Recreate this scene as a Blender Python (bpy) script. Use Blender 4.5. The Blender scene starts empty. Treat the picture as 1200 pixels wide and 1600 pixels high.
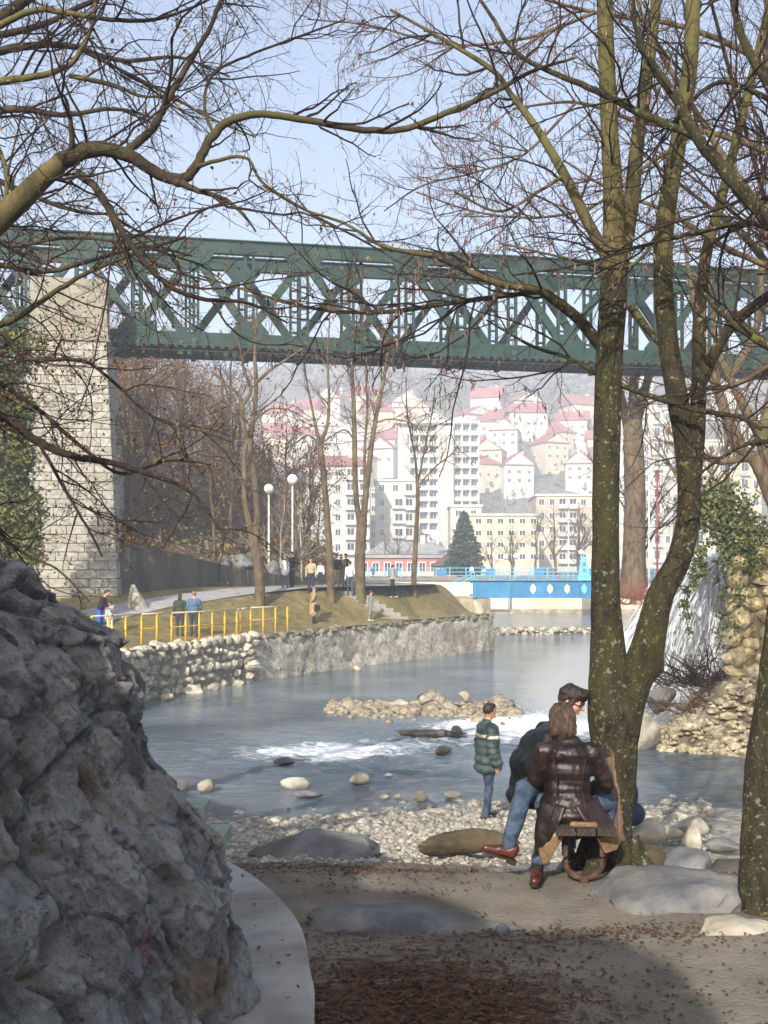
import bpy, bmesh, math, random, time
import numpy as np
from mathutils import Vector, Matrix, Euler, noise

SC = bpy.context.scene
COL = SC.collection

# ------------------------------------------------------------------ camera
F = 1700.0            # focal length in pixels of the 1200 x 1600 photograph
HOR = 909.0           # horizon row in the photograph
CAMZ = 3.9            # eye height above the river surface (z = 0)
cam_d = bpy.data.cameras.new('camera')
cam_d.sensor_fit = 'VERTICAL'
cam_d.sensor_height = 36.0
cam_d.lens = 36.0 * F / 1600.0
cam_d.shift_y = (HOR - 800.0) / 1600.0
cam_d.clip_start = 0.05
cam_d.clip_end = 6000.0
cam = bpy.data.objects.new('camera', cam_d)
COL.objects.link(cam)
cam.location = (0, 0, CAMZ)
cam.rotation_euler = (math.radians(90), 0, 0)
SC.camera = cam

# ------------------------------------------------------------------ light
SUN_EL = math.radians(28)
_az = Vector((-0.30, -0.95))
_az.normalize()
to_sun = Vector((_az.x * math.cos(SUN_EL), _az.y * math.cos(SUN_EL), math.sin(SUN_EL)))
world = bpy.data.worlds.new('World')
SC.world = world
world.use_nodes = True
wn = world.node_tree.nodes
wl = world.node_tree.links
wn.clear()
sky = wn.new('ShaderNodeTexSky')
sky.sky_type = 'NISHITA'
sky.sun_disc = False
sky.sun_elevation = SUN_EL
sky.sun_rotation = math.atan2(to_sun.x, to_sun.y)
sky.altitude = 100
sky.air_density = 1.0
sky.dust_density = 4.5
sky.ozone_density = 2.0
bg = wn.new('ShaderNodeBackground')
bg.inputs['Strength'].default_value = 0.125
wo = wn.new('ShaderNodeOutputWorld')
wl.new(sky.outputs[0], bg.inputs[0])
wl.new(bg.outputs[0], wo.inputs[0])
sun_d = bpy.data.lights.new('sun', 'SUN')
sun_d.energy = 5.0
sun_d.angle = math.radians(0.55)
sun_d.color = (1.0, 0.94, 0.84)
sun = bpy.data.objects.new('sun', sun_d)
COL.objects.link(sun)
sun.rotation_euler = to_sun.to_track_quat('Z', 'Y').to_euler()
sun.location = to_sun * 60
SC.view_settings.view_transform = 'Standard'
SC.view_settings.look = 'None'
SC.view_settings.gamma = 1.0
SC.view_settings.use_curve_mapping = False
SC.view_settings.exposure = 0.95
SC.cycles.use_denoising = True
SC.cycles.max_bounces = 6
SC.cycles.diffuse_bounces = 3
SC.cycles.glossy_bounces = 3
SC.cycles.transmission_bounces = 4
SC.cycles.transparent_max_bounces = 8
SC.cycles.volume_bounces = 1
SC.cycles.use_adaptive_sampling = True
SC.cycles.adaptive_threshold = 0.02

# ------------------------------------------------------------------ helpers
def W(px, py, d):
    """a point of the photograph at distance d metres -> world"""
    return Vector(((px - 600.0) * d / F, d, CAMZ - (py - HOR) * d / F))

def WX(px, d):
    return (px - 600.0) * d / F

def WZ(py, d):
    return CAMZ - (py - HOR) * d / F

def tag(o, label=None, cat=None, group=None, kind=None):
    if label: o['label'] = label
    if cat: o['category'] = cat
    if group: o['group'] = group
    if kind: o['kind'] = kind
    return o

def empty(name, loc=(0, 0, 0), rz=0.0, label=None, cat=None, group=None):
    o = bpy.data.objects.new(name, None)
    COL.objects.link(o)
    o.empty_display_size = 0.2
    o.location = loc
    o.rotation_euler = (0, 0, rz)
    return tag(o, label, cat, group)

def link(name, me, mat=None, parent=None, loc=None, rot=None, scale=None):
    o = bpy.data.objects.new(name, me)
    COL.objects.link(o)
    if mat is not None and len(me.materials) == 0:
        if isinstance(mat, (list, tuple)):
            for m in mat: me.materials.append(m)
        else:
            me.materials.append(mat)
    if parent is not None: o.parent = parent
    if loc is not None: o.location = loc
    if rot is not None: o.rotation_euler = rot
    if scale is not None: o.scale = scale
    return o

def copy_tree(o, parent=None):
    c = o.copy()
    COL.objects.link(c)
    c.parent = parent
    for ch in list(o.children):
        copy_tree(ch, c)
    return c

def mesh_np(name, V, Fq, smooth=False, mi=None):
    """V (n,3), Fq (m,k) arrays or list of faces -> mesh"""
    me = bpy.data.meshes.new(name)
    V = np.asarray(V, dtype=np.float32)
    if isinstance(Fq, np.ndarray):
        k = Fq.shape[1]
        m = Fq.shape[0]
        me.vertices.add(len(V)); me.vertices.foreach_set('co', V.ravel())
        me.loops.add(m * k); me.loops.foreach_set('vertex_index', Fq.astype(np.int32).ravel())
        me.polygons.add(m)
        me.polygons.foreach_set('loop_start', np.arange(0, m * k, k, dtype=np.int32))
        me.update(calc_edges=True)
    else:
        me.from_pydata([tuple(v) for v in V], [], Fq)
    if smooth:
        me.polygons.foreach_set('use_smooth', np.ones(len(me.polygons), dtype=bool))
    if mi is not None:
        me.polygons.foreach_set('material_index', np.asarray(mi, dtype=np.int32))
    me.update()
    return me

class MB:
    """collects boxes, prisms, bars for ONE mesh"""
    def __init__(s):
        s.v = []; s.f = []
    def add(s, vs, fs):
        b = len(s.v)
        s.v += [tuple(v) for v in vs]
        s.f += [tuple(i + b for i in f) for f in fs]
        return s
    def box(s, x0, x1, y0, y1, z0, z1):
        vs = [(x0, y0, z0), (x1, y0, z0), (x1, y1, z0), (x0, y1, z0), (x0, y0, z1), (x1, y0, z1), (x1, y1, z1), (x0, y1, z1)]
        return s.add(vs, [(0, 3, 2, 1), (4, 5, 6, 7), (0, 1, 5, 4), (1, 2, 6, 5), (2, 3, 7, 6), (3, 0, 4, 7)])
    def cbox(s, c, sx, sy, sz, M=None):
        vs = []
        for dz in (-.5, .5):
            for dx, dy in ((-.5, -.5), (.5, -.5), (.5, .5), (-.5, .5)):
                p = Vector((dx * sx, dy * sy, dz * sz))
                if M is not None: p = M @ p
                vs.append(p + Vector(c))
        return s.add(vs, [(0, 3, 2, 1), (4, 5, 6, 7), (0, 1, 5, 4), (1, 2, 6, 5), (2, 3, 7, 6), (3, 0, 4, 7)])
    def bar(s, a, b, w, t, up=(0, 0, 1)):
        """rectangular bar from a to b: w across, t in the direction of `up`"""
        a = Vector(a); b = Vector(b)
        d = (b - a); L = d.length; d.normalize()
        u = Vector(up)
        x = d.cross(u)
        if x.length < 1e-4: x = d.cross(Vector((1, 0, 0)))
        x.normalize(); z = x.cross(d); z.normalize()
        vs = []
        for p in (a, b):
            for i, j in ((-.5, -.5), (.5, -.5), (.5, .5), (-.5, .5)):
                vs.append(p + x * (i * w) + z * (j * t))
        return s.add(vs, [(0, 1, 2, 3), (7, 6, 5, 4), (0, 4, 5, 1), (1, 5, 6, 2), (2, 6, 7, 3), (3, 7, 4, 0)])
    def prism(s, poly, a, b):
        """poly: list of 3D points (planar), extruded by vector a->b difference"""
        off = Vector(b) - Vector(a)
        n = len(poly)
        vs = [Vector(p) for p in poly] + [Vector(p) + off for p in poly]
        fs = [tuple(range(n))[::-1], tuple(range(n, 2 * n))]
        for i in range(n):
            j = (i + 1) % n
            fs.append((i, j, n + j, n + i))
        return s.add(vs, fs)
    def lathe(s, prof, c=(0, 0, 0), n=16):
        """prof: list of (r, z)"""
        vs = []; fs = []
        for r, z in prof:
            for k in range(n):
                a = 2 * math.pi * k / n
                vs.append((c[0] + r * math.cos(a), c[1] + r * math.sin(a), c[2] + z))
        for i in range(len(prof) - 1):
            for k in range(n):
                k2 = (k + 1) % n
                fs.append((i * n + k, i * n + k2, (i + 1) * n + k2, (i + 1) * n + k))
        fs.append(tuple(range(n))[::-1]); m = (len(prof) - 1) * n
        fs.append(tuple(range(m, m + n)))
        return s.add(vs, fs)
    def tube(s, pts, rad, n=8):
        V, Q = tube_np([Vector(p) for p in pts], rad, n)
        s.add([tuple(v) for v in V], [tuple(q) for q in Q])
        m = len(pts)
        b = len(s.v) - m * n
        s.f.append(tuple(b + k for k in range(n))[::-1])
        s.f.append(tuple(b + (m - 1) * n + k for k in range(n)))
        return s
    def mesh(s, name, smooth=False):
        me = bpy.data.meshes.new(name)
        me.from_pydata(s.v, [], s.f)
        if smooth:
            me.polygons.foreach_set('use_smooth', np.ones(len(me.polygons), dtype=bool))
        bm = bmesh.new(); bm.from_mesh(me)
        bmesh.ops.recalc_face_normals(bm, faces=bm.faces)
        bm.to_mesh(me); bm.free()
        me.update()
        return me
    def build(s, name, mat, parent=None, smooth=False, loc=None):
        return link(name, s.mesh(name, smooth), mat, parent, loc)

def tube_np(pts, rad, n):
    P = np.array([tuple(p) for p in pts], dtype=float)
    m = len(P)
    if np.isscalar(rad): rad = [rad] * m
    T = np.gradient(P, axis=0)
    T /= np.linalg.norm(T, axis=1)[:, None] + 1e-9
    ref = np.array([0., 0., 1.])
    if abs(T.mean(0)[2]) > .8: ref = np.array([1., 0., 0.])
    X = np.cross(T, ref); X /= np.linalg.norm(X, axis=1)[:, None] + 1e-9
    Y = np.cross(T, X)
    a = 2 * np.pi * np.arange(n) / n
    V = P[:, None, :] + (X[:, None, :] * np.cos(a)[None, :, None] + Y[:, None, :] * np.sin(a)[None, :, None]) * np.asarray(rad)[:, None, None]
    i = np.arange(m - 1)[:, None]; k = np.arange(n)[None, :]; k2 = (k + 1) % n
    Q = np.stack([i * n + k, i * n + k2, (i + 1) * n + k2, (i + 1) * n + k], -1).reshape(-1, 4)
    return V.reshape(-1, 3), Q

def catmull(pts, n):
    P = np.array([tuple(p) for p in pts], dtype=float)
    P = np.vstack([2 * P[0] - P[1], P, 2 * P[-1] - P[-2]])
    m = len(P) - 3
    out = []
    for t in np.linspace(0, m - 1e-6, n):
        i = int(t); u = t - i
        p0, p1, p2, p3 = P[i:i + 4]
        out.append(.5 * ((2 * p1) + (-p0 + p2) * u + (2 * p0 - 5 * p1 + 4 * p2 - p3) * u * u + (-p0 + 3 * p1 - 3 * p2 + p3) * u ** 3))
    return np.array(out)

# ------------------------------------------------------------------ materials
_M = {}
def gm(name, c1, c2, scale=5.0, rough=.85, bump=0.0, bscale=None, c3=None, s3=1.0, a3=.5, spec=.3, metal=0.0,
       randv=0.0, stretch=None, detail=6.0, pos=(.35, .65), coat=0.0, world=False, bdist=.02):
    """two-tone noise material (plus a third tone in larger patches)"""
    if name in _M: return _M[name]
    m = bpy.data.materials.new(name); m.use_nodes = True
    nt = m.node_tree; N = nt.nodes; L = nt.links
    N.clear()
    out = N.new('ShaderNodeOutputMaterial'); p = N.new('ShaderNodeBsdfPrincipled')
    L.new(p.outputs[0], out.inputs[0])
    if world:
        g = N.new('ShaderNodeNewGeometry'); vec = g.outputs['Position']
    else:
        g = N.new('ShaderNodeTexCoord'); vec = g.outputs['Object']
    if stretch:
        mp = N.new('ShaderNodeMapping'); mp.inputs['Scale'].default_value = stretch
        L.new(vec, mp.inputs[0]); vec = mp.outputs[0]
    if randv:
        oi = N.new('ShaderNodeObjectInfo')
        ad = N.new('ShaderNodeVectorMath'); ad.operation = 'ADD'
        ml = N.new('ShaderNodeVectorMath'); ml.operation = 'SCALE'; ml.inputs[0].default_value = (37., 21., 13.)
        L.new(oi.outputs['Random'], ml.inputs['Scale'])
        L.new(vec, ad.inputs[0]); L.new(ml.outputs[0], ad.inputs[1]); vec = ad.outputs[0]
    n1 = N.new('ShaderNodeTexNoise'); n1.inputs['Scale'].default_value = scale; n1.inputs['Detail'].default_value = detail
    n1.inputs['Roughness'].default_value = .62
    L.new(vec, n1.inputs['Vector'])
    cr = N.new('ShaderNodeValToRGB')
    cr.color_ramp.elements[0].position = pos[0]; cr.color_ramp.elements[1].position = pos[1]
    cr.color_ramp.elements[0].color = (*c1, 1); cr.color_ramp.elements[1].color = (*c2, 1)
    L.new(n1.outputs['Fac'], cr.inputs[0])
    col = cr.outputs[0]
    if c3 is not None:
        n2 = N.new('ShaderNodeTexNoise'); n2.inputs['Scale'].default_value = s3; n2.inputs['Detail'].default_value = 5
        L.new(vec, n2.inputs['Vector'])
        r2 = N.new('ShaderNodeMapRange'); r2.inputs['From Min'].default_value = .48; r2.inputs['From Max'].default_value = .62
        r2.inputs['To Max'].default_value = a3
        L.new(n2.outputs['Fac'], r2.inputs[0])
        mx = N.new('ShaderNodeMix'); mx.data_type = 'RGBA'
        L.new(r2.outputs[0], mx.inputs[0]); L.new(col, mx.inputs[6]); mx.inputs[7].default_value = (*c3, 1)
        col = mx.outputs[2]
    if randv:
        hs = N.new('ShaderNodeHueSaturation')
        mr = N.new('ShaderNodeMapRange'); mr.inputs['To Min'].default_value = 1 - randv; mr.inputs['To Max'].default_value = 1 + randv
        L.new(oi.outputs['Random'], mr.inputs[0]); L.new(mr.outputs[0], hs.inputs['Value'])
        L.new(col, hs.inputs['Color']); col = hs.outputs[0]
    L.new(col, p.inputs['Base Color'])
    p.inputs['Roughness'].default_value = rough
    p.inputs['Specular IOR Level'].default_value = spec
    p.inputs['Metallic'].default_value = metal
    if coat: p.inputs['Coat Weight'].default_value = coat; p.inputs['Coat Roughness'].default_value = .25
    if bump:
        nb = N.new('ShaderNodeTexNoise'); nb.inputs['Scale'].default_value = bscale or scale * 3; nb.inputs['Detail'].default_value = 8
        nb.inputs['Roughness'].default_value = .65
        L.new(vec, nb.inputs['Vector'])
        b = N.new('ShaderNodeBump'); b.inputs['Strength'].default_value = bump; b.inputs['Distance'].default_value = bdist
        L.new(nb.outputs['Fac'], b.inputs['Height']); L.new(b.outputs[0], p.inputs['Normal'])
    _M[name] = m
    return m

def hx(s):
    """sRGB hex -> linear"""
    r = [int(s[i:i + 2], 16) / 255 for i in (0, 2, 4)]
    return tuple(c / 12.92 if c <= .04045 else ((c + .055) / 1.055) ** 2.4 for c in r)

def displace(me, f):
    """move every vertex along its normal by f(co)"""
    n = len(me.vertices); C = np.empty(n * 3); N = np.empty(n * 3)
    me.vertices.foreach_get('co', C); me.vertices.foreach_get('normal', N)
    C = C.reshape(-1, 3); N = N.reshape(-1, 3)
    D = np.array([f(Vector(c)) for c in C])
    me.vertices.foreach_set('co', (C + N * D[:, None]).ravel()); me.update()

# ------------------------------------------------------------------ rocks
def rock_mesh(name, seed, size=(1, 1, 1), sub=3, planes=14, rough=.06, flat=.0, nscale=2.2):
    rng = np.random.default_rng(seed)
    bm = bmesh.new()
    bmesh.ops.create_icosphere(bm, subdivisions=sub, radius=1)
    D = rng.normal(size=(planes, 3)); D /= np.linalg.norm(D, axis=1)[:, None]
    off = rng.uniform(.62, .95, planes)
    if flat:
        D = np.vstack([D, [[0, 0, 1]]]); off = np.append(off, flat)
    for v in bm.verts:
        d = np.array(v.co.normalized())
        dot = D @ d
        k = dot > 1e-3
        r = min(1.0, (off[k] / dot[k]).min()) if k.any() else 1.0
        n = noise.fractal(Vector(d * nscale) + Vector((seed * 3.1, 0, 0)), 1.0, 2.0, 4)
        r *= 1 + rough * n + rough * .45 * noise.fractal(Vector(d * nscale * 4.5) + Vector((0, seed * 1.7, 0)), .8, 2.1, 4)
        v.co = Vector(d * r)
        v.co.x *= size[0]; v.co.y *= size[1]; v.co.z *= size[2]
    me = bpy.data.meshes.new(name)
    bm.to_mesh(me); bm.free()
    return me

def hull_rock(name, seed, size, planes=14, rough=.07, flat=0.0, cuts=4):
    """angular rock: convex hull of scattered points, facets subdivided, edges a little worn"""
    rng = np.random.default_rng(seed)
    n = planes + 8
    D = rng.normal(size=(n, 3)); D /= np.linalg.norm(D, axis=1)[:, None]
    D *= rng.uniform(.86, 1.12, n)[:, None]
    if flat: D[:, 2] = np.minimum(D[:, 2], flat + rng.uniform(-.06, .06, n))
    bm = bmesh.new()
    for d in D: bm.verts.new(d)
    r = bmesh.ops.convex_hull(bm, input=bm.verts[:])
    bmesh.ops.delete(bm, geom=list({g for g in r['geom_interior'] + r['geom_unused'] if isinstance(g, bmesh.types.BMVert)}), context='VERTS')
    bmesh.ops.subdivide_edges(bm, edges=bm.edges[:], cuts=cuts, use_grid_fill=True)
    for _ in range(3): bmesh.ops.smooth_vert(bm, verts=bm.verts[:], factor=.5, use_axis_x=True, use_axis_y=True, use_axis_z=True)
    bm.normal_update()
    off = [v.normal.copy() for v in bm.verts]
    for v, nn in zip(bm.verts, off):
        q = v.co + Vector((seed * 1.3, 0, 0))
        v.co += nn * (rough * .8 * noise.fractal(q * 1.6, 1, 2, 4) + rough * .45 * noise.fractal(q * 6, .8, 2.1, 4))
    for v in bm.verts: v.co = Vector((v.co.x * size[0], v.co.y * size[1], v.co.z * size[2]))
    bmesh.ops.recalc_face_normals(bm, faces=bm.faces)
    me = bpy.data.meshes.new(name); bm.to_mesh(me); bm.free()
    me.polygons.foreach_set('use_smooth', np.ones(len(me.polygons), dtype=bool))
    me.set_sharp_from_angle(angle=math.radians(38))
    return me

# ------------------------------------------------------------------ trees
def batch_tubes(brs, sides):
    """many tubes (pts (k,3), rad (k,)) -> one V, Q ; grouped by k for speed"""
    groups = {}
    for p, r in brs:
        groups.setdefault(len(p), []).append((p, r))
    Vs = []; Qs = []; base = 0
    a = 2 * np.pi * np.arange(sides) / sides
    for m, lst in groups.items():
        P = np.array([p for p, _ in lst]); R = np.array([r for _, r in lst])
        T = np.gradient(P, axis=1)
        T /= np.linalg.norm(T, axis=2)[..., None] + 1e-9
        mt = np.abs(T.mean(1)[:, 2]) > .75
        ref = np.where(mt[:, None], np.array([[1., 0.13, 0.]]), np.array([[0., 0.1, 1.]]))
        X = np.cross(T, ref[:, None, :]); X /= np.linalg.norm(X, axis=2)[..., None] + 1e-9
        Y = np.cross(T, X)
        V = P[:, :, None, :] + (X[:, :, None, :] * np.cos(a)[None, None, :, None] + Y[:, :, None, :] * np.sin(a)[None, None, :, None]) * R[:, :, None, None]
        B = len(lst)
        b = np.arange(B)[:, None, None] * (m * sides)
        i = np.arange(m - 1)[None, :, None]; k = np.arange(sides)[None, None, :]; k2 = (k + 1) % sides
        Q = np.stack([b + i * sides + k, b + i * sides + k2, b + (i + 1) * sides + k2, b + (i + 1) * sides + k], -1).reshape(-1, 4) + base
        Vs.append(V.reshape(-1, 3)); Qs.append(Q); base += B * m * sides
    if not Vs: return np.zeros((0, 3)), np.zeros((0, 4), int)
    return np.vstack(Vs), np.vstack(Qs)

def sprout(rng, P, R, lv, cfg, out):
    """cfg[lv] = (per metre, length, segs, wobble, up, max radius, t0)"""
    if lv >= len(cfg): return
    dens, ln, segs, wob, up, rmax, t0 = cfg[lv]
    seg = np.linalg.norm(np.diff(P, axis=0), axis=1)
    cum = np.concatenate([[0], np.cumsum(seg)]); L = cum[-1]
    n = int(dens * L * (1 - t0) + rng.random())
    if lv > 0 and n < 2 and dens > 0: n = int(rng.integers(1, 3))
    for _ in range(n):
        t = t0 + (1 - t0) * rng.random()
        s = t * L
        i = min(int(np.searchsorted(cum, s)) - 1, len(seg) - 1); i = max(i, 0)
        u = (s - cum[i]) / (seg[i] + 1e-9)
        pos = P[i] + (P[i + 1] - P[i]) * u
        rp = R[i] + (R[i + 1] - R[i]) * u
        tan = (P[i + 1] - P[i]) / (seg[i] + 1e-9)
        q = rng.normal(size=3); q -= tan * (q @ tan); q /= np.linalg.norm(q) + 1e-9
        ang = rng.uniform(.45, 1.15)
        d = tan * math.cos(ang) + q * math.sin(ang)
        l = ln * rng.uniform(.45, 1.15) * (1.15 - .55 * t)
        r0 = min(rp * .65, rmax * rng.uniform(.75, 1.1))
        pts = np.empty((segs + 1, 3)); pts[0] = pos
        W_ = rng.normal(size=(segs, 3)) * wob
        for k in range(segs):
            d = d + W_[k]; d[2] += up
            d = d / math.sqrt(d @ d)
            pts[k + 1] = pts[k] + d * (l / segs)
        rad = r0 * (1 - .62 * np.linspace(0, 1, segs + 1))
        out[lv].append((pts, rad))
        sprout(rng, pts, rad, lv + 1, cfg, out)

root_trunk = {}
def tree_thing(name, label, guides, cfg, seed, bark, twigmat, group=None, sides=9, base=None, wob=.02, extra=None, cat='tree', t0s=None, keep=None, dens=5):
    """guides: list of (pts world, radii) limbs; the first is the trunk. trunk and limbs = one bark mesh, twigs = crown"""
    rng = np.random.default_rng(seed)
    out = [[] for _ in cfg]
    limbs = []
    for gi, (pts, rad) in enumerate(guides):
        n = max(6, len(pts) * dens)
        P = catmull(pts, n)
        R = np.interp(np.linspace(0, 1, n), np.linspace(0, 1, len(rad)), rad)
        P = P + rng.normal(size=P.shape) * (np.minimum(R, .03)[:, None] * wob * 6)
        limbs.append((P, R))
        c = list(cfg)
        if t0s and t0s.get(gi) is not None:
            c[0] = tuple(list(c[0][:6]) + [t0s[gi]])
        if not (t0s and t0s.get(gi, 0) == 1): sprout(rng, P, R, 0, c, out)
    b = base if base is not None else limbs[0][0][0]
    b = np.asarray(tuple(b))
    root = empty(name, tuple(b), 0, label, cat, group)
    V, Q = batch_tubes(limbs, sides)
    # irregular bark surface
    o = link('trunk', mesh_np('trunk', V - b, Q, True), bark, root)
    lim = []; tw = []
    for lv, lst in enumerate(out):
        (lim if lv == 0 else tw).extend(lst)
    if lim:
        V, Q = batch_tubes(lim, 5)
        V2, Q2 = batch_tubes(tw, 3)
        link('crown', mesh_np('crown', np.vstack([V, V2]) - b, np.vstack([Q, Q2 + len(V)]), True), twigmat, root)
    root_trunk[root.name] = o
    return root, out, b

def leaf_cloud(name, pts, size, rng, mat, parent, b, kind=None, aspect=1.6, hang=0.0):
    """small two-triangle leaves at points"""
    P = np.asarray(pts) - b
    n = len(P)
    A = rng.normal(size=(n, 3)); A[:, 2] -= hang * 2; A /= np.linalg.norm(A, axis=1)[:, None]
    Bv = rng.normal(size=(n, 3)); Bv -= A * (A * Bv).sum(1)[:, None]; Bv /= np.linalg.norm(Bv, axis=1)[:, None]
    C = np.cross(A, Bv)
    s = size * rng.uniform(.6, 1.3, n)[:, None]
    a = A * s * aspect * .5; w = Bv * s * .5; c = C * s * .12
    V = np.stack([P - a, P + w + c, P + a, P - w + c], 1).reshape(-1, 3)
    Q = np.arange(n * 4).reshape(n, 4)
    o = link(name, mesh_np(name, V, Q), mat, parent)
    if kind: o['kind'] = kind
    return o
# ================================================================== materials used widely
def add_specks(m, specs):
    """specs: (scale, threshold, colour, strength, voronoi?) layered over the base colour"""
    nt = m.node_tree; N = nt.nodes; L = nt.links
    p = [n for n in N if n.type == 'BSDF_PRINCIPLED'][0]
    tc = N.new('ShaderNodeTexCoord')
    for sc, th, c, st in specs:
        src = p.inputs['Base Color'].links[0].from_socket
        n = N.new('ShaderNodeTexNoise'); n.inputs['Scale'].default_value = sc; n.inputs['Detail'].default_value = 3; n.inputs['Roughness'].default_value = .55
        L.new(tc.outputs['Object'], n.inputs[0])
        r = N.new('ShaderNodeMapRange'); r.inputs['From Min'].default_value = th; r.inputs['From Max'].default_value = th + .05; r.inputs['To Max'].default_value = st
        L.new(n.outputs['Fac'], r.inputs[0])
        mx = N.new('ShaderNodeMix'); mx.data_type = 'RGBA'; L.new(r.outputs[0], mx.inputs[0]); L.new(src, mx.inputs[6]); mx.inputs[7].default_value = (*c, 1)
        L.new(mx.outputs[2], p.inputs['Base Color'])
    return m
M_bark = gm('bark_mossy', hx('221e15'), hx('443c28'), 16, .92, 1.0, 38, c3=hx('43421f'), s3=2.6, a3=.6, stretch=(1, 1, .45), bdist=.035)
add_specks(M_bark, [(22, .62, hx('7d8070'), .8), (55, .64, hx('8a8a78'), .7), (9, .66, hx('6a6a20'), .8), (3.0, .62, hx('3a2f22'), .6)])
M_bark_hi = gm('bark_young_sunlit', hx('3f3922'), hx('665c3a'), 10, .9, .7, 34, c3=hx('5b5a30'), s3=1.2, a3=.7, stretch=(1, 1, .3), bdist=.015)  # young bark tone, brightened to carry the sunlight on lit limbs
M_bark_dark = gm('bark_dark', hx('1e1815'), hx('3d3026'), 8, .9, .8, 26, c3=hx('5b5634'), s3=.8, a3=.6, bdist=.02)
M_bark_tan = gm('bark_tan', hx('3d3226'), hx('6f5f47'), 5, .9, .6, 14, c3=hx('6d6a45'), s3=.6, a3=.5, stretch=(1, 1, .4), bdist=.04)
M_twig = gm('twig_dark', hx('1c1513'), hx('3b2d25'), 6, .9)
M_twig_br = gm('twig_brown', hx('36291f'), hx('6b523c'), 3, .9, randv=.15)
M_twig_pale = gm('twig_pale', hx('77695a'), hx('b5a794'), 2, .9)
M_leaf_dry = gm('leaf_dry', hx('503620'), hx('8f6c42'), 12, .8, randv=.1)
M_catkin = gm('catkin', hx('664a3e'), hx('92756a'), 12, .85)
M_conc = gm('concrete_grey', hx('8a867c'), hx('b0aba0'), 3, .9, .35, 40, c3=hx('77746c'), s3=.7, a3=.5)
M_soil = None

# ------------------------------------------------------------------ ground profiles
def sstep(a, b, x):
    t = min(1.0, max(0.0, (x - a) / (b - a)))
    return t * t * (3 - 2 * t)

_NY = [-12, 2, 6.6, 7.6, 8.6, 9.5, 11, 13, 15, 17.5, 19.5, 21.5, 24]
_NZ = [1.75, 1.72, 1.70, 1.68, 1.60, 1.42, 1.08, .68, .36, .07, -.10, -.35, -.8]
def near_z(x, y):
    yy = y + .35 * noise.noise(Vector((x * .35, y * .2, 3))) + (0.9 * sstep(.5, -2.5, x) if y > 15 else 0)
    yy -= 1.6 * sstep(0.5, 4.5, x) * sstep(10, 15, y)
    if x > 2.2: yy += 1.2 * sstep(2.2, 4.5, x)
    z = float(np.interp(yy, _NY, _NZ))
    z += .035 * noise.fractal(Vector((x * .9, y * .9, 0)), 1, 2, 3) * (1 if y < 12 else .6)
    z += .05 * math.exp(-((x - 1.7) ** 2 / 1.2 + (y - 7.9) ** 2 / .8))
    return z

# left bank: river wall line (foot), profile by distance t behind it
WALL = [(-10.5, 20), (-8.3, 28), (-7.75, 36.6), (-5.35, 42.2), (-1.46, 49.8), (3.0, 57), (6.25, 62.5), (5.6, 67), (2.5, 85), (-2, 120), (-4, 134.6)]
NRM = Vector((-.88, .475, 0)).normalized()
_wy = [p[1] for p in WALL]; _wx = [p[0] for p in WALL]
def wall_x(y): return float(np.interp(y, _wy, _wx))
def wall_t(x, y):
    """distance behind the river wall along NRM"""
    lo, hi = -30.0, 150.0
    f = lambda t: (x - NRM.x * t) - wall_x(y - NRM.y * t)
    a = 0.0
    # f increases with t ; solve f = 0
    for _ in range(40):
        m = .5 * (lo + hi)
        if f(m) > 0: hi = m
        else: lo = m
    return .5 * (lo + hi)
def path_z(y): return float(np.interp(y, [30, 38, 42, 47, 50, 53, 57, 62, 80, 135], [1.7, 1.75, 1.85, 2.8, 3.25, 3.58, 3.68, 3.74, 3.8, 4.1]))
def t_hill(y): return float(np.interp(y, [20, 36, 48.9, 50.8, 53, 56, 65, 80, 95, 120, 140], [14, 15, 15.5, 10.3, 9.6, 8.9, 9.2, 9.2, 9.5, 14, 20]))
def ret_h(y): return float(np.interp(y, [30, 44, 50, 53, 56, 60, 70], [2.2, 2.3, 2.3, 1.6, .8, .35, .2]))
def left_z(x, y, t=None):
    if t is None: t = wall_t(x, y)
    top = 1.75 + .3 * sstep(40, 62, y)
    te = float(np.interp(y, [36, 44, 48, 56, 62], [6.0, 5.6, 5.2, 3.6, 3.4]))
    z = top + (path_z(y) - top) * sstep(.9, te, t)
    th = t_hill(y)
    if t > th:
        u = t - th
        z = path_z(y) + ret_h(y) * sstep(0, .12, u)
        hill = 26 * (1 - math.exp(-u * .72 / 26)) * (1 - sstep(92, 135, y) * .75)
        z += hill + sstep(0, 6, u) * (1.1 * noise.fractal(Vector((x * .12, y * .12, 7)), 1, 2, 4))
    z += .05 * noise.noise(Vector((x * .5, y * .5, 1)))
    return z

# right bank edge
REDGE = [(40, 18.5), (17, 21.3), (8.6, 23.7), (5.9, 24.5), (6.2, 27.2), (8.9, 29.4), (9.5, 31), (10.2, 36), (12.5, 48), (14.8, 60), (19, 72), (30, 134.6)]
def right_pt_z(i, t, x, y):
    if y < 30.5 or i < 4:
        z = 1.75 * sstep(0, 3.4, t) + .25 * noise.fractal(Vector((x * .7, y * .7, 2)), 1, 2, 4) * sstep(0, .8, t) - .25
        z += 2.9 * sstep(3.9, 4.6, t)
    elif y < 47:
        z = -.3 + 4.9 * sstep(.25, .9, t)
    else:
        z = -.3 + 3.6 * sstep(0, 5.5, t) + .3 * noise.noise(Vector((x * .3, y * .3, 2)))
    return z

def far_z(x, y):
    z = 4.25 + 3.5 * sstep(150, 330, y)
    u = max(0.0, y - 330)
    h = 112 * (1 - math.exp(-u / 95.0)) * sstep(0, 90, u)
    z += h * (1 + .14 * noise.fractal(Vector((x * .0035, y * .0035, 4)), 1, 2, 4))
    return z

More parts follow.
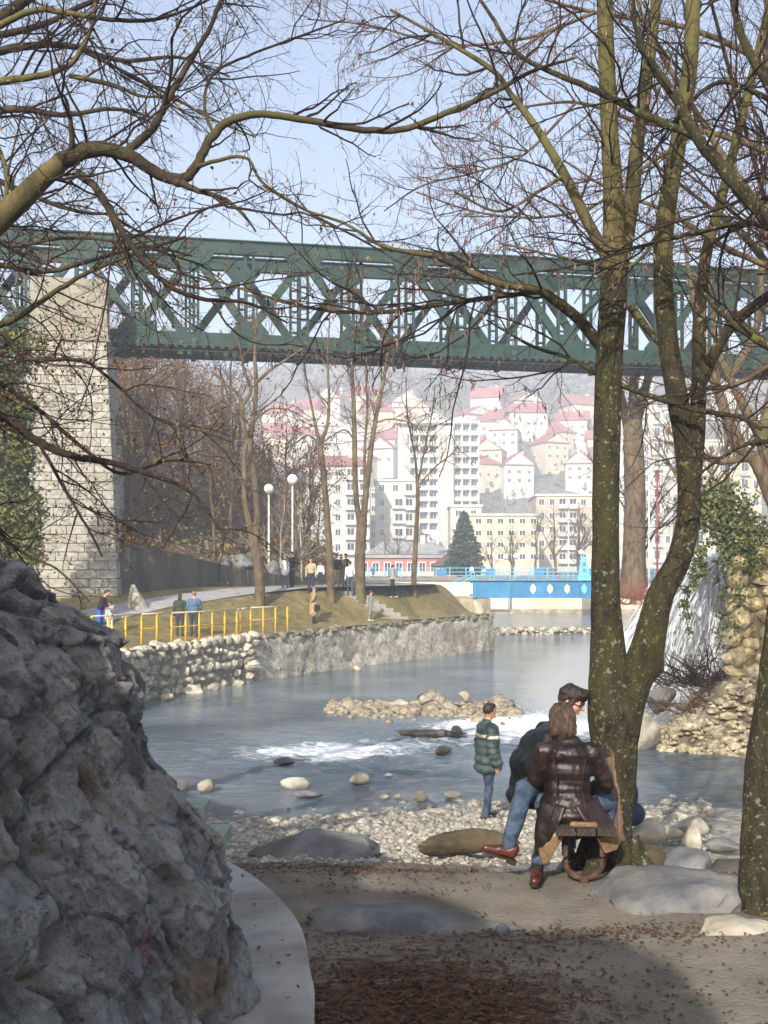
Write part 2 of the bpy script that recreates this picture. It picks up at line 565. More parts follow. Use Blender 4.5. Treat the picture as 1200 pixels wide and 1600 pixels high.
def sheet(name, pts_rows, mat, smooth=True, kind='structure'):
    r = len(pts_rows); c = len(pts_rows[0])
    V = np.array(pts_rows).reshape(-1, 3)
    i = np.arange(r - 1)[:, None]; j = np.arange(c - 1)[None, :]
    Q = np.stack([i * c + j, i * c + j + 1, (i + 1) * c + j + 1, (i + 1) * c + j], -1).reshape(-1, 4)
    me = mesh_np(name, V, Q, smooth)
    bm = bmesh.new(); bm.from_mesh(me)
    bmesh.ops.recalc_face_normals(bm, faces=bm.faces)
    if sum(f.normal.z for f in bm.faces) < 0:
        bmesh.ops.reverse_faces(bm, faces=bm.faces)
    bm.to_mesh(me); bm.free()
    o = link(name, me, mat)
    if kind: o['kind'] = kind
    return o

def resample(poly, step):
    P = np.array(poly, float)
    seg = np.linalg.norm(np.diff(P, axis=0), axis=1); cum = np.concatenate([[0], np.cumsum(seg)])
    n = int(cum[-1] / step) + 2
    s = np.linspace(0, cum[-1], n)
    return np.stack([np.interp(s, cum, P[:, 0]), np.interp(s, cum, P[:, 1])], 1)

# ------------------------------------------------------------------ ground sheets
def mat_near():
    m = bpy.data.materials.new('bare_earth_and_litter'); m.use_nodes = True
    nt = m.node_tree; N = nt.nodes; L = nt.links
    p = N['Principled BSDF']; g = N.new('ShaderNodeNewGeometry')
    def nz(s, d=6, st=None):
        n = N.new('ShaderNodeTexNoise'); n.inputs['Scale'].default_value = s; n.inputs['Detail'].default_value = d
        n.inputs['Roughness'].default_value = .65
        if st:
            mp = N.new('ShaderNodeMapping'); mp.inputs['Scale'].default_value = st
            L.new(g.outputs['Position'], mp.inputs[0]); L.new(mp.outputs[0], n.inputs[0])
        else: L.new(g.outputs['Position'], n.inputs[0])
        return n.outputs['Fac']
    def ramp(f, a, b, c1, c2):
        r = N.new('ShaderNodeValToRGB'); e = r.color_ramp.elements
        e[0].position = a; e[1].position = b; e[0].color = (*c1, 1); e[1].color = (*c2, 1)
        L.new(f, r.inputs[0]); return r.outputs[0]
    def mix(f, a, b):
        x = N.new('ShaderNodeMix'); x.data_type = 'RGBA'; L.new(f, x.inputs[0]); L.new(a, x.inputs[6]); L.new(b, x.inputs[7]); return x.outputs[2]
    at = N.new('ShaderNodeAttribute'); at.attribute_name = 'litter'
    earth = ramp(nz(2.2, 8), .3, .7, hx('665f54'), hx('8a8173'))
    lit = ramp(nz(26, 8), .35, .68, hx('35261d'), hx('785842'))
    lm = N.new('ShaderNodeMath'); lm.operation = 'ADD'
    n2 = nz(9, 8, (.6, 1.7, 1)); sb = N.new('ShaderNodeMath'); sb.operation = 'SUBTRACT'; sb.inputs[1].default_value = .5
    L.new(n2, sb.inputs[0]); m3 = N.new('ShaderNodeMath'); m3.operation = 'MULTIPLY'; m3.inputs[1].default_value = 2.2
    L.new(sb.outputs[0], m3.inputs[0]); L.new(at.outputs['Fac'], lm.inputs[0]); L.new(m3.outputs[0], lm.inputs[1])
    lr = N.new('ShaderNodeMapRange'); lr.inputs['From Min'].default_value = .35; lr.inputs['From Max'].default_value = .65
    L.new(lm.outputs[0], lr.inputs[0])
    c = mix(lr.outputs[0], earth, lit)
    sx = N.new('ShaderNodeSeparateXYZ'); L.new(g.outputs['Position'], sx.inputs[0])
    gr = N.new('ShaderNodeMapRange'); gr.inputs['From Min'].default_value = 10.2; gr.inputs['From Max'].default_value = 11.6
    L.new(sx.outputs[1], gr.inputs[0])
    vor = N.new('ShaderNodeTexVoronoi'); vor.inputs['Scale'].default_value = 11; L.new(g.outputs['Position'], vor.inputs[0])
    peb = ramp(vor.outputs['Color'], .1, .9, hx('7d776b'), hx('bcb5a6'))
    c = mix(gr.outputs[0], c, peb)
    L.new(c, p.inputs['Base Color']); p.inputs['Roughness'].default_value = .95; p.inputs['Specular IOR Level'].default_value = .15
    b = N.new('ShaderNodeBump'); b.inputs['Strength'].default_value = .8; b.inputs['Distance'].default_value = .03
    L.new(nz(30, 8), b.inputs['Height']); L.new(b.outputs[0], p.inputs['Normal'])
    return m

def litter_amount(x, y):
    v = 1.0 * math.exp(-((x - .15) ** 2 / .75 + (y - 5.55) ** 2 / .6))
    v += .35 * math.exp(-((x - 1.2) ** 2 / 1.2 + (y - 6.75) ** 2 / .05))
    v += .4 * math.exp(-((x + .3) ** 2 / 1.0 + (y - 8.9) ** 2 / .3))
    v += .9 * sstep(5.2, 4.4, y)
    return v
rows = []
ys = np.concatenate([np.arange(-12, 3, 1.0), np.arange(3, 12, .09), np.arange(12, 24.01, .25)])
xs = np.concatenate([np.arange(-12, -3, .6), np.arange(-3, 6, .1), np.arange(6, 16.1, .6)])
for y in ys:
    rows.append([(x, y, near_z(x, y)) for x in xs])
near = sheet('ground', rows, mat_near())
at = near.data.attributes.new('litter', 'FLOAT', 'POINT')
at.data.foreach_set('value', np.array([litter_amount(v.co.x, v.co.y) for v in near.data.vertices], dtype=np.float32))

M_grass = gm('lawn_grass', hx('5a5330'), hx('857a4c'), 1.6, .95, .7, 30, c3=hx('93805a'), s3=.35, a3=.8, world=True, bdist=.05)
add_specks(M_grass, [(.7, .55, hx('75683f'), .6), (5, .58, hx('4a4526'), .6), (16, .6, hx('9a8c5c'), .5)])
M_hill = gm('hill_leaf_litter', hx('43352a'), hx('75614a'), 1.1, .95, .9, 6, c3=hx('6b6436'), s3=.22, a3=.7, world=True, bdist=.15)
M_asph = gm('asphalt_path', hx('8d8c8c'), hx('a7a4a2'), 2.5, .9, .3, 60, world=True)
M_bank_r = gm('river_rubble_soil', hx('6d6250'), hx('b0a48a'), 3.2, .95, .9, 9, c3=hx('584632'), s3=.8, a3=.6, world=True, bdist=.1)
M_far = gm('wooded_hillside', hx('4b4a44'), hx('6f6a5c'), .05, .95, c3=hx('58603f'), s3=.012, a3=.6, world=True)
M_ground_far = gm('gravel_bed', hx('4f4d44'), hx('77705f'), .8, .95, world=True)

WP = resample(WALL, 1.1)
rows = []
ts = np.concatenate([[0.0, .35], np.arange(.8, 12.4, .3), np.arange(13, 30, 1.2), np.arange(30, 130, 6)])
for (x0, y0) in WP:
    row = []
    for t in ts:
        x = x0 + NRM.x * t; y = y0 + NRM.y * t
        row.append((x, y, left_z(x, y, t)))
    rows.append(row)
lb = sheet('left_bank_terrain', rows, [M_grass, M_hill])
mi = []
for p_ in lb.data.polygons:
    c = p_.center
    mi.append(1 if wall_t(c.x, c.y) > t_hill(c.y) + .05 else 0)
lb.data.polygons.foreach_set('material_index', np.array(mi, np.int32))

def ground_hit(px, py, d0=38.0, d1=75.0, zf=left_z):
    """where the sight line through a photo point meets a terrain"""
    best = None
    d = d0
    while d < d1:
        p = W(px, py, d)
        if p.z <= zf(p.x, p.y): return p
        d += .1
    return W(px, py, d1)

# promenade path on the bank
PATH = [(-17, 38.5), (-13.2, 43.5), (-10.4, 47.4), (-7.7, 50.6), (-4.9, 53.6), (-.6, 57.4), (1.8, 62), (1.2, 72), (-2.0, 95), (-6, 134)]
PP = resample(PATH, .8); rows = []
for i, (x, y) in enumerate(PP):
    a = PP[max(i - 1, 0)]; b = PP[min(i + 1, len(PP) - 1)]
    d = (b - a) / np.linalg.norm(b - a); n = np.array([-d[1], d[0]])
    row = []
    for w in np.linspace(-1.25, 1.25, 7):
        q = np.array([x, y]) + n * w
        t = wall_t(q[0], q[1])
        row.append((q[0], q[1], max(left_z(q[0], q[1]), path_z(q[1]) if t < t_hill(q[1]) else 0) + .03 if t < t_hill(q[1]) - .05 else path_z(q[1]) + .03))
    rows.append(row)
sheet('path', rows, M_asph)

RP = resample(REDGE, 1.0)
Rn = np.array([.85, .53]); Rn /= np.linalg.norm(Rn)
rows = []
ts = np.concatenate([np.arange(0, 6.4, .22), np.arange(7, 20, 2), np.arange(22, 120, 16)])
for i, (x0, y0) in enumerate(RP):
    row = []
    for t in ts:
        x = x0 + Rn[0] * t; y = y0 + Rn[1] * t
        row.append((x, y, right_pt_z(0 if y0 < 29 else 9, t, x, y0)))
    rows.append(row)
sheet('right_bank_terrain', rows, M_bank_r)

rows = []
ysf = np.concatenate([np.arange(135, 330, 15), np.arange(330, 1400, 25), [1500, 1800, 2400]])
xsf = np.arange(-1100, 1101, 22)
for y in ysf: rows.append([(x, y, far_z(x, y)) for x in xsf])
sheet('far_bank_and_hillside', rows, M_far)
rows = [[(x, y, -.9) for x in np.linspace(-3000, 3000, 13)] for y in np.linspace(-600, 5400, 13)]
sheet('riverbed_ground', rows, M_ground_far)

# ------------------------------------------------------------------ water
def mat_water():
    m = bpy.data.materials.new('river_water'); m.use_nodes = True
    nt = m.node_tree; N = nt.nodes; L = nt.links
    p = N['Principled BSDF']; g = N.new('ShaderNodeNewGeometry')
    mp = N.new('ShaderNodeMapping'); mp.inputs['Scale'].default_value = (.55, 1.5, 1); L.new(g.outputs['Position'], mp.inputs[0])
    n1 = N.new('ShaderNodeTexNoise'); n1.inputs['Scale'].default_value = 2.6; n1.inputs['Detail'].default_value = 6; n1.inputs['Roughness'].default_value = .6
    L.new(mp.outputs[0], n1.inputs[0])
    b = N.new('ShaderNodeBump'); b.inputs['Strength'].default_value = .8; b.inputs['Distance'].default_value = .12
    L.new(n1.outputs['Fac'], b.inputs['Height'])
    at = N.new('ShaderNodeAttribute'); at.attribute_name = 'foam'
    n2 = N.new('ShaderNodeTexNoise'); n2.inputs['Scale'].default_value = 4.5; n2.inputs['Detail'].default_value = 9; n2.inputs['Roughness'].default_value = .75
    mp2 = N.new('ShaderNodeMapping'); mp2.inputs['Scale'].default_value = (.5, 1.5, 1); mp2.inputs['Rotation'].default_value = (0, 0, -.3); L.new(g.outputs['Position'], mp2.inputs[0]); L.new(mp2.outputs[0], n2.inputs[0])
    n2.inputs['Distortion'].default_value = 1.2
    s = N.new('ShaderNodeMath'); s.operation = 'ADD'; L.new(at.outputs['Fac'], s.inputs[0]); L.new(n2.outputs['Fac'], s.inputs[1])
    r = N.new('ShaderNodeMapRange'); r.inputs['From Min'].default_value = .97; r.inputs['From Max'].default_value = 1.24; L.new(s.outputs[0], r.inputs[0])
    n3 = N.new('ShaderNodeTexNoise'); n3.inputs['Scale'].default_value = .25; L.new(g.outputs['Position'], n3.inputs[0])
    cr = N.new('ShaderNodeValToRGB'); e = cr.color_ramp.elements; e[0].color = (*hx('465159'), 1); e[1].color = (*hx('6f7a81'), 1); e[0].position = .35; e[1].position = .65
    L.new(n3.outputs['Fac'], cr.inputs[0])
    mx = N.new('ShaderNodeMix'); mx.data_type = 'RGBA'; L.new(r.outputs[0], mx.inputs[0]); L.new(cr.outputs[0], mx.inputs[6]); mx.inputs[7].default_value = (.85, .87, .9, 1)
    L.new(mx.outputs[2], p.inputs['Base Color'])
    ro = N.new('ShaderNodeMapRange'); ro.inputs['To Min'].default_value = .09; ro.inputs['To Max'].default_value = .8; L.new(r.outputs[0], ro.inputs[0])
    L.new(ro.outputs[0], p.inputs['Roughness'])
    p.inputs['IOR'].default_value = 1.33; p.inputs['Specular IOR Level'].default_value = .6
    L.new(b.outputs[0], p.inputs['Normal'])
    return m
def foam_amt(x, y):
    v = 0.0
    # foot of the fall and the white race running left from it
    xr = 7.0 - x
    if -3.2 < xr < 15:
        c = 31.0 - .32 * xr + .5 * math.sin(x * .9)
        wdt = 1.5 - .05 * xr
        v += .78 * math.exp(-((y - c) / max(wdt * 1.15, .6)) ** 2) * sstep(10.5, 1.0, xr)
        v += .56 * math.exp(-((y - c + 2.6) / 2.2) ** 2) * sstep(12.5, 3, xr) * sstep(-2, 4, xr)
    v += .6 * math.exp(-((x - 5.4) ** 2 / 7.0 + (y - 30.8) ** 2 / 4))
    v += .40 * math.exp(-((x + 2.2) ** 2 / 9 + (y - 25.0) ** 2 / 3))
    v += .22 * math.exp(-((x - 1.0) ** 2 / 30 + (y - 23.0) ** 2 / 9))
    return v
def water_h(x, y):
    rough = .014 + .10 * min(1, foam_amt(x, y) * 1.6) + .03 * math.exp(-((y - 24) / 5) ** 2)
    return rough * noise.fractal(Vector((x * 1.1, y * 2.4, 0)), .9, 2.1, 4)
rows = []
ysw = np.concatenate([np.arange(14.5, 18, .35), np.arange(18, 37, .13), np.arange(37, 64, .7), np.arange(65, 136, 4)])
xsw = np.concatenate([np.arange(-40, -9, 2.5), np.arange(-9, 10.6, .16), np.arange(11, 42, 1.5)])
for y in ysw: rows.append([(x, y, water_h(x, y) if y < 42 else 0.0) for x in xsw])
wat = sheet('river_water', rows, mat_water())
at = wat.data.attributes.new('foam', 'FLOAT', 'POINT')
at.data.foreach_set('value', np.array([foam_amt(v.co.x, v.co.y) for v in wat.data.vertices], dtype=np.float32))

# ------------------------------------------------------------------ near cliff rock on the left
def mat_cliff():
    m = bpy.data.materials.new('limestone_cliff'); m.use_nodes = True
    nt = m.node_tree; N = nt.nodes; L = nt.links
    p = N['Principled BSDF']; g = N.new('ShaderNodeNewGeometry'); V_ = g.outputs['Position']
    def nz(s, d=8, r=.62, dist=0):
        n = N.new('ShaderNodeTexNoise'); n.inputs['Scale'].default_value = s; n.inputs['Detail'].default_value = d; n.inputs['Roughness'].default_value = r
        n.inputs['Distortion'].default_value = dist
        L.new(V_, n.inputs[0]); return n.outputs['Fac']
    def ramp(f, stops):
        r = N.new('ShaderNodeValToRGB'); e = r.color_ramp.elements
        while len(e) < len(stops): e.new(.5)
        for k, (a, c) in enumerate(stops): e[k].position = a; e[k].color = (*c, 1)
        L.new(f, r.inputs[0]); return r.outputs[0]
    def mr(f, a, b, t=1.0):
        r = N.new('ShaderNodeMapRange'); r.inputs['From Min'].default_value = a; r.inputs['From Max'].default_value = b; r.inputs['To Max'].default_value = t
        L.new(f, r.inputs[0]); return r.outputs[0]
    def mix(f, a, c):
        x = N.new('ShaderNodeMix'); x.data_type = 'RGBA'; L.new(f, x.inputs[0]); L.new(a, x.inputs[6]); x.inputs[7].default_value = (*c, 1); return x.outputs[2]
    c = ramp(nz(3.2, 10, .68), [(.25, hx('68676a')), (.42, hx('9a999a')), (.58, hx('b9b8b5')), (.75, hx('dedcd6'))])
    mpd = N.new('ShaderNodeMapping'); mpd.vector_type = 'TEXTURE'; mpd.inputs['Rotation'].default_value = (0, math.radians(53), 0); mpd.inputs['Scale'].default_value = (1.0, .35, .14)
    L.new(V_, mpd.inputs[0])
    def nzs(s_, d=8, r=.7):
        n = N.new('ShaderNodeTexNoise'); n.inputs['Scale'].default_value = s_; n.inputs['Detail'].default_value = d; n.inputs['Roughness'].default_value = r
        L.new(mpd.outputs[0], n.inputs[0]); return n.outputs['Fac']
    c = mix(mr(nzs(1.6), .54, .62, .55), c, hx('4d4b49'))          # dark bedding streaks
    c = mix(mr(nzs(1.1, 6), .57, .66, .5), c, hx('cfcdc6'))        # pale bedding streaks
    c = mix(mr(nz(1.5, 8, .7), .55, .66, .75), c, hx('8a7355'))       # ochre stain
    c = mix(mr(nz(7.5, 6), .6, .66, .55), c, hx('55572f'))         # moss
    c = mix(mr(nz(13, 3, .5), .67, .71, .75), c, hx('c2c2b4'))     # lichen spots
    c = mix(mr(nz(34, 8, .75), .55, .66, .7), c, hx('35332f'))
    c = mix(mr(nz(5.5, 10, .8, 1.2), .58, .64, .6), c, hx('474540'))
    L.new(c, p.inputs['Base Color']); p.inputs['Roughness'].default_value = .95; p.inputs['Specular IOR Level'].default_value = .2
    b = N.new('ShaderNodeBump'); b.inputs['Strength'].default_value = 1.0; b.inputs['Distance'].default_value = .07
    mxh = N.new('ShaderNodeMath'); mxh.operation = 'ADD'; L.new(nz(11, 14, .78), mxh.inputs[0]); L.new(nzs(3.0, 10, .75), mxh.inputs[1]); L.new(mxh.outputs[0], b.inputs['Height']); L.new(b.outputs[0], p.inputs['Normal'])
    return m
M_cliff = mat_cliff()
SIL = [(-60, 860), (0, 885), (60, 930), (112, 958), (172, 1008), (212, 1080), (234, 1200), (280, 1255), (335, 1315), (366, 1385), (370, 1440), (396, 1505), (420, 1600), (432, 1690)]
DS = 5.2
_sz = [WZ(p[1], DS) for p in SIL][::-1]; _sx = [WX(p[0], DS) for p in SIL][::-1]
def cliff_pt(u, z):
    """u 0..1 : from behind-left of the camera, along the face, round the nose, to the far back-left"""
    xr = float(np.interp(z, _sz, _sx))
    if z > _sz[-1]: xr = _sx[-1] - (z - _sz[-1]) * 1.35
    base = [(-6.0, -5.0), (-3.3, -.5), (-1.75, 2.2), (-.42, 4.3), (-.08, 4.95), (0.0, 5.35), (-.22, 5.95), (-1.0, 7.2), (-2.8, 9.0), (-7, 12)]
    us = [0, .12, .28, .55, .66, .72, .78, .86, .93, 1.0]
    bx = float(np.interp(u, us, [b[0] for b in base])); by = float(np.interp(u, us, [b[1] for b in base]))
    return Vector((xr + bx, by, z))
def vnoise(p, sc, ridged=True):
    return noise.fractal(p * sc, 1.0, 2.1, 5)
rows = []
us = np.concatenate([np.linspace(0, .28, 10), np.linspace(.29, .48, 26), np.linspace(.483, .80, 230), np.linspace(.81, 1, 24)])
zs = np.concatenate([np.linspace(1.2, 4.25, 270), np.linspace(4.3, 6.6, 22)])
NSTEP = Vector((.82, -.5, .28)).normalized()
for z in zs:
    row = []
    for u in us:
        p = cliff_pt(u, z)
        # slanted, cracked limestone beds dipping to the lower right
        wq = Vector((noise.noise(p * 1.3), noise.noise(p * 1.3 + Vector((9, 0, 0))), noise.noise(p * 1.3 + Vector((0, 9, 0))))) * .16
        e = p + wq
        al = e.x * .60 - e.z * .80            # down the dip
        ac = e.x * .80 + e.z * .60            # across the beds
        q = Vector((al * .55, e.y * .8, ac * 1.15))
        bed = ac * 3.4 + .18 * e.y
        fr = bed - math.floor(bed)
        led = .085 * (sstep(0, .8, fr) - sstep(.9, 1, fr)) * (.4 + noise.cell(Vector((math.floor(bed) * 1.7, e.y * .9, 0))))
        cell = noise.voronoi(q * 1.9 + Vector((3, 1, 7)))
        d1, d2 = cell[0][0], cell[0][1]
        crack = -.10 * math.exp(-((d2 - d1) / .05) ** 2)
        blk = .075 * noise.cell(cell[1][0] * 5.3)
        cell2 = noise.voronoi(Vector((al * .8, e.y, ac * 1.3)) * 5.2 + Vector((1, 9, 2)))
        blk2 = .045 * noise.cell(cell2[1][0] * 7.7) - .02 * math.exp(-((cell2[0][1] - cell2[0][0]) / .05) ** 2)
        rid = abs(noise.noise(Vector((al, e.y, ac * 1.6)) * 2.6))
        dsp = led + crack + blk + blk2 - .07 * rid + .05 * noise.fractal(q * 1.4, 1, 2, 4) + .022 * noise.fractal(e * 8, .6, 2.2, 6) - .075 * abs(noise.noise(Vector((al * 2.2, e.y * 6, ac * 9)))) ** .8 - .02 * abs(noise.noise(e * 22)) + .08
        # deep hollow low on the nose (dark cave in the photograph)
        row.append(tuple(p + NSTEP * (dsp - .10)))
    rows.append(row)
cl = sheet('rock_outcrop', rows, M_cliff, True, None)
bm = bmesh.new(); bm.from_mesh(cl.data)
bmesh.ops.recalc_face_normals(bm, faces=bm.faces)
fc = min(bm.faces, key=lambda f: (f.calc_center_median() - Vector((-1, 4.9, 3))).length)
if fc.normal.dot(Vector((.6, -.8, 0))) < 0: bmesh.ops.reverse_faces(bm, faces=bm.faces)
bm.to_mesh(cl.data); bm.free()
tag(cl, 'big rugged grey limestone outcrop filling the lower left corner', 'rock')
# flat top so that the outcrop is closed from above
rowt = []
for k, zz in enumerate((6.6, 6.9, 7.0)):
    rowt.append([tuple(cliff_pt(u, 6.6) + Vector((-.6 * k - (2.0 if k == 2 else 0), 0, .3 * k))) for u in np.linspace(0, 1, 40)])
link('top', sheet('outcrop_top', rowt, M_cliff, True, None).data, None, cl)
bpy.data.objects.remove(bpy.data.objects['outcrop_top'])

# ------------------------------------------------------------------ unseen cliff added behind the camera, left of the path, to shade the foreground
def shade_cliff(name, line, top, label):
    P = resample(line, .5); rows = []
    for i, (x, y) in enumerate(P):
        a = P[max(i - 1, 0)]; b = P[min(i + 1, len(P) - 1)]; d = (b - a) / np.linalg.norm(b - a); n = np.array([d[1], -d[0]])
        h = top(y) + 1.0 * noise.noise(Vector((x * .5, y * .5, 3)))
        row = []
        for z in np.linspace(1.3, h, 26):
            q = Vector((x, y, z)); j = .45 * noise.fractal(q * .7, .9, 2.1, 5) + .25 * noise.cell(noise.voronoi(q * .8)[1][0] * 5.1) - .16 * (z - 1.3)
            row.append((x + n[0] * j, y + n[1] * j, z))
        row.append((row[-1][0] - 3, row[-1][1], h + .4)); row.append((row[-1][0] - 5, row[-1][1], h - 2))
        rows.append(row)
    o = sheet(name, rows, M_cliff, True, None); tag(o, label, 'cliff'); return o
shade_cliff('shade_cliff_face', [(-4.3, 3.2), (-3.1, .6), (-2.3, -2.2), (-1.9, -6), (-2.2, -11), (-3.5, -18)], lambda y: 6.2 + .15 * max(0, -y), 'added grey cliff behind the viewpoint, unseen, there to shade the foreground')
# ================================================================== masonry helpers
def block_variants(n, seed, chamfer=.09, jit=.05):
    out = []
    rng = random.Random(seed)
    for k in range(n):
        bm = bmesh.new()
        bmesh.ops.create_cube(bm, size=1)
        bmesh.ops.bevel(bm, geom=bm.edges[:] + bm.verts[:], offset=chamfer, segments=1, affect='EDGES')
        for v in bm.verts:
            v.co += Vector((rng.uniform(-jit, jit), rng.uniform(-jit, jit), rng.uniform(-jit, jit)))
        me = bpy.data.meshes.new('stone'); bm.to_mesh(me); bm.free()
        out.append(me)
    return out

def lay(parent, name, variants, mat, a, b, z0, z1, ch, bl, depth, rng, proud=.03, gap=.02, lean=0.0, nrm=None, jitter=.25):
    """coursed blocks on the vertical face from a to b (2-D points), z0..z1"""
    for me in variants:
        if not me.materials: me.materials.append(mat)
    a = Vector((*a, 0)); b = Vector((*b, 0)); d = b - a; L = d.length; d.normalize()
    n = nrm if nrm is not None else Vector((d.y, -d.x, 0))
    ang = math.atan2(d.y, d.x)
    z = z0; k = 0
    while z < z1 - ch * .4:
        h = min(ch * rng.uniform(1 - jitter * .5, 1 + jitter * .5), z1 - z)
        s = -rng.uniform(0, bl * .5)
        inset = lean * (z - z0)
        while s < L:
            l = bl * rng.uniform(1 - jitter * 1.5, 1 + jitter * 1.5)
            s0 = max(s, 0); s1 = min(s + l, L)
            if s1 - s0 > bl * .18:
                o = bpy.data.objects.new(name, variants[rng.randrange(len(variants))])
                COL.objects.link(o); o.parent = parent
                c = a + d * (.5 * (s0 + s1)) + n * (rng.uniform(0, proud) - depth * .5 - inset)
                o.location = (c.x, c.y, z + h / 2)
                o.scale = ((s1 - s0) - gap, depth, h - gap)
                o.rotation_euler = (rng.choice((0, math.pi)) , 0, ang + (math.pi if rng.random() < .5 else 0))
                k += 1
            s += l
        z += h
    return k

def rubble(parent, name, variants, a, b, z0, z1, size, depth, rng, proud=.1, nrm=None, flat=1.0):
    """uneven rubble stones filling a face"""
    a = Vector((*a, 0)); b = Vector((*b, 0)); d = b - a; L = d.length; d.normalize()
    n = nrm if nrm is not None else Vector((d.y, -d.x, 0))
    ang = math.atan2(d.y, d.x); k = 0
    z = z0
    while z < z1:
        h = size * rng.uniform(.65, 1.05) * flat
        s = -rng.uniform(0, size)
        while s < L:
            l = size * rng.uniform(.7, 1.7)
            o = bpy.data.objects.new(name, variants[rng.randrange(len(variants))])
            COL.objects.link(o); o.parent = parent
            zc = z + h / 2 + rng.uniform(-.25, .25) * h
            c = a + d * min(max(s + l / 2, 0), L) + n * (rng.uniform(-.02, proud) - depth * .3)
            o.location = (c.x, c.y, zc)
            o.scale = (l * .56, depth * rng.uniform(.45, .65), h * .62)
            o.rotation_euler = (rng.uniform(-.3, .3), rng.uniform(-.25, .25), ang + rng.choice((0, math.pi)) + rng.uniform(-.2, .2))
            k += 1
            s += l
        z += h * .92
    return k

M_ashlar = gm('limestone_ashlar', hx('858278'), hx('b2aea4'), 2.2, .92, .5, 16, c3=hx('9a937f'), s3=.6, a3=.5, randv=.10, bdist=.04)
M_mortar = gm('mortar_grey', hx('6d675b'), hx('8f887a'), 3, .95, .4, 20)
M_rubble = gm('rubble_stone', hx('a09783'), hx('ddd5c0'), 2.5, .93, .7, 10, c3=hx('6a6452'), s3=1.1, a3=.6, randv=.22, bdist=.06)
M_stone_r = gm('ochre_wall_stone', hx('8a7a5c'), hx('c0b089'), 2.5, .93, .7, 10, c3=hx('6f6a44'), s3=1.0, a3=.5, randv=.2, bdist=.06)

# ------------------------------------------------------------------ railway bridge: line of the near truss
BA = Vector((-18.35, 52.0, 0)); BB = Vector((20.9, 59.2, 0))
BD = (BB - BA).normalized(); BN = Vector((-BD.y, BD.x, 0))     # BN points away from the camera
BZ0, BZ1 = 15.42, 20.75
TW = 2.9                                                       # distance between the trusses
def BP(s, off, z):
    """a point on the bridge: s along from BA, off away from the near truss"""
    p = BA + BD * s + BN * off
    return Vector((p.x, p.y, z))

# masonry pier under the left part of the bridge
def s_at_px(px, off=0.0):
    lo, hi = -30., 80.
    for _ in range(50):
        m = .5 * (lo + hi); p = BP(m, off, 0)
        if 600 + p.x / p.y * F < px: lo = m
        else: hi = m
    return lo
PO0, PO1 = -2.6, TW + 1.2                  # the pier's depth across the bridge
sl, sr = s_at_px(46, PO0), s_at_px(167, PO0)
pier = empty('bridge_pier', tuple(BP(.5 * (sl + sr), 2, 2.0)), 0, 'tall pale masonry pier carrying the green railway bridge', 'pier')
pl = pier.location.copy()
PZ0, PZ1 = 1.6, WZ(536, 50.5)
bat = .048                                  # batter
mb = MB()
def ringp(z, g=0.0):
    e = bat * (PZ1 - z) + g
    return [BP(sl - e, PO0 - e, z) - pl, BP(sr + e, PO0 - e, z) - pl, BP(sr + e, PO1 + e, z) - pl, BP(sl - e, PO1 + e, z) - pl]
r0 = ringp(PZ0, -.05); r1 = ringp(PZ1, -.05)
mb.add(r0 + r1, [(0, 1, 2, 3), (4, 5, 6, 7), (0, 1, 5, 4), (1, 2, 6, 5), (2, 3, 7, 6), (3, 0, 4, 7)])
mb.build('core', M_mortar, pier)
rng = random.Random(5)
bv = block_variants(5, 3, .05, .018)
for me in bv: me.materials.append(M_ashlar)
ang = math.atan2(BD.y, BD.x); ncourse = int((PZ1 - PZ0) / .40)
ch = (PZ1 - PZ0) / ncourse
def put_block(p, l, dp, h, rot):
    o = bpy.data.objects.new('stone_block', bv[rng.randrange(5)]); COL.objects.link(o); o.parent = pier
    o.location = p - pl; o.scale = (l - .022, dp, h - .022); o.rotation_euler = (0, 0, rot)
for c in range(ncourse):
    z = PZ0 + c * ch; e = bat * (PZ1 - z - ch / 2)
    a, b = sl - e, sr + e
    nb = 5
    cuts = [a] + sorted(a + (b - a) * ((i + (.5 if c % 2 else 0.0) + rng.uniform(-.17, .17)) / nb) for i in range(1, nb)) + [b]
    for i in range(len(cuts) - 1):
        put_block(BP(.5 * (cuts[i] + cuts[i + 1]), PO0 - e + .17 + rng.uniform(-.02, .02), z + ch / 2), cuts[i + 1] - cuts[i], .44, ch, ang)
    if c % 2 == 0: continue
me = MB()
# right flank in shadow: larger courses as one built face (edge-on in the photograph)
for c in range(ncourse):
    z = PZ0 + c * ch; e = bat * (PZ1 - z - ch / 2)
    a, b = PO0 - e + .42, PO1 + e
    k = 3; off = .3 if c % 2 else 0
    cuts = [a, a + (b - a) * (.33 + off * .2), a + (b - a) * (.66 + off * .2), b]
    if c % 2: continue
    for i in range(3):
        put_block(BP(sr + e - .14 + rng.uniform(-.02, .02), .5 * (cuts[i] + cuts[i + 1]), z + ch), cuts[i + 1] - cuts[i], .44, 2 * ch, ang + math.pi / 2)
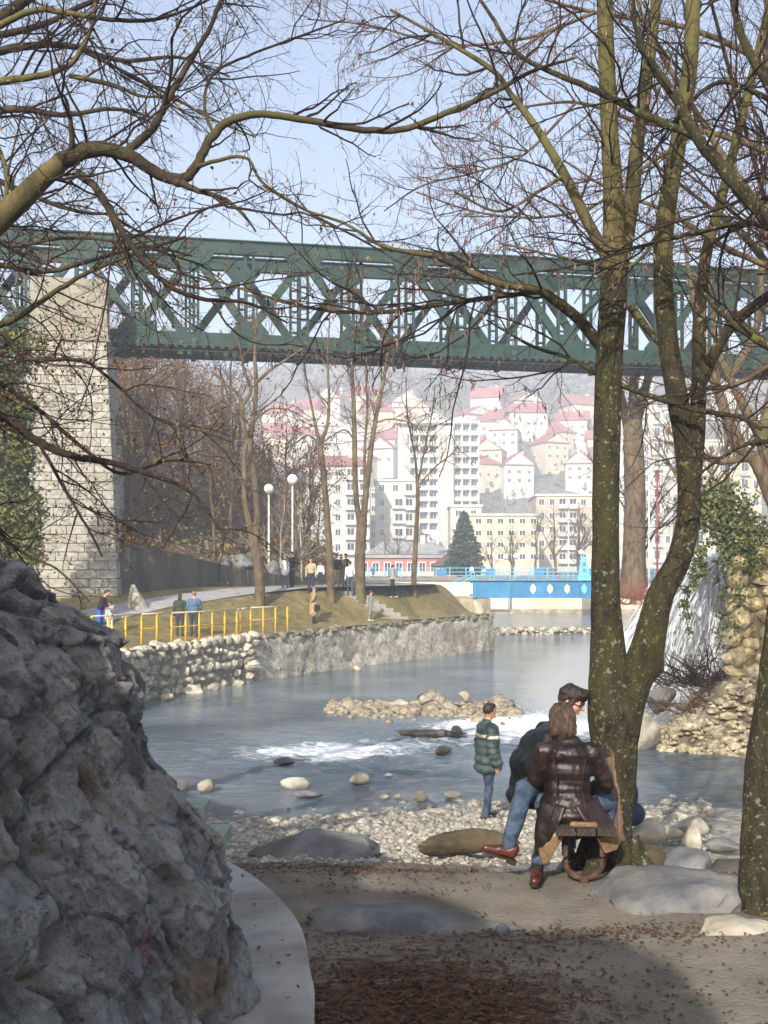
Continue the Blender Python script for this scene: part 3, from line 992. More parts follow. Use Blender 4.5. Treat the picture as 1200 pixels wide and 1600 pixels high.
# ledge and plain upper block beside the truss
M_cap = gm('pier_cap_render', hx('7a766a'), hx('979182'), 1.2, .92, .3, 20, c3=hx('8a8470'), s3=.5, a3=.5)
mb = MB()
q0 = [BP(sl - .12, PO0 - .14, PZ1 + .02) - pl, BP(sr + .12, PO0 - .14, PZ1 + .02) - pl, BP(sr + .12, PO1 + .1, PZ1 + .02) - pl, BP(sl - .12, PO1 + .1, PZ1 + .02) - pl]
q1 = [v + Vector((0, 0, .26)) for v in q0]
mb.add(q0 + q1, [(0, 1, 2, 3), (4, 5, 6, 7), (0, 1, 5, 4), (1, 2, 6, 5), (2, 3, 7, 6), (3, 0, 4, 7)])
mb.build('ledge', M_cap, pier)
for nm, o0, o1, zz0, zz1, g in (('string_course', PO0 - .02, PO0 + 1.9, PZ1 + .28, PZ1 + .68, .04), ('upper_block', PO0 + .03, PO0 + 1.85, PZ1 + .68, WZ(438, 50.5), 0.0)):
    mb = MB()
    q0 = [BP(sl - g, o0, zz0) - pl, BP(sr + g, o0, zz0) - pl, BP(sr + g, o1, zz0) - pl, BP(sl - g, o1, zz0) - pl]
    q1 = [Vector((v.x, v.y, zz1 - pl.z)) for v in q0]
    mb.add(q0 + q1, [(0, 1, 2, 3), (4, 5, 6, 7), (0, 1, 5, 4), (1, 2, 6, 5), (2, 3, 7, 6), (3, 0, 4, 7)])
    mb.build(nm, M_cap, pier)

# ------------------------------------------------------------------ green truss bridge
M_green = gm('green_bridge_paint', hx('102b25'), hx('193c32'), 1.5, .55, .15, 30, c3=hx('1f382d'), s3=.5, a3=.6, spec=.3)
M_green_dk = gm('green_paint_grimy', hx('1c3a30'), hx('2a5142'), 2, .7, c3=hx('3a3a30'), s3=.8, a3=.5)
M_steel_dark = gm('sooty_deck_steel', hx('22262a'), hx('3a3d3c'), 2, .8)
bridge = empty('railway_bridge', tuple(BP(19, 2.3, BZ0)), 0, 'dark green riveted steel truss railway bridge crossing the whole picture', 'bridge')
bl_ = bridge.location.copy()
S0, S1 = -12.0, 56.0
HP = 2.72                                     # half panel
sc0 = s_at_px(475)                            # a top node seen at this column
def bbar(mb, s0, z0, s1, z1, off, w, t):
    mb.bar(BP(s0, off, z0) - bl_, BP(s1, off, z1) - bl_, w, t, up=BN)
zt0 = BZ1 - .62; zb1 = BZ0 + .78              # chord inner edges
for off, sgn in ((0.0, 'near'), (TW, 'far')):
    # chords: web plates with flange plates
    mb = MB(); bbar(mb, S0, BZ1 - .31, S1, BZ1 - .31, off, .62, .34)
    o = mb.build('top_chord', M_green, bridge)
    mb = MB(); bbar(mb, S0, BZ1 + .02, S1, BZ1 + .02, off, .05, .62); mb.build('flange', M_green_dk, o)
    mb = MB(); bbar(mb, S0, BZ0 + .43, S1, BZ0 + .43, off, .66, .34)
    ob = mb.build('bottom_chord', M_green, bridge)
    mb = MB(); bbar(mb, S0, BZ0 + .10, S1, BZ0 + .10, off, .05, .6); mb.build('flange', M_green_dk, ob)
    # node list: even = top node, odd = bottom node
    k0 = int((S0 - sc0) / HP) - 1
    sft = 0.0 if off == 0 else HP * .93
    dmesh = {}
    for k in range(k0, k0 + int((S1 - S0) / HP) + 3):
        s = sc0 + k * HP + sft; s2 = s + HP
        if s < S0 or s2 > S1: continue
        top = (k % 2 == 0)
        za, zb = (zt0 - .1, zb1 + .1) if top else (zb1 + .1, zt0 - .1)
        key = (top, off)
        if key not in dmesh:
            mb = MB()
            for dd in (-.13, .13):           # built-up diagonal: two channels with lacing
                mb.bar(BD * 0 + BN * dd + Vector((0, 0, za)), BD * HP + BN * dd + Vector((0, 0, zb)), .40 if dd < 0 else .36, .05, up=BN)
            for q in range(9):
                u0 = (q + .2) / 9; u1 = (q + .8) / 9
                mb.bar(BD * (HP * u0) - BN * .13 + Vector((0, 0, za + (zb - za) * u0)), BD * (HP * u1) + BN * .13 + Vector((0, 0, za + (zb - za) * u1)), .06, .02)
            dmesh[key] = mb.mesh('diagonal')
        p = BP(s, off, 0) - bl_
        o = link('diagonal', dmesh[key], M_green, bridge, (p.x, p.y, -bl_.z))
        # vertical: paired angles with lacing plates
        key = ('v', off)
        if key not in dmesh:
            mb = MB()
            for ds in (-.2, .2):
                mb.bar(BD * ds + Vector((0, 0, zb1)), BD * ds + Vector((0, 0, zt0)), .13, .22, up=BN)
            for q in range(7):
                z = zb1 + .3 + q * (zt0 - zb1 - .6) / 6
                mb.bar(BD * -.2 + Vector((0, 0, z)), BD * .2 + Vector((0, 0, z)), .12, .03, up=BN)
            dmesh[key] = mb.mesh('vertical_post')
        p = BP(s, off + .10, 0) - bl_
        link('vertical_post', dmesh[key], M_green, bridge, (p.x, p.y, -bl_.z))
        # gusset plate + rivet rows
        key = ('g', top, off)
        if key not in dmesh:
            mb = MB(); zc = BZ1 - .62 if top else BZ0 + .78
            sg = -1 if top else 1
            poly = [(-.95, 0), (-.95, .1 * sg), (-.5, .62 * sg), (.5, .62 * sg), (.95, .1 * sg), (.95, 0), (.6, -.35 * sg), (-.6, -.35 * sg)]
            mb.prism([BD * x + Vector((0, 0, zc + z)) - BN * .20 for x, z in poly], BN * 0, BN * .035)
            dmesh[key] = mb.mesh('gusset_plate')
            mr_ = MB()
            for ix in range(7):
                for iz in range(4):
                    c = BD * (-.42 + ix * .14) + Vector((0, 0, zc + sg * (.42 - iz * .19))) - BN * .205
                    mr_.cbox(c, .055, .05, .055)
            dmesh[('r', top, off)] = mr_.mesh('rivets')
        p = BP(s, off, 0) - bl_
        go = link('gusset_plate', dmesh[key], M_green, bridge, (p.x, p.y, -bl_.z))
        if off == 0:
            ro = link('rivets', dmesh[('r', top, off)], M_green_dk, go); ro['kind'] = 'stuff'
    # splice plates between nodes on the chords
    if off == 0:
        for k in range(k0, k0 + int((S1 - S0) / HP) + 3):
            s = sc0 + (k + .95) * HP
            if s < S0 or s > S1: continue
            for nm, zc in (('splice_plate', BZ1 - .31), ('splice_plate', BZ0 + .45)):
                key = ('s', zc)
                if key not in dmesh:
                    mb = MB(); mb.bar(BD * -.42 + Vector((0, 0, zc)) - BN * .185, BD * .42 + Vector((0, 0, zc)) - BN * .185, .5, .03, up=BN)
                    for q in range(5):
                        z = zc - .2 + q * .1
                        mb.bar(BD * -.4 + Vector((0, 0, z)) - BN * .205, BD * .4 + Vector((0, 0, z)) - BN * .205, .035, .03, up=BN)
                    dmesh[key] = mb.mesh('splice_plate')
                p = BP(s, 0, 0) - bl_
                link(nm, dmesh[key], M_green, bridge, (p.x, p.y, -bl_.z))
# deck: stringers, cross girders, sleepers, walkway
for off in (.75, 2.1):
    mb = MB(); bbar(mb, S0, BZ0 + .30, S1, BZ0 + .30, off, .4, .14); mb.build('stringer', M_green_dk, bridge)
cg = MB(); cg.bar(BN * -.28 + Vector((0, 0, BZ0 + .20)), BN * (TW + .2) + Vector((0, 0, BZ0 + .20)), .24, .5)
cgm = cg.mesh('cross_girder')
tg = MB(); tg.bar(BN * .1 + Vector((0, 0, BZ1 - .12)), BN * (TW - .1) + Vector((0, 0, BZ1 - .12)), .16, .22)
tgm = tg.mesh('top_strut')
for k in range(int((S1 - S0) / HP)):
    s = sc0 + (int((S0 - sc0) / HP) + k) * HP
    if s < S0: continue
    p = BP(s, 0, 0) - bl_
    link('cross_girder', cgm, M_green_dk, bridge, (p.x, p.y, -bl_.z))
    if k % 2 == 0: link('top_strut', tgm, M_green_dk, bridge, (p.x, p.y, -bl_.z))
mb = MB()
for s in np.arange(S0, S1, .45): mb.bar(BP(s, -.30, BZ0 + .02) - bl_, BP(s, TW - .5, BZ0 + .02) - bl_, .2, .12)
o = mb.build('sleepers', M_steel_dark, bridge); o['kind'] = 'stuff'
mb = MB(); bbar(mb, S0, BZ0 - .15, S1, BZ0 - .15, -.1, .05, .08); mb.build('cable_pipe', M_steel_dark, bridge)

# ------------------------------------------------------------------ river walls of the left bank
rubw = empty('rubble_river_wall', (-7.9, 34, 0), 0, 'low dry stone rubble wall below the yellow railing', 'wall')
wl0 = rubw.location.copy()
rs = [rock_mesh('stone', 100 + k, (1, 1, 1), 2, 12, .10) for k in range(7)]
for me in rs: me.materials.append(M_rubble)
rng = random.Random(11)
def off2(p): return (p[0] - wl0.x, p[1] - wl0.y)
segs = [((-8.3, 28.5), (-7.75, 36.6)), ((-7.75, 36.6), (-5.35, 42.2))]
mb = MB()
for a, b in segs:
    A = Vector((*a, 0)) - wl0; B = Vector((*b, 0)) - wl0; A.z = B.z = 0
    n = Vector(((b[1] - a[1]), -(b[0] - a[0]), 0)).normalized()
    mb.prism([A + n * .02 + Vector((0, 0, -.6)), A + n * .02 + Vector((0, 0, 1.62)), A - n * .8 + Vector((0, 0, 1.62)), A - n * .8 + Vector((0, 0, -.6))], A, B)
mb.build('backing', M_mortar, rubw)
rubble(rubw, 'stone', rs, off2((-8.0, 32.5)), off2((-7.75, 36.6)), -.1, 1.65, .42, .5, rng, .12)
rubble(rubw, 'stone', rs, off2((-7.75, 36.6)), off2((-5.35, 42.2)), -.1, 1.6, .40, .5, rng, .14)
# taller corner where the rubble wall stops
for k in range(12):
    o = link('stone', rs[k % 7], None, rubw, (-5.25 - wl0.x + rng.uniform(-.15, .2), 42.2 - wl0.y + rng.uniform(-.3, .35), .1 + k * .16), (rng.uniform(-.4, .4), 0, rng.uniform(0, 6)), (.3, .27, .17))
M_foot = gm('foot_boulder', hx('8f8672'), hx('cdc4ae'), 2.5, .93, .6, 10, randv=.15)
for k, (px, py, w) in enumerate(((300, 1078, .75), (335, 1072, .5), (262, 1088, .6), (372, 1066, .45), (420, 1057, .4), (557, 1043, .5))):
    d = 3.82 * F / (py - HOR) - .25
    p = W(px, py, d); p.z = .04
    me = rock_mesh('boulder', 150 + k, (w * .6, w * .45, w * .35), 3, 12, .08)
    o = link('boulder', me, M_foot, None, p, (0, 0, k)); tag(o, ['broad pale boulder at the foot of the rubble wall, in the water', 'smaller pale boulder right of the broad one below the rubble wall', 'pale boulder at the left foot of the rubble wall beside the outcrop', 'grey boulder under the corner of the rubble wall', 'small boulder where the rubble wall meets the long river wall', 'lone pale boulder at the waterline of the long river wall'][k], 'boulder', 'boulders at the foot of the bank walls')

M_rwall = gm('rubble_concrete', hx('aaa291'), hx('dbd4c3'), 4.5, .93, .7, 9, c3=hx('857c68'), s3=.7, a3=.6, world=True, bdist=.10)
add_specks(M_rwall, [(5, .57, hx('776f60'), .6), (11, .58, hx('6a6254'), .7), (17, .62, hx('e0dacb'), .5)])
rw = empty('river_wall', (0, 52, 0), 0, 'long low rough concrete river wall edging the lawn, tree shadows on it', 'wall')
r0 = rw.location.copy()
def wall_strip(pts, zt, thick, name, mat, parent, amp=.05, zb=-.7, lean=.12):
    P = resample(pts, .28); rows = []
    for i, (x, y) in enumerate(P):
        a = P[max(i - 1, 0)]; b = P[min(i + 1, len(P) - 1)]
        d = (b - a) / np.linalg.norm(b - a); n = np.array([d[1], -d[0]])
        row = []
        top = zt(y)
        for z in np.linspace(zb, top, 13):
            j = amp * noise.fractal(Vector((x * 1.7, y * 1.7, z * 2.4)), .8, 2.1, 5)
            q = np.array([x, y]) + n * (lean * (top - z) * .5 + j)
            row.append((q[0], q[1], z))
        q = np.array([x, y]) - n * thick
        row.append((q[0], q[1], top)); row.append((q[0], q[1], top - .8))
        rows.append([(c[0] - r0.x, c[1] - r0.y, c[2]) for c in row])
    o = sheet(name, rows, mat, True, None); o.parent = parent
    bm = bmesh.new(); bm.from_mesh(o.data)
    bmesh.ops.recalc_face_normals(bm, faces=bm.faces)
    # outward = away from NRM
    s = sum(f.normal.dot(-NRM) * f.calc_area() for f in bm.faces)
    if s < 0: bmesh.ops.reverse_faces(bm, faces=bm.faces)
    bm.to_mesh(o.data); bm.free()
    return o
wall_strip([(-5.35, 42.0), (-1.46, 49.8), (3.0, 57), (6.25, 62.5)], lambda y: 1.62 + .25 * sstep(42, 62, y), .5, 'face', M_rwall, rw, amp=.11)
wall_strip([(6.25, 62.5), (5.9, 64.2), (5.4, 67.5), (2.5, 85)], lambda y: 1.87 + 1.0 * sstep(63.5, 65, y), .5, 'end_return', M_rwall, rw)
M_capst = gm('weathered_cap_stone', hx('6e6858'), hx('a09781'), 4, .95, .9, 12, c3=hx('55503f'), s3=1.5, a3=.6, randv=.2, bdist=.06)
cs = [rock_mesh('cap_stone', 180 + k, (1, 1, 1), 2, 12, .10) for k in range(6)]
for me in cs: me.materials.append(M_capst)
CP = resample([(-5.3, 42.3), (-1.5, 49.9), (2.95, 57.1), (6.1, 62.4)], .42)
for i, (x, y) in enumerate(CP):
    zt = 1.66 + .25 * sstep(42, 62, y)
    link('cap_stone', cs[i % 6], None, rw, (x - r0.x - .12 + rng.uniform(-.06, .06), y - r0.y, zt + rng.uniform(-.03, .05)), (rng.uniform(-.3, .3), rng.uniform(-.2, .2), rng.uniform(0, 6)), (.34, .27, .17 + rng.uniform(0, .08)))
# sloping concrete abutment of the blue footbridge
abut = empty('bridge_abutment', (5.0, 65.3, 1.9), 0, 'low stained concrete abutment under the left end of the blue footbridge', 'abutment')
M_abut = gm('stained_concrete', hx('8d836d'), hx('b1a68c'), 2, .92, .5, 14, c3=hx('6a5c48'), s3=.8, a3=.6)
mb = MB(); mb.box(-3.4, 1.25, -.25, .35, -1.9, 1.05); mb.build('wall', M_abut, abut)
mb = MB(); mb.box(.55, 1.35, -.6, 1.2, -1.9, 1.0); mb.build('bearing_block', M_abut, abut)
mb = MB(); mb.box(-3.45, .5, -.3, .4, 1.055, 1.15); mb.build('coping', M_conc, abut)

# ------------------------------------------------------------------ retaining wall along the path, its shade painted into the dark concrete
M_ret = gm('shade_dark_concrete', hx('2b2c28'), hx('4d4d44'), 1.6, .9, .4, 20, c3=hx('6b675a'), s3=1.4, a3=.35, stretch=(1, 1, .25))
ret = empty('retaining_wall', (-10, 50, 2.5), 0, 'concrete retaining wall beside the rising promenade, shade painted into its dark colour', 'wall')
RW = []
for y in np.arange(50.6, 62.1, .5):
    # point with t = t_hill at this y
    t = t_hill(y) - .50
    y0 = y - NRM.y * t
    RW.append((wall_x(y0) + NRM.x * t, y))
mb = MB(); b0 = ret.location
for i in range(len(RW) - 1):
    (xa, ya), (xb, yb) = RW[i], RW[i + 1]
    za, zb_ = path_z(ya), path_z(yb); ha, hb = ret_h(ya) + .12, ret_h(yb) + .12
    w = .32
    vs = [(xa + .15, ya, za - .5), (xb + .15, yb, zb_ - .5), (xb, yb, zb_ + hb), (xa, ya, za + ha), (xa - w, ya + .1, za + ha), (xb - w, yb + .1, zb_ + hb)]
    mb.add([Vector(v) - b0 for v in vs], [(0, 1, 2, 3), (3, 2, 5, 4)])
mb.build('face', M_ret, ret)
for i in range(0, len(RW) - 4, 4):
    (xa, ya) = RW[i]
    mb = MB(); z = path_z(ya)
    mb.bar(Vector((xa + .13, ya, z - .3)) - b0, Vector((xa + .02, ya, z + ret_h(ya) + .1)) - b0, .05, .06); mb.build('joint_strip', M_ret, ret)

# ------------------------------------------------------------------ yellow railing on the rubble wall
M_yel = gm('yellow_rail_paint', hx('c8951c'), hx('e5b52c'), 6, .5, spec=.4, c3=hx('a87a1e'), s3=2.5, a3=.5)
M_railtop = gm('worn_pale_handrail', hx('b5a98c'), hx('d9cdb0'), 6, .5)
rail = empty('railing', (-6.8, 38, 1.7), 0, 'yellow tubular railing on top of the rubble wall', 'railing')
b0 = rail.location.copy()
RL = [(-9.3, 34.6), (-8.25, 37.0), (-7.5, 38.4), (-5.75, 42.45), (-5.65, 42.9), (-5.35, 43.6), (-4.05, 45.6)]
RZ = [1.72, 1.72, 1.72, 1.72, 1.75, 1.78, 1.80]
P3 = [Vector((x, y, z)) for (x, y), z in zip(RL, RZ)]
def along(P3, step):
    out = []
    for a, b in zip(P3[:-1], P3[1:]):
        L = (b - a).length; n = max(1, round(L / step))
        for k in range(n): out.append(a + (b - a) * (k / n))
    out.append(P3[-1]); return out
for nm, h, mt, r in (('handrail', 1.08, M_railtop, .028), ('middle_rail', .58, M_yel, .02)):
    mb = MB()
    for a, b in zip(P3[:-1], P3[1:]): mb.tube([a - b0 + Vector((0, 0, h)), b - b0 + Vector((0, 0, h))], r, 8)
    mb.build(nm, mt, rail, True)
pm = MB().tube([(0, 0, -.15), (0, 0, 1.07)], .038, 8).mesh('post', True)
for p in along(P3, .95): link('post', pm, M_yel, rail, p - b0)

# ------------------------------------------------------------------ blue footbridge
M_blue = gm('blue_bridge_paint', hx('2a6c96'), hx('4487b0'), .8, .45, spec=.4, c3=hx('2a6d96'), s3=.6, a3=.5)
M_blue_lt = gm('pale_blue_paint', hx('4fa5d0'), hx('7cc0e0'), 2, .5)
fb = empty('footbridge', (5.3, 65, 2.98), math.radians(0), 'blue steel girder footbridge with hexagonal openings over the river', 'footbridge')
GL, GH = 24.0, .96
def girder_mesh():
    # plate with hexagonal holes, built from strips round each hole
    mb = MB(); s = 3.6; pitch = 1.02; hw, hh, q = .17, .32, .12
    y0, y1 = -.03, .03
    mb.box(0, s - pitch / 2, y0, y1, 0, GH)
    n = 18
    for i in range(n):
        c = s + i * pitch; l = c - pitch / 2; r = c + pitch / 2; m = GH * .52
        hexp = [(c - hw, m - q), (c, m - hh), (c + hw, m - q), (c + hw, m + q), (c, m + hh), (c - hw, m + q)]
        quads = [[(l, 0), (c, 0), hexp[1], hexp[0]], [(c, 0), (r, 0), hexp[2], hexp[1]], [(r, 0), (r, GH), hexp[3], hexp[2]],
                 [(r, GH), (c, GH), hexp[4], hexp[3]], [(c, GH), (l, GH), hexp[5], hexp[4]], [(l, GH), (l, 0), hexp[0], hexp[5]]]
        for qd in quads:
            mb.prism([(x, y0, z) for x, z in qd], (0, 0, 0), (0, y1 - y0, 0))
    mb.box(s + (n - .5) * pitch, GL, y0, y1, 0, GH)
    return mb.mesh('girder')
gme = girder_mesh()
for yy in (0, 2.2):
    if yy == 0: g = link('girder', gme, M_blue, fb, (0, yy, 0))
    else: g = MB().box(0, GL, -.03, .03, 0, .16).box(0, GL, -.03, .03, GH - .12, GH).build('girder', M_blue, fb, loc=(0, yy, 0))
    mb = MB(); mb.box(0, GL, -.16, .16, GH + .003, GH + .05); mb.box(0, GL, -.16, .16, -.05, -.003); mb.build('flange', M_blue, g)
    for k in range(7):
        mb = MB(); x = .25 + k * 2.04; mb.box(x - .03, x + .03, -.12, -.032, .01, GH - .01); mb.build('stiffener', M_blue, g)
mb = MB(); mb.box(0, GL, .2, 2.0, .02, .14); mb.build('deck', M_conc, fb)
for yy in (0, 2.2):
    rl = MB()
    for h in (.5, .25): rl.tube([(0, yy, GH + .05 + h), (GL, yy, GH + .05 + h)], .022, 6)
    rl.build('handrail', M_blue_lt, fb)
pm = MB().tube([(0, 0, 0), (0, 0, .5)], .03, 6).mesh('rail_post')
for k in range(21):
    for yy in (0, 2.2): link('rail_post', pm, M_blue_lt, fb, (.1 + k * 1.18, yy, GH + .05))
mb = MB(); mb.tube([(0, 0, GH + .5), (-1.5, .2, GH - .2)], .03, 6); mb.tube([(0, 0, GH + .25), (-1.5, .2, GH - .45)], .03, 6); mb.build('ramp_handrail', M_blue_lt, fb)

# ------------------------------------------------------------------ far quay wall, railing, kiosk tower
M_quay = gm('cream_quay_wall', hx('c9c0a8'), hx('e2dac4'), .5, .9, .2, 10, c3=hx('a89c82'), s3=.15, a3=.5)
quay = empty('quay_wall', (10, 134.5, 0), 0, 'cream coloured quay wall on the far side of the river', 'wall')
mb = MB(); mb.box(-45, 60, -.4, .6, -.9, 4.05); mb.build('face', M_quay, quay)
mb = MB(); mb.box(-45, 60, -1.2, -.403, -.9, .55); mb.build('footing', M_abut, quay)
mb = MB(); mb.box(-45, 60, -.7, .8, 4.053, 4.45); mb.build('coping', M_mortar, quay)
o = MB().box(0, 3.4, -1.5, -.405, .4, 2.9).box(-.15, 3.55, -1.55, -.41, 2.905, 3.1).build('outfall_box', M_conc, quay, loc=(-3.9 + WX(752, 134.5) - 10 + 3.9, 0, 0))
MB().box(.3, 3.1, -1.62, -1.503, .6, 2.6).build('sluice_plate', gm('pale_sluice_metal', hx('b9bdb8'), hx('d2d4cc'), 2, .6), o)
frl = empty('promenade_railing', (10, 134, 4.45), 0, 'long pale blue railing along the far quay', 'railing')
mb = MB()
for h in (1.15, .65, .2): mb.box(-32, 50, -.04, .04, h - .035, h + .035)
mb.build('rails', M_blue_lt, frl)
pm = MB().box(-.06, .06, -.06, .06, 0, 1.2).mesh('post')
for k in range(42): link('post', pm, M_blue_lt, frl, (-31.9 + k * 2, 0, 0))
pn = MB().box(-.6, .6, -.05, .05, .1, 1.05).mesh('panel')
for k in range(7): link('panel', pn, M_blue, frl, (-20.9 + k * 6.0, -.12, 0))
tow = empty('blue_gauge_tower', tuple(W(912, 900, 129)), 0, 'small tapering bright blue tower at the far end of the footbridge', 'tower')
mb = MB(); mb.add([(-1.3, -.8, 0), (1.3, -.8, 0), (1.3, .8, 0), (-1.3, .8, 0), (-.7, -.5, 3.6), (.7, -.5, 3.6), (.7, .5, 3.6), (-.7, .5, 3.6)], [(0, 3, 2, 1), (4, 5, 6, 7), (0, 1, 5, 4), (1, 2, 6, 5), (2, 3, 7, 6), (3, 0, 4, 7)])
mb.box(-1.5, 1.5, -1, 1, -3.4, -.003)
mb.build('body', M_blue_lt, tow)
MB().box(-.3, .3, -1.06, -.70, .8, 1.4).box(-.3, .3, -.95, -.6, 2.0, 2.6).build('opening', M_blue, tow)
tow.scale = (.5, .5, .62)

# ------------------------------------------------------------------ right bank stone wall, from whose top the water falls
rst = empty('stone_wall', (9, 27, 1), 0, 'ochre rubble stone wall hung with ivy beside the waterfall', 'wall')
b0 = rst.location.copy()
M_dkst = gm('wall_core', hx('4e4634'), hx('6d6248'), 2, .95)
A_, B_, C_ = (8.45, 26.3), (14.5, 25.0), (9.75, 30.2)
def o2(p): return (p[0] - b0.x, p[1] - b0.y)
mb = MB()
poly = [Vector((x - b0.x, y - b0.y, -1.4)) for x, y in ((8.5, 26.4), (14.5, 25.1), (16, 31), (9.85, 30.2))]
mb.prism(poly, (0, 0, 0), (0, 0, 4.55)); mb.build('core', M_dkst, rst)
rs2 = [rock_mesh('stone', 220 + k, (1, 1, 1), 2, 11, .08) for k in range(6)]
for me in rs2: me.materials.append(M_stone_r)
rng = random.Random(21)
rubble(rst, 'stone', rs2, o2(A_), o2((12.0, 25.55)), -.6, 3.5, .40, .5, rng, .1)
rubble(rst, 'stone', rs2, o2(C_), o2(A_), -.6, 3.5, .5, .5, rng, .1)
# water channel above the wall: stone outlet
out = empty('outlet_channel', (10.4, 31.2, 4.0), 0, 'stone outlet lip at the top of the waterfall', 'channel')
MB().box(-.6, 6, -1.1, .9, -4.6, .55).build('bed', M_dkst, out)
MB().box(-.5, 6, -1.3, -1.103, -4.6, 1.0).build('side_wall', M_stone_r, out)
MB().box(-.5, 6, .903, 1.1, -4.6, 1.0).build('side_wall', M_stone_r, out)

# ------------------------------------------------------------------ curved concrete kerb path and steps (near left)
kerb = empty('concrete_kerb', (-1, 6, 1.7), 0, 'broad curved concrete kerb slab along the foot of the outcrop', 'kerb')
b0 = kerb.location.copy()
KR = [(-.30, 3.4), (-.34, 5.3), (-.40, 5.9), (-.50, 6.6), (-.68, 7.2), (-.98, 7.85), (-1.45, 8.5), (-2.1, 9.1)]
KP = catmull([(x, y, 0) for x, y in KR], 40)
M_kerb = gm('worn_concrete_kerb', hx('8d8880'), hx('aeaaa2'), 2.2, .92, .45, 45, c3=hx('7a736a'), s3=1.2, a3=.5, world=True)
cutsK = [0, 12, 22, 31, 39]
for ci in range(4):
    mb = MB(); a, b = cutsK[ci], cutsK[ci + 1]
    vs = []; n = b - a + 1
    for i in range(a, b + 1):
        x, y = KP[i][0], KP[i][1]; f = .006 if i == a else (-.006 if i == b else 0)
        y += f
        for (dx, z) in ((0, 1.55), (.0, 1.795), (-.03, 1.82), (-1.15, 1.83), (-1.15, 1.55)):
            vs.append(Vector((x + dx, y + (0.25 * dx if dx < -.5 else 0), z)) - b0)
    fs = []
    for i in range(n - 1):
        for k in range(4): fs.append((i * 5 + k, i * 5 + k + 1, (i + 1) * 5 + k + 1, (i + 1) * 5 + k))
    fs.append(tuple(range(5))); fs.append(tuple(range((n - 1) * 5, n * 5))[::-1])
    mb.add(vs, fs); mb.build('slab', M_kerb, kerb)
M_step = gm('greenish_concrete', hx('7d8a80'), hx('9aa59a'), 4, .85, .3, 40)
st = empty('concrete_steps', (-1.7, 10.2, 1.0), 0, 'two greenish concrete step slabs showing behind the outcrop', 'steps')
b0 = st.location.copy()
for (px0, px1, py0, py1, d) in ((262, 318, 1237, 1262, 9.5), (300, 350, 1282, 1306, 8.8)):
    p = W(px1, py1, d); ln = 1.0
    mb = MB(); mb.box(p.x - b0.x - 1.6, p.x - b0.x, d - b0.y, d - b0.y + .42, p.z - b0.z - .10, p.z - b0.z)
    mb.build('slab', M_step, st)
    mb = MB(); mb.box(p.x - b0.x - 1.5, p.x - b0.x - .12, d - b0.y + .1, d - b0.y + .9, -.6, p.z - b0.z - .103)
    mb.build('riser', M_conc, st)
# ================================================================== the town across the river
M_pl_white = gm('white_render', hx('aaa69c'), hx('c8c4ba'), .4, .9, c3=hx('b0aba0'), s3=.12, a3=.4)
M_pl_grey = gm('grey_concrete_panel', hx('a9a59c'), hx('c4c0b6'), .4, .9, c3=hx('8f8b82'), s3=.12, a3=.4)
M_pl_cream = gm('cream_render', hx('ada288'), hx('c8bda3'), .4, .9, c3=hx('b3a684'), s3=.12, a3=.4)
M_pl_beige = gm('beige_render', hx('a89a86'), hx('c4b6a0'), .4, .9)
M_pl_rose = gm('faded_rose_render', hx('a06a62'), hx('b98078'), .4, .9)
M_roof_red = gm('red_roof_tiles', hx('84504a'), hx('a3685f'), 1.2, .9, c3=hx('7a4a44'), s3=.3, a3=.5, randv=.12)
M_roof_gr = gm('grey_roof_sheet', hx('8a8a88'), hx('a5a4a0'), .5, .8)
M_glass = gm('dark_window_glass', hx('20242b'), hx('3c444e'), .3, .15, spec=.6)
M_frame = gm('window_frame_white', hx('d2d0c8'), hx('e6e4dc'), 1, .7)
M_shade = gm('balcony_parapet', hx('b5b0a4'), hx('cfcabd'), .6, .9)
M_red = gm('red_panel', hx('7d3a36'), hx('94504a'), 1, .7)

def window_mesh(w, h):
    """frame with a recessed pane; 2 materials"""
    mb = MB(); t = .12
    mb.box(-w / 2, w / 2, -.06, .05, -h / 2, -h / 2 + t).box(-w / 2, w / 2, -.06, .05, h / 2 - t, h / 2)
    mb.box(-w / 2, -w / 2 + t, -.06, .05, -h / 2 + t, h / 2 - t).box(w / 2 - t, w / 2, -.06, .05, -h / 2 + t, h / 2 - t)
    mb.box(-.04, .04, -.055, .05, -h / 2 + t, h / 2 - t)
    n = len(mb.f)
    mb.box(-w / 2 + t, -.04, -.02, .05, -h / 2 + t, h / 2 - t).box(.04, w / 2 - t, -.02, .05, -h / 2 + t, h / 2 - t)
    me = mb.mesh('window')
    me.materials.append(M_frame); me.materials.append(M_glass)
    me.polygons.foreach_set('material_index', np.array([0 if i < n else 1 for i in range(len(me.polygons))], np.int32))
    return me
WM = {}
def win(parent, x, y, z, w=1.3, h=1.4):
    k = (round(w, 1), round(h, 1))
    if k not in WM: WM[k] = window_mesh(*k)
    return link('window', WM[k], None, parent, (x, y, z))

def bld(name, label, px0, px1, pyt, pyb, d, depth, cat='building', rz=0.0):
    w = (px1 - px0) * d / F; h = (pyb - pyt) * d / F
    c = W(.5 * (px0 + px1), pyb, d)
    o = empty(name, (c.x, c.y, c.z), rz, label, cat)
    return o, w, h

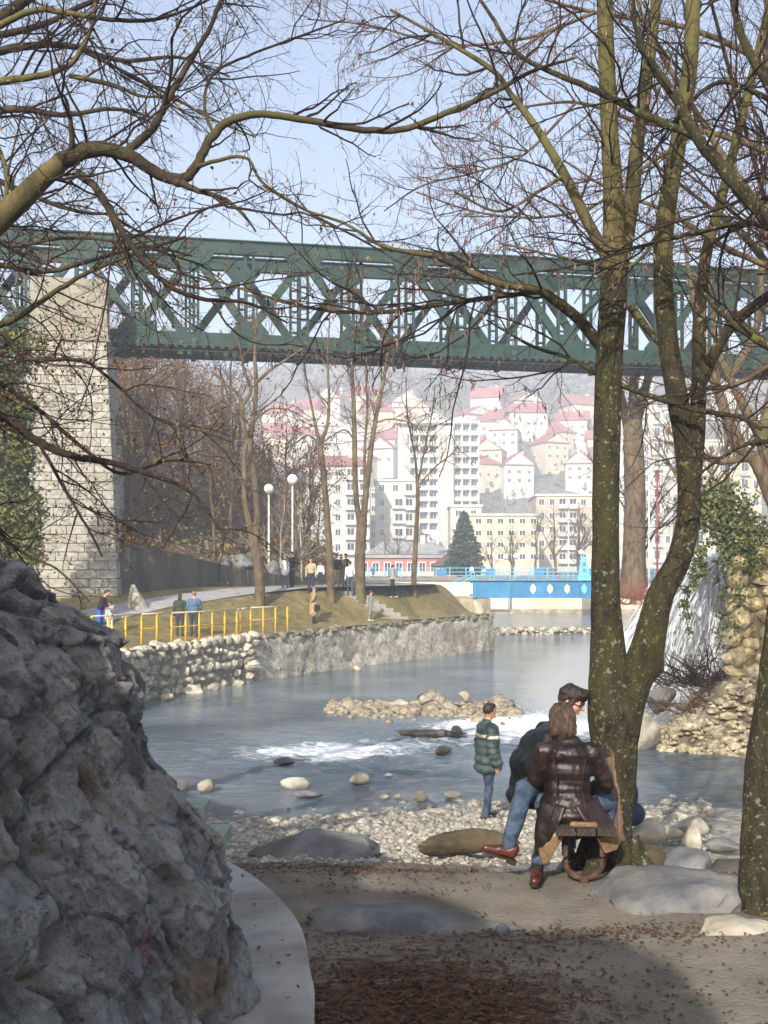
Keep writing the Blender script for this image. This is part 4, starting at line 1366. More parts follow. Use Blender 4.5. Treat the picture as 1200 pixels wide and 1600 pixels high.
def plain_block(name, label, px0, px1, pyt, pyb, d, depth, floors, bays, wall, roof='flat', roofmat=None, rz=0.0, winw=1.3, balc=(), foot=14):
    o, w, h = bld(name, label, px0, px1, pyt, pyb, d, depth, rz=rz)
    MB().box(-w / 2, w / 2, 0, depth, -foot, h).build('wall', wall, o)
    fh = h / floors
    for f in range(floors):
        for b in range(bays):
            x = -w / 2 + w * (b + .5) / bays
            if b in balc:
                MB().box(x - w / bays * .42, x + w / bays * .42, -1.1, -.003, f * fh + .15, f * fh + .30).box(x - w / bays * .42, x + w / bays * .42, -1.1, -1.0, f * fh + .303, f * fh + 1.15).build('balcony', M_shade, o)
                win(o, x, -.05, f * fh + fh * .55, min(winw * 1.3, w / bays * .7), fh * .62)
            else:
                win(o, x, -.05, f * fh + fh * .55, min(winw, w / bays * .62), fh * .5)
    if roof == 'flat':
        MB().box(-w / 2 - .3, w / 2 + .3, -.3, depth + .3, h + .003, h + .45).build('roof', roofmat or M_shade, o)
    else:
        rh = roof
        mb = MB(); e = .5
        mb.add([(-w / 2 - e, -e, h), (w / 2 + e, -e, h), (w / 2 + e, depth + e, h), (-w / 2 - e, depth + e, h), (-w / 2 + rh, depth / 2, h + rh), (w / 2 - rh, depth / 2, h + rh)],
               [(0, 1, 5, 4), (2, 3, 4, 5), (1, 2, 5), (3, 0, 4), (3, 2, 1, 0)])
        r = mb.build('roof', roofmat or M_roof_red, o)
        MB().box(w * .15, w * .15 + .8, depth * .4, depth * .4 + .8, h, h + rh + 1).build('chimney', M_pl_white, r)
    return o, w, h

# --- the tall tower block with stacked balconies
tw, w, h = bld('tower_block', 'tall pale concrete apartment tower with stacked balconies and gabled top', 622, 748, 662, 868, 283, 16, 'building')
NF = 12; fh = h / NF
D_ = 1.3
MB().box(-w / 2, w / 2, D_, 16, -8, h).build('wall', M_pl_grey, tw)
X = lambda px: (px - 685.0) * 283 / F
# plain vertical panels
MB().box(X(622), X(639), -.1, D_ - .003, -8, h - fh * .7).build('side_panel', M_pl_white, tw)
cc = MB().box(X(686), X(708), -1.6, D_ - .003, -8, h - .8).build('stair_shaft', M_pl_white, tw)
for f in range(NF):
    MB().box(X(686) - .03, X(708) + .03, -1.64, -1.605, f * fh + .02, f * fh + .09).build('panel_joint', M_shade, cc)
for (x0, x1, bays) in ((X(640), X(685), 3), (X(709), X(748), 3)):
    for f in range(NF + 1):
        MB().box(x0, x1, 0, D_ - .003, f * fh - .12, f * fh + .12).build('floor_slab', M_shade, tw)
    for b in range(bays + 1):
        xx = x0 + (x1 - x0) * b / bays
        MB().box(xx - .13, xx + .13, -.12, D_ - .005, .0, h + (.9 if x0 > 0 else 0)).build('fin', M_frame, tw)
    for f in range(NF):
        for b in range(bays):
            xa = x0 + (x1 - x0) * b / bays + .15; xb = x0 + (x1 - x0) * (b + 1) / bays - .15
            MB().box(xa, xb, -.02, .1, f * fh + .123, f * fh + 1.05).build('parapet', M_shade if (f + b) % 5 else M_pl_white, tw)
            win(tw, .5 * (xa + xb), D_ - .06, f * fh + 1.55, min(1.7, (xb - xa) * .8), 2.0)
MB().box(-w / 2 - .2, w / 2 + .2, -.3, 16.2, h + .125, h + .5).build('roof', M_shade, tw)
mb = MB(); gx0, gx1 = X(655), X(702)
mb.prism([(gx0, .5, h + .51), (gx1, .5, h + .51), (.5 * (gx0 + gx1), .5, h + 3.3)], (0, 0, 0), (0, 9, 0)); g_ = mb.build('gable', M_pl_white, tw)
for k in range(3): win(g_, .5 * (gx0 + gx1) + (k - 1) * 1.7, .45, h + 1.3, 1.0, 1.0)
mb = MB()
for s_ in (-1, 1):
    mb.bar((.5 * (gx0 + gx1), -.2 + 5, h + 3.45), (.5 * (gx0 + gx1) + s_ * (gx1 - gx0) * .56, 4.8, h + .35), 10, .2, up=(0, 0, 1))
mb.build('gable_roof', M_shade, tw)

plain_block('apartment_block', 'grey six storey apartment block with a pink tiled roof, left of the tower', 478, 578, 728, 868, 232, 14, 6, 5, M_pl_grey, 3.0, M_roof_red, balc=(3, 4))
o, w_, h_ = plain_block('apartment_block', 'stepped grey apartment block with white framed bay windows beside the tower', 586, 650, 752, 868, 246, 12, 5, 3, M_pl_grey, balc=(2,))
for f in range(4):
    bx = MB(); x = w_ * .08; z = .5 + f * h_ / 5
    bx.box(x - 1.5, x + 1.5, -1.6, -.25, z, z + 2.6)
    b_ = bx.build('bay', M_frame, o); win(b_, x, -1.65, z + 1.35, 1.9, 1.8)
plain_block('apartment_block', 'pale low apartment block peeping out between the two bank trees', 575, 628, 765, 868, 262, 12, 5, 3, M_pl_cream, balc=(1,))
plain_block('hall_building', 'long low hall with grey sheet roof behind the far quay', 575, 704, 866, 900, 168, 16, 1, 7, M_pl_white, 2.2, M_roof_gr, winw=1.6, foot=2)
o, w_, h_ = plain_block('market_building', 'low red and white building above the far railing', 560, 705, 872, 903, 150, 9, 1, 8, M_pl_rose, 'flat', M_roof_gr, foot=1)
MB().box(-w_ / 2 + .5, w_ / 2 - .5, -.25, -.08, .2, .9).build('white_band', M_pl_white, o)
plain_block('cream_building', 'sunlit cream building right of the tall tower', 722, 842, 806, 880, 214, 14, 4, 7, M_pl_cream, 'flat', M_pl_white)
plain_block('white_building', 'bright white stair building in front of the tall tower', 704, 752, 792, 880, 218, 9, 4, 2, M_pl_white)
plain_block('beige_building', 'beige flats with a faded red facade panel behind the far trees', 838, 936, 775, 882, 236, 14, 5, 6, M_pl_beige, balc=(2, 3))
plain_block('small_roofed_hut', 'small brown roofed hut behind the far railing near the spruce', 680, 722, 884, 903, 142, 5, 1, 2, M_pl_rose, 1.6, gm('brown_roof', hx('55443c'), hx('6b564a'), 1, .9), foot=1)
plain_block('apartment_block', 'pale flats seen through the branches right of the main trunk', 968, 1052, 640, 880, 300, 14, 10, 5, M_pl_white, balc=(1, 3))
plain_block('apartment_block', 'cream flats glimpsed behind the right hand trees', 1085, 1190, 690, 880, 260, 14, 7, 6, M_pl_cream, balc=(0, 4))
plain_block('apartment_block', 'low pale house block at the left between lamp and bank tree', 428, 482, 770, 868, 236, 10, 4, 3, M_pl_beige)
# satellite dish
sd = empty('satellite_dish', tuple(W(680, 838, 165)), 0, 'round white satellite dish on the hall roof', 'dish')
mb = MB(); mb.lathe([(.02, .0), (.35, .05), (.6, .18), (.72, .3), (.70, .32), (.58, .21), (.33, .09), (.02, .05)], n=18)
o = mb.build('dish', M_frame, sd, True); o.rotation_euler = (math.radians(70), 0, 0)
MB().tube([(0, .1, 0), (0, .3, -1.6)], .06, 6).build('mast', M_mortar, sd)

# --- houses on the hillside
def house(label, px, py, w, dep, h, roofh, wall, rz, gable=True):
    d = 330.0
    while d < 1200:
        p = W(px, py, d)
        if p.z <= far_z(p.x, p.y): break
        d += 2
    o = empty('hillside_house', (p.x, p.y, p.z), rz, label, 'house', 'houses on the hillside')
    MB().box(-w / 2, w / 2, -dep / 2, dep / 2, -5, h).build('wall', wall, o)
    mb = MB(); e = .6
    if gable:
        mb.add([(-w / 2 - e, -dep / 2 - e, h - .2), (w / 2 + e, -dep / 2 - e, h - .2), (w / 2 + e, dep / 2 + e, h - .2), (-w / 2 - e, dep / 2 + e, h - .2), (0, -dep / 2 - e, h + roofh), (0, dep / 2 + e, h + roofh)],
               [(1, 2, 5, 4), (3, 0, 4, 5), (3, 2, 1, 0), (0, 1, 4), (2, 3, 5)])
    else:
        mb.add([(-w / 2 - e, -dep / 2 - e, h - .2), (w / 2 + e, -dep / 2 - e, h - .2), (w / 2 + e, dep / 2 + e, h - .2), (-w / 2 - e, dep / 2 + e, h - .2), (-w / 2 - e, 0, h + roofh), (w / 2 + e, 0, h + roofh)],
               [(0, 1, 5, 4), (2, 3, 4, 5), (1, 2, 5), (3, 0, 4), (3, 2, 1, 0)])
    r = mb.build('roof', M_roof_red, o)
    if gable:
        mb = MB(); mb.prism([(-w / 2 + .1, -dep / 2 - e - .05, h), (w / 2 - .1, -dep / 2 - e - .05, h), (0, -dep / 2 - e - .05, h + roofh - .5)], (0, 0, 0), (0, .04, 0)); mb.build('gable_wall', wall, o)
    MB().box(w * .22, w * .22 + .9, .5, 1.4, h, h + roofh + .8).build('chimney', M_pl_white, r)
    for f in range(max(1, int(h / 3))):
        for b in range(3):
            win(o, -w / 2 + w * (b + .5) / 3, -dep / 2 - .06, 1.6 + f * 3, 1.4, 1.4)
    return o
rngh = random.Random(8)
HS = [(522, 650, 'rose roofed house high between the bank trees'), (548, 705, 'house with a broad red roof below the others, between the trunks'), (472, 712, 'cream house at the left edge of the town slope'),
      (500, 685, 'cream gabled house left of the fork tree'), (604, 728, 'white gabled house just left of the tower'), (588, 668, 'small house high behind the fork of the bank tree'),
      (632, 655, 'house half hidden above the tower roof, left side'), (790, 702, 'white gabled house right of the tower'), (822, 672, 'large cream house with big red roof right of the tower'),
      (766, 735, 'red roofed house touching the right edge of the tower'), (858, 722, 'house with a long red roof near the main trunk'), (895, 690, 'high house just left of the main trunk'),
      (805, 760, 'lower red roofed house above the cream building'), (1000, 620, 'pale house high between the two trunks'), (1075, 660, 'red roofed house seen right of the leaning stem'),
      (1130, 640, 'house with rose roof at the upper right of the slope'), (1175, 690, 'pale house at the right margin of the slope'), (445, 672, 'topmost house at the left of the slope'),
      (905, 755, 'dark red roofed house low beside the main trunk'), (570, 745, 'small gabled house low between the bank trees')]
for i, (px, py, lb_) in enumerate(HS):
    big = 1.35 if i in (8, 1) else 1.0
    house(lb_, px, py, rngh.uniform(9, 13) * big, rngh.uniform(9, 12), rngh.uniform(5.5, 7.5), rngh.uniform(3.2, 4.6), rngh.choice((M_pl_white, M_pl_white, M_pl_cream)), rngh.uniform(-.5, .5), gable=(i % 3 != 2))

rngh = random.Random(19)
for i in range(34):
    px = rngh.uniform(430, 1190); py = rngh.uniform(640, 770)
    o_ = house('small red roofed house among many on the hazy slope', px, py, rngh.uniform(8, 13), rngh.uniform(8, 11), rngh.uniform(4, 6.5), rngh.uniform(3.0, 4.8), rngh.choice((M_pl_white, M_pl_cream, M_pl_beige, M_pl_grey)), rngh.uniform(-.7, .7), gable=rngh.random() < .35)
    o_['group'] = 'scattered houses on the hazy slope'

# --- bare woods on the far hill: one mass of twig tufts
rn = np.random.default_rng(4)
n = 45000
px = rn.uniform(-150, 1350, n); dd = rn.uniform(345, 900, n)
P = np.stack([(px - 600) * dd / F, dd, np.zeros(n)], 1)
keep = np.array([noise.noise(Vector((p[0] * .012, p[1] * .012, 0))) > -.12 for p in P]); P = P[keep]
P[:, 2] = [far_z(p[0], p[1]) for p in P]
P[:, 2] += rn.uniform(1, 6, len(P))
M_wood = gm('bare_woods', hx('55504a'), hx('7d746a'), .05, .95, world=True)
hw_ = leaf_cloud('hillside_wood', P, 1.5, rn, M_wood, None, np.zeros(3), 'stuff', 1.3)
tag(hw_, 'hazy bare woods covering the far hillside', 'woods')

# --- globe lamps
M_globe = gm('white_lamp_globe', hx('e4e4e0'), hx('f0f0ec'), 2, .3)
def globe_lamp(px, py_top, py_base, d, r, label, arm=0):
    zt = WZ(py_top, d); zb = WZ(py_base, d)
    o = empty('street_lamp', (WX(px, d), d, zb), 0, label, 'lamp', 'globe lamps')
    H = zt - zb
    MB().tube([(0, 0, -.5), (0, 0, H * .5), (0, 0, H)], [.075, .06, .045], 8).build('pole', M_frame, o, True)
    bm = bmesh.new(); bmesh.ops.create_uvsphere(bm, u_segments=18, v_segments=12, radius=r)
    me = bpy.data.meshes.new('globe'); bm.to_mesh(me); bm.free()
    me.polygons.foreach_set('use_smooth', np.ones(len(me.polygons), dtype=bool))
    link('globe', me, M_globe, o, (0, 0, H + r * .95))
    MB().lathe([(.10, -.06), (.13, 0), (.10, .05)], (0, 0, H), 10).build('collar', M_mortar, o)
    return o
globe_lamp(457, 757, 900, 60, .29, 'white globe lamp on a tall white pole by the promenade')
globe_lamp(420, 771, 900, 60, .27, 'second globe lamp half hidden behind the forked bank tree')
for k, (px, py, pb, l_) in enumerate(((888, 812, 905, 'plain tall lamp post near the blue tower'), (790, 874, 900, 'small far globe lamp above the railing, left of a close pair'), (806, 873, 900, 'small far globe lamp above the railing, right of a close pair'), (908, 867, 900, 'far globe lamp right beside the blue tower'))):
    globe_lamp(px, py, pb, 138, .35 if k else .2, l_)
# ================================================================== trees
def G(pts, dia):
    """guide limb: [(px, py, d)], diameters in photo pixels at each point (interpolated)"""
    P = [W(*p) for p in pts]
    dm = np.interp(np.linspace(0, 1, len(pts)), np.linspace(0, 1, len(dia)), dia)
    return P, [max(.003, .5 * k * p[2] / F) for k, p in zip(dm, pts)]

# cfg rows: (per metre, length, segs, wobble, up, max radius, t0)
TW_NEAR = [(1.7, 1.25, 8, .17, .02, .016, .12), (4.2, .55, 6, .20, .02, .0065, .1), (7.5, .22, 4, .26, .0, .0032, .1)]
def tips(out, lv, rng, n, spread=.0):
    src = [b for L in out[lv:] for b in L[0:]]
    idx = rng.integers(0, len(src), n)
    P = np.array([src[i][0][int(rng.integers(1, len(src[i][0])))] for i in idx])
    return P + rng.normal(size=P.shape) * spread

def catkins(root, out, b, rng, n, mat, ln=.05, name='catkins', sel=None):
    P = tips(out, 1, rng, n * 3)
    if sel is not None: P = np.array([p for p in P if sel(p)])
    P = P[:n]
    Ls = ln * rng.uniform(.6, 1.4, len(P))
    brs = [(np.array([p, p + [rng.normal() * .004, rng.normal() * .004, -l * .5], p + [rng.normal() * .008, rng.normal() * .008, -l]]), np.array([.002, .0055, .003])) for p, l in zip(P, Ls)]
    V, Q = batch_tubes(brs, 4)
    o = link(name, mesh_np(name, V - b, Q, True), mat, root); o['kind'] = 'stuff'

# ---- main two-stemmed tree by the bench
DT = 8.45
g = []
g.append(G([(957, 1420, DT), (958, 1370, DT), (955, 1290, DT), (962, 1210, DT), (957, 1120, DT), (952, 1060, DT), (948, 980, DT), (946, 860, DT), (948, 700, DT), (952, 560, DT), (958, 470, DT), (960, 400, DT), (958, 300, DT), (952, 200, DT), (948, 100, DT - .1), (944, -20, DT - .1), (940, -160, DT)], [88, 72, 64, 64, 78, 66, 48, 42, 42, 42, 43, 39, 31, 27, 26, 24, 18]))
g.append(G([(968, 1160, DT), (985, 1080, DT), (1012, 1010, DT - .05), (1032, 930, DT - .1), (1062, 870, DT - .15), (1077, 790, DT - .2), (1072, 700, DT - .2), (1058, 620, DT - .2), (1045, 540, DT - .2), (1036, 440, DT - .2), (1040, 340, DT - .2), (1060, 220, DT - .2), (1078, 100, DT - .2), (1084, -20, DT - .2), (1090, -150, DT)], [56, 56, 50, 42, 38, 36, 35, 33, 31, 30, 29, 26, 24, 21, 16]))
g.append(G([(1078, 770, DT - .2), (1088, 680, DT - .25), (1092, 600, DT - .3), (1093, 500, DT - .35), (1103, 400, DT - .35), (1125, 320, DT - .35), (1150, 220, DT - .3), (1180, 100, DT - .3), (1205, -10, DT - .3)], [30, 27, 23, 20, 18, 15, 14, 13, 10]))
g.append(G([(1092, 605, DT - .3), (1115, 555, DT - .35), (1142, 510, DT - .4), (1190, 470, DT - .5), (1240, 440, DT - .6)], [20, 19, 18, 16, 12]))
g.append(G([(968, 420, DT), (985, 330, DT + .1), (996, 220, DT + .1), (1014, 100, DT + .15), (1026, -10, DT + .2), (1032, -120, DT + .2)], [27, 24, 22, 18, 16, 12]))
g.append(G([(950, 405, DT), (920, 350, DT + .1), (880, 270, DT + .15), (838, 200, DT + .2), (800, 150, DT + .25), (770, 110, DT + .3), (690, 60, DT + .4), (610, 15, DT + .5)], [19, 17, 15, 12, 9, 8, 6, 4]))
g.append(G([(938, 540, DT), (905, 500, DT - .1), (868, 470, DT - .2), (838, 452, DT - .3), (785, 445, DT - .35), (738, 427, DT - .4), (680, 402, DT - .45), (600, 385, DT - .5), (540, 350, DT - .5), (470, 325, DT - .5), (410, 290, DT - .5)], [19, 18, 16, 13, 11, 10, 8, 6, 4.5, 3.5, 2.5]))
g.append(G([(845, 455, DT - .3), (790, 462, DT - .2), (700, 474, DT - .1), (610, 487, DT), (540, 487, DT + .1), (470, 478, DT + .1), (390, 455, DT + .2), (310, 430, DT + .2)], [9, 8, 7.5, 7, 6, 5, 4, 2.5]))
g.append(G([(985, 480, DT), (1005, 505, DT - .1), (1025, 530, DT - .15), (1040, 545, DT - .2)], [12, 11, 10, 9]))
g.append(G([(940, 590, DT), (890, 560, DT + .1), (830, 540, DT + .2), (760, 500, DT + .3)], [7, 6, 5, 3]))
g.append(G([(965, 600, DT), (1020, 620, DT - .3), (1085, 640, DT - .5), (1150, 650, DT - .7), (1190, 670, DT - .8)], [9, 9, 8, 7, 6]))
g.append(G([(880, 275, DT + .15), (840, 300, DT), (780, 330, DT - .2), (710, 300, DT - .3)], [6, 5, 4, 3]))
g.append(G([(1040, 340, DT - .2), (1005, 400, DT - .4), (960, 420, DT - .5), (870, 400, DT - .6), (780, 380, DT - .7)], [7, 6, 5, 4, 2.5]))
cfgm = [(5.5, 1.2, 8, .16, .03, .011, .18), (9, .52, 6, .2, .03, .0046, .1), (12, .2, 4, .26, .0, .0025, .1)]
main, out, b = tree_thing('riverside_tree', 'two stemmed mossy tree with a scarred trunk right beside the bench', g, cfgm, 3, M_bark, M_twig, sides=28, dens=14, wob=.0, t0s={0: .62, 1: .62, 2: .3, 8: 1})
# young yellowish bark above head height, its sunlit brightness painted in
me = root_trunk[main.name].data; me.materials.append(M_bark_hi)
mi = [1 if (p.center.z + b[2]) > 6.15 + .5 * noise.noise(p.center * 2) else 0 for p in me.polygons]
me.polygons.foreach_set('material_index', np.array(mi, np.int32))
rn = np.random.default_rng(7)
catkins(main, out, b, rn, 900, M_catkin, .045, sel=lambda p: p[0] < 1.8)
# swellings of the lower trunk
def swell(c):
    z = c.z + b[2]
    f = 1.0 if z < 3.6 else max(0.15, (5.2 - z) / 1.6)
    v = .011 * noise.fractal(Vector((c.x * 4, c.y * 4, c.z * 2.2)), .9, 2.1, 3)
    return f * v + .055 * math.exp(-((c.x + b[0] - WX(1034, DT)) ** 2 + (z - WZ(1045, DT)) ** 2) / .006)
displace(me, swell)
# bare wood scar, lichen patches, burr
M_scar = gm('bare_wood_scar', hx('8f6a52'), hx('b99678'), 9, .8, .5, 20, stretch=(1, 1, .3))
sc_pts = [(950, 1150, 6), (955, 1195, 15), (962, 1250, 22), (968, 1295, 19), (974, 1340, 12), (978, 1385, 5)]
nv = len(me.vertices); co = np.empty(nv * 3); me.vertices.foreach_get('co', co); co = co.reshape(-1, 3) + b
no = np.empty(nv * 3); me.vertices.foreach_get('normal', no); no = no.reshape(-1, 3)
px_ = 600 + co[:, 0] / co[:, 1] * F; py_ = HOR - (co[:, 2] - CAMZ) / co[:, 1] * F
cx_ = np.interp(py_, [q[1] for q in sc_pts], [q[0] for q in sc_pts]); hw = np.interp(py_, [q[1] for q in sc_pts], [q[2] for q in sc_pts]) * .5
sv = np.clip(1.0 - np.abs(px_ - cx_) / (1.35 * hw), 0, 1) * (no[:, 1] < 0) * (py_ > 1140) * (py_ < 1390)
at_ = me.attributes.new('scar', 'FLOAT', 'POINT'); at_.data.foreach_set('value', sv.astype(np.float32))
def scar_layer(m):
    nt = m.node_tree; N = nt.nodes; L = nt.links
    p = [n for n in N if n.type == 'BSDF_PRINCIPLED'][0]; src = p.inputs['Base Color'].links[0].from_socket
    at = N.new('ShaderNodeAttribute'); at.attribute_name = 'scar'
    tc = N.new('ShaderNodeTexCoord'); n = N.new('ShaderNodeTexNoise'); n.inputs['Scale'].default_value = 16; n.inputs['Detail'].default_value = 6; L.new(tc.outputs['Object'], n.inputs[0])
    ad = N.new('ShaderNodeMath'); ad.operation = 'ADD'; L.new(at.outputs['Fac'], ad.inputs[0]); L.new(n.outputs['Fac'], ad.inputs[1])
    r = N.new('ShaderNodeMapRange'); r.inputs['From Min'].default_value = .96; r.inputs['From Max'].default_value = 1.06; L.new(ad.outputs[0], r.inputs[0])
    mp = N.new('ShaderNodeMapping'); mp.inputs['Scale'].default_value = (40, 40, 4); L.new(tc.outputs['Object'], mp.inputs[0])
    n2 = N.new('ShaderNodeTexNoise'); n2.inputs['Scale'].default_value = 1; n2.inputs['Detail'].default_value = 5; L.new(mp.outputs[0], n2.inputs[0])
    cr = N.new('ShaderNodeValToRGB'); e = cr.color_ramp.elements; e[0].position = .35; e[1].position = .65; e[0].color = (*hx('56443a'), 1); e[1].color = (*hx('866b58'), 1); L.new(n2.outputs['Fac'], cr.inputs[0])
    mx = N.new('ShaderNodeMix'); mx.data_type = 'RGBA'; L.new(r.outputs[0], mx.inputs[0]); L.new(src, mx.inputs[6]); L.new(cr.outputs[0], mx.inputs[7]); L.new(mx.outputs[2], p.inputs['Base Color'])
M_bark_sc = M_bark.copy(); M_bark_sc.name = 'bark_mossy_scarred'; scar_layer(M_bark_sc)
me.materials[0] = M_bark_sc
# root flare
for k, (ax, ay, l) in enumerate(((-.5, -.5, .42), (.55, -.35, .5), (.2, .6, .5), (-.6, .4, .45), (.1, -.7, .35))):
    p0 = Vector((b[0] + ax * .2, b[1] + ay * .2, near_z(b[0], b[1]) + .28)); p1 = Vector((b[0] + ax * l, b[1] + ay * l, near_z(b[0] + ax * l, b[1] + ay * l) + .02)); p2 = p1 + Vector((ax, ay, -.5)) * .3
    bb = Vector(b)
    MB().tube([p0 - bb, (p0 + p1) / 2 - bb - Vector((0, 0, .06)), p1 - bb, p2 - bb], [.10, .085, .055, .02], 8).build('root', M_bark, main, True)

# ---- tree at the right margin
DR = 7.3
g = [G([(1190, 1470, DR), (1188, 1420, DR), (1186, 1330, DR), (1192, 1200, DR), (1210, 1080, DR), (1226, 950, DR), (1240, 800, DR), (1252, 600, DR), (1262, 420, DR), (1270, 200, DR), (1276, 0, DR), (1272, -200, DR), (1280, -420, DR)], [90, 72, 58, 56, 54, 52, 48, 44, 40, 34, 26, 16, 5]),
     G([(1268, 430, DR), (1200, 345, DR), (1145, 283, DR), (1088, 213, DR), (1048, 140, DR), (1006, 80, DR), (984, -10, DR), (970, -100, DR)], [24, 22, 20, 18, 15, 12, 10, 8]),
     G([(1090, 215, DR), (1020, 185, DR + .1), (950, 150, DR + .2), (885, 122, DR + .3), (810, 85, DR + .4), (770, 30, DR + .5), (735, -30, DR + .6)], [13, 12, 11, 9, 7, 6, 4]),
     G([(1250, 560, DR), (1190, 535, DR), (1140, 500, DR + .1), (1095, 455, DR + .2)], [16, 13, 10, 7]),
     G([(1262, 400, DR), (1180, 350, DR + .2), (1080, 365, DR + .3), (1000, 385, DR + .4), (900, 415, DR + .5), (800, 430, DR + .6)], [12, 9, 8, 6, 4, 3]),
     G([(1268, 300, DR), (1215, 160, DR), (1160, 60, DR + .1), (1140, -40, DR + .2)], [20, 16, 12, 9]),
     G([(1215, 160, DR), (1120, 130, DR), (1040, 210, DR + .2), (1000, 300, DR + .3)], [9, 7, 5, 3]),
     G([(1240, 700, DR), (1180, 690, DR + .1), (1120, 720, DR + .3), (1060, 770, DR + .5)], [9, 7, 5, 3])]
rt, out, b2 = tree_thing('riverside_tree', 'dark tree trunk cut by the right edge of the picture', g, cfgm, 12, M_bark, M_twig, sides=14, t0s={0: .5})
catkins(rt, out, b2, np.random.default_rng(8), 350, M_catkin, .04)

# ---- left tree whose limb arches over the middle of the picture
DL = 7.6
g = [G([(-560, 1180, DL + .5), (-480, 900, DL + .4), (-380, 700, DL + .2), (-250, 560, DL), (-120, 450, DL), (0, 343, DL), (60, 285, DL), (110, 245, DL), (165, 232, DL), (210, 248, DL), (255, 275, DL), (290, 278, DL), (312, 250, DL), (330, 215, DL), (362, 188, DL), (410, 179, DL), (480, 188, DL), (570, 203, DL), (640, 200, DL), (700, 175, DL), (770, 145, DL), (830, 112, DL), (900, 90, DL)],
       [150, 130, 100, 70, 48, 37, 32, 27, 23, 20, 18, 16, 15, 14, 12.5, 11, 10.5, 10, 9.5, 9, 8, 6, 4]),
     G([(262, 278, DL), (310, 298, DL - .1), (352, 312, DL - .2), (380, 335, DL - .3), (400, 362, DL - .3)], [14, 9, 7, 5, 3]),
     G([(195, 238, DL), (225, 215, DL + .1), (248, 185, DL + .2), (265, 150, DL + .2), (300, 90, DL + .3), (330, 40, DL + .3), (350, -20, DL + .4)], [14, 13, 12, 11, 9, 7, 5]),
     G([(110, 250, DL), (112, 210, DL - .1), (105, 160, DL - .2), (90, 140, DL - .3)], [10, 8, 5, 3]),
     G([(122, 270, DL), (155, 300, DL - .2), (180, 345, DL - .4), (210, 390, DL - .5), (255, 440, DL - .5), (310, 466, DL - .5), (390, 474, DL - .5), (450, 505, DL - .5)], [13, 12, 11, 9, 8, 7, 5, 3]),
     G([(-330, 640, DL + .2), (-250, 330, DL + .5), (-140, 120, DL + .9), (-60, 60, DL + 1), (0, 40, DL + .8), (60, 15, DL + .7), (150, 28, DL + .7), (230, 32, DL + .7), (300, 12, DL + .8), (360, -20, DL + .9)], [34, 28, 20, 14, 11, 9, 7, 6, 4, 3]),
     G([(-300, 600, DL + .1), (-200, 300, DL + .3), (-80, 150, DL + .6), (0, 128, DL + .6), (60, 118, DL + .6), (110, 100, DL + .7), (140, 50, DL + .7), (152, -20, DL + .8)], [30, 22, 15, 12, 10, 8, 7, 5]),
     G([(110, 118, DL + .7), (180, 134, DL + .7), (220, 150, DL + .7), (280, 150, DL + .6)], [8, 7, 4, 3]),
     G([(-120, 450, DL), (-50, 400, DL + .1), (0, 330, DL + .3), (12, 285, DL + .3), (0, 235, DL + .4), (-30, 190, DL + .5)], [12, 10, 8, 6, 5]),
     G([(335, 212, DL), (320, 170, DL + .2), (330, 120, DL + .3), (380, 90, DL + .3), (460, 60, DL + .2), (540, 30, DL + .1)], [6, 5, 5, 4, 3.5, 2.5]),
     G([(300, 262, DL), (380, 245, DL - .2), (410, 285, DL - .3), (480, 330, DL - .4), (560, 372, DL - .5), (600, 395, DL - .5)], [7, 5, 4.5, 4, 3.5, 2.5])]
cfgl = [(5.0, 1.25, 8, .17, .015, .011, .12), (7.2, .52, 6, .22, .01, .0045, .1), (9.5, .2, 4, .27, .0, .0026, .1)]
lt, out, b3 = tree_thing('overhanging_tree', 'left hand tree whose bent olive limb arches across the sky', g, cfgl, 21, M_bark_dark, M_twig, sides=12, t0s={0: .42})
me = root_trunk[lt.name].data; me.materials.append(M_bark_hi)  # left end of the limb painted in the olive sunlit tone
mi = [1 if (p.center.x + b3[0]) < WX(100, DL) + .1 * noise.noise(p.center * 6) else 0 for p in me.polygons]
me.polygons.foreach_set('material_index', np.array(mi, np.int32))
rn = np.random.default_rng(17)
leaf_cloud('dry_leaves', tips(out, 1, rn, 900, .02), .020, rn, M_leaf_dry, lt, b3, 'stuff', 1.7, .4)

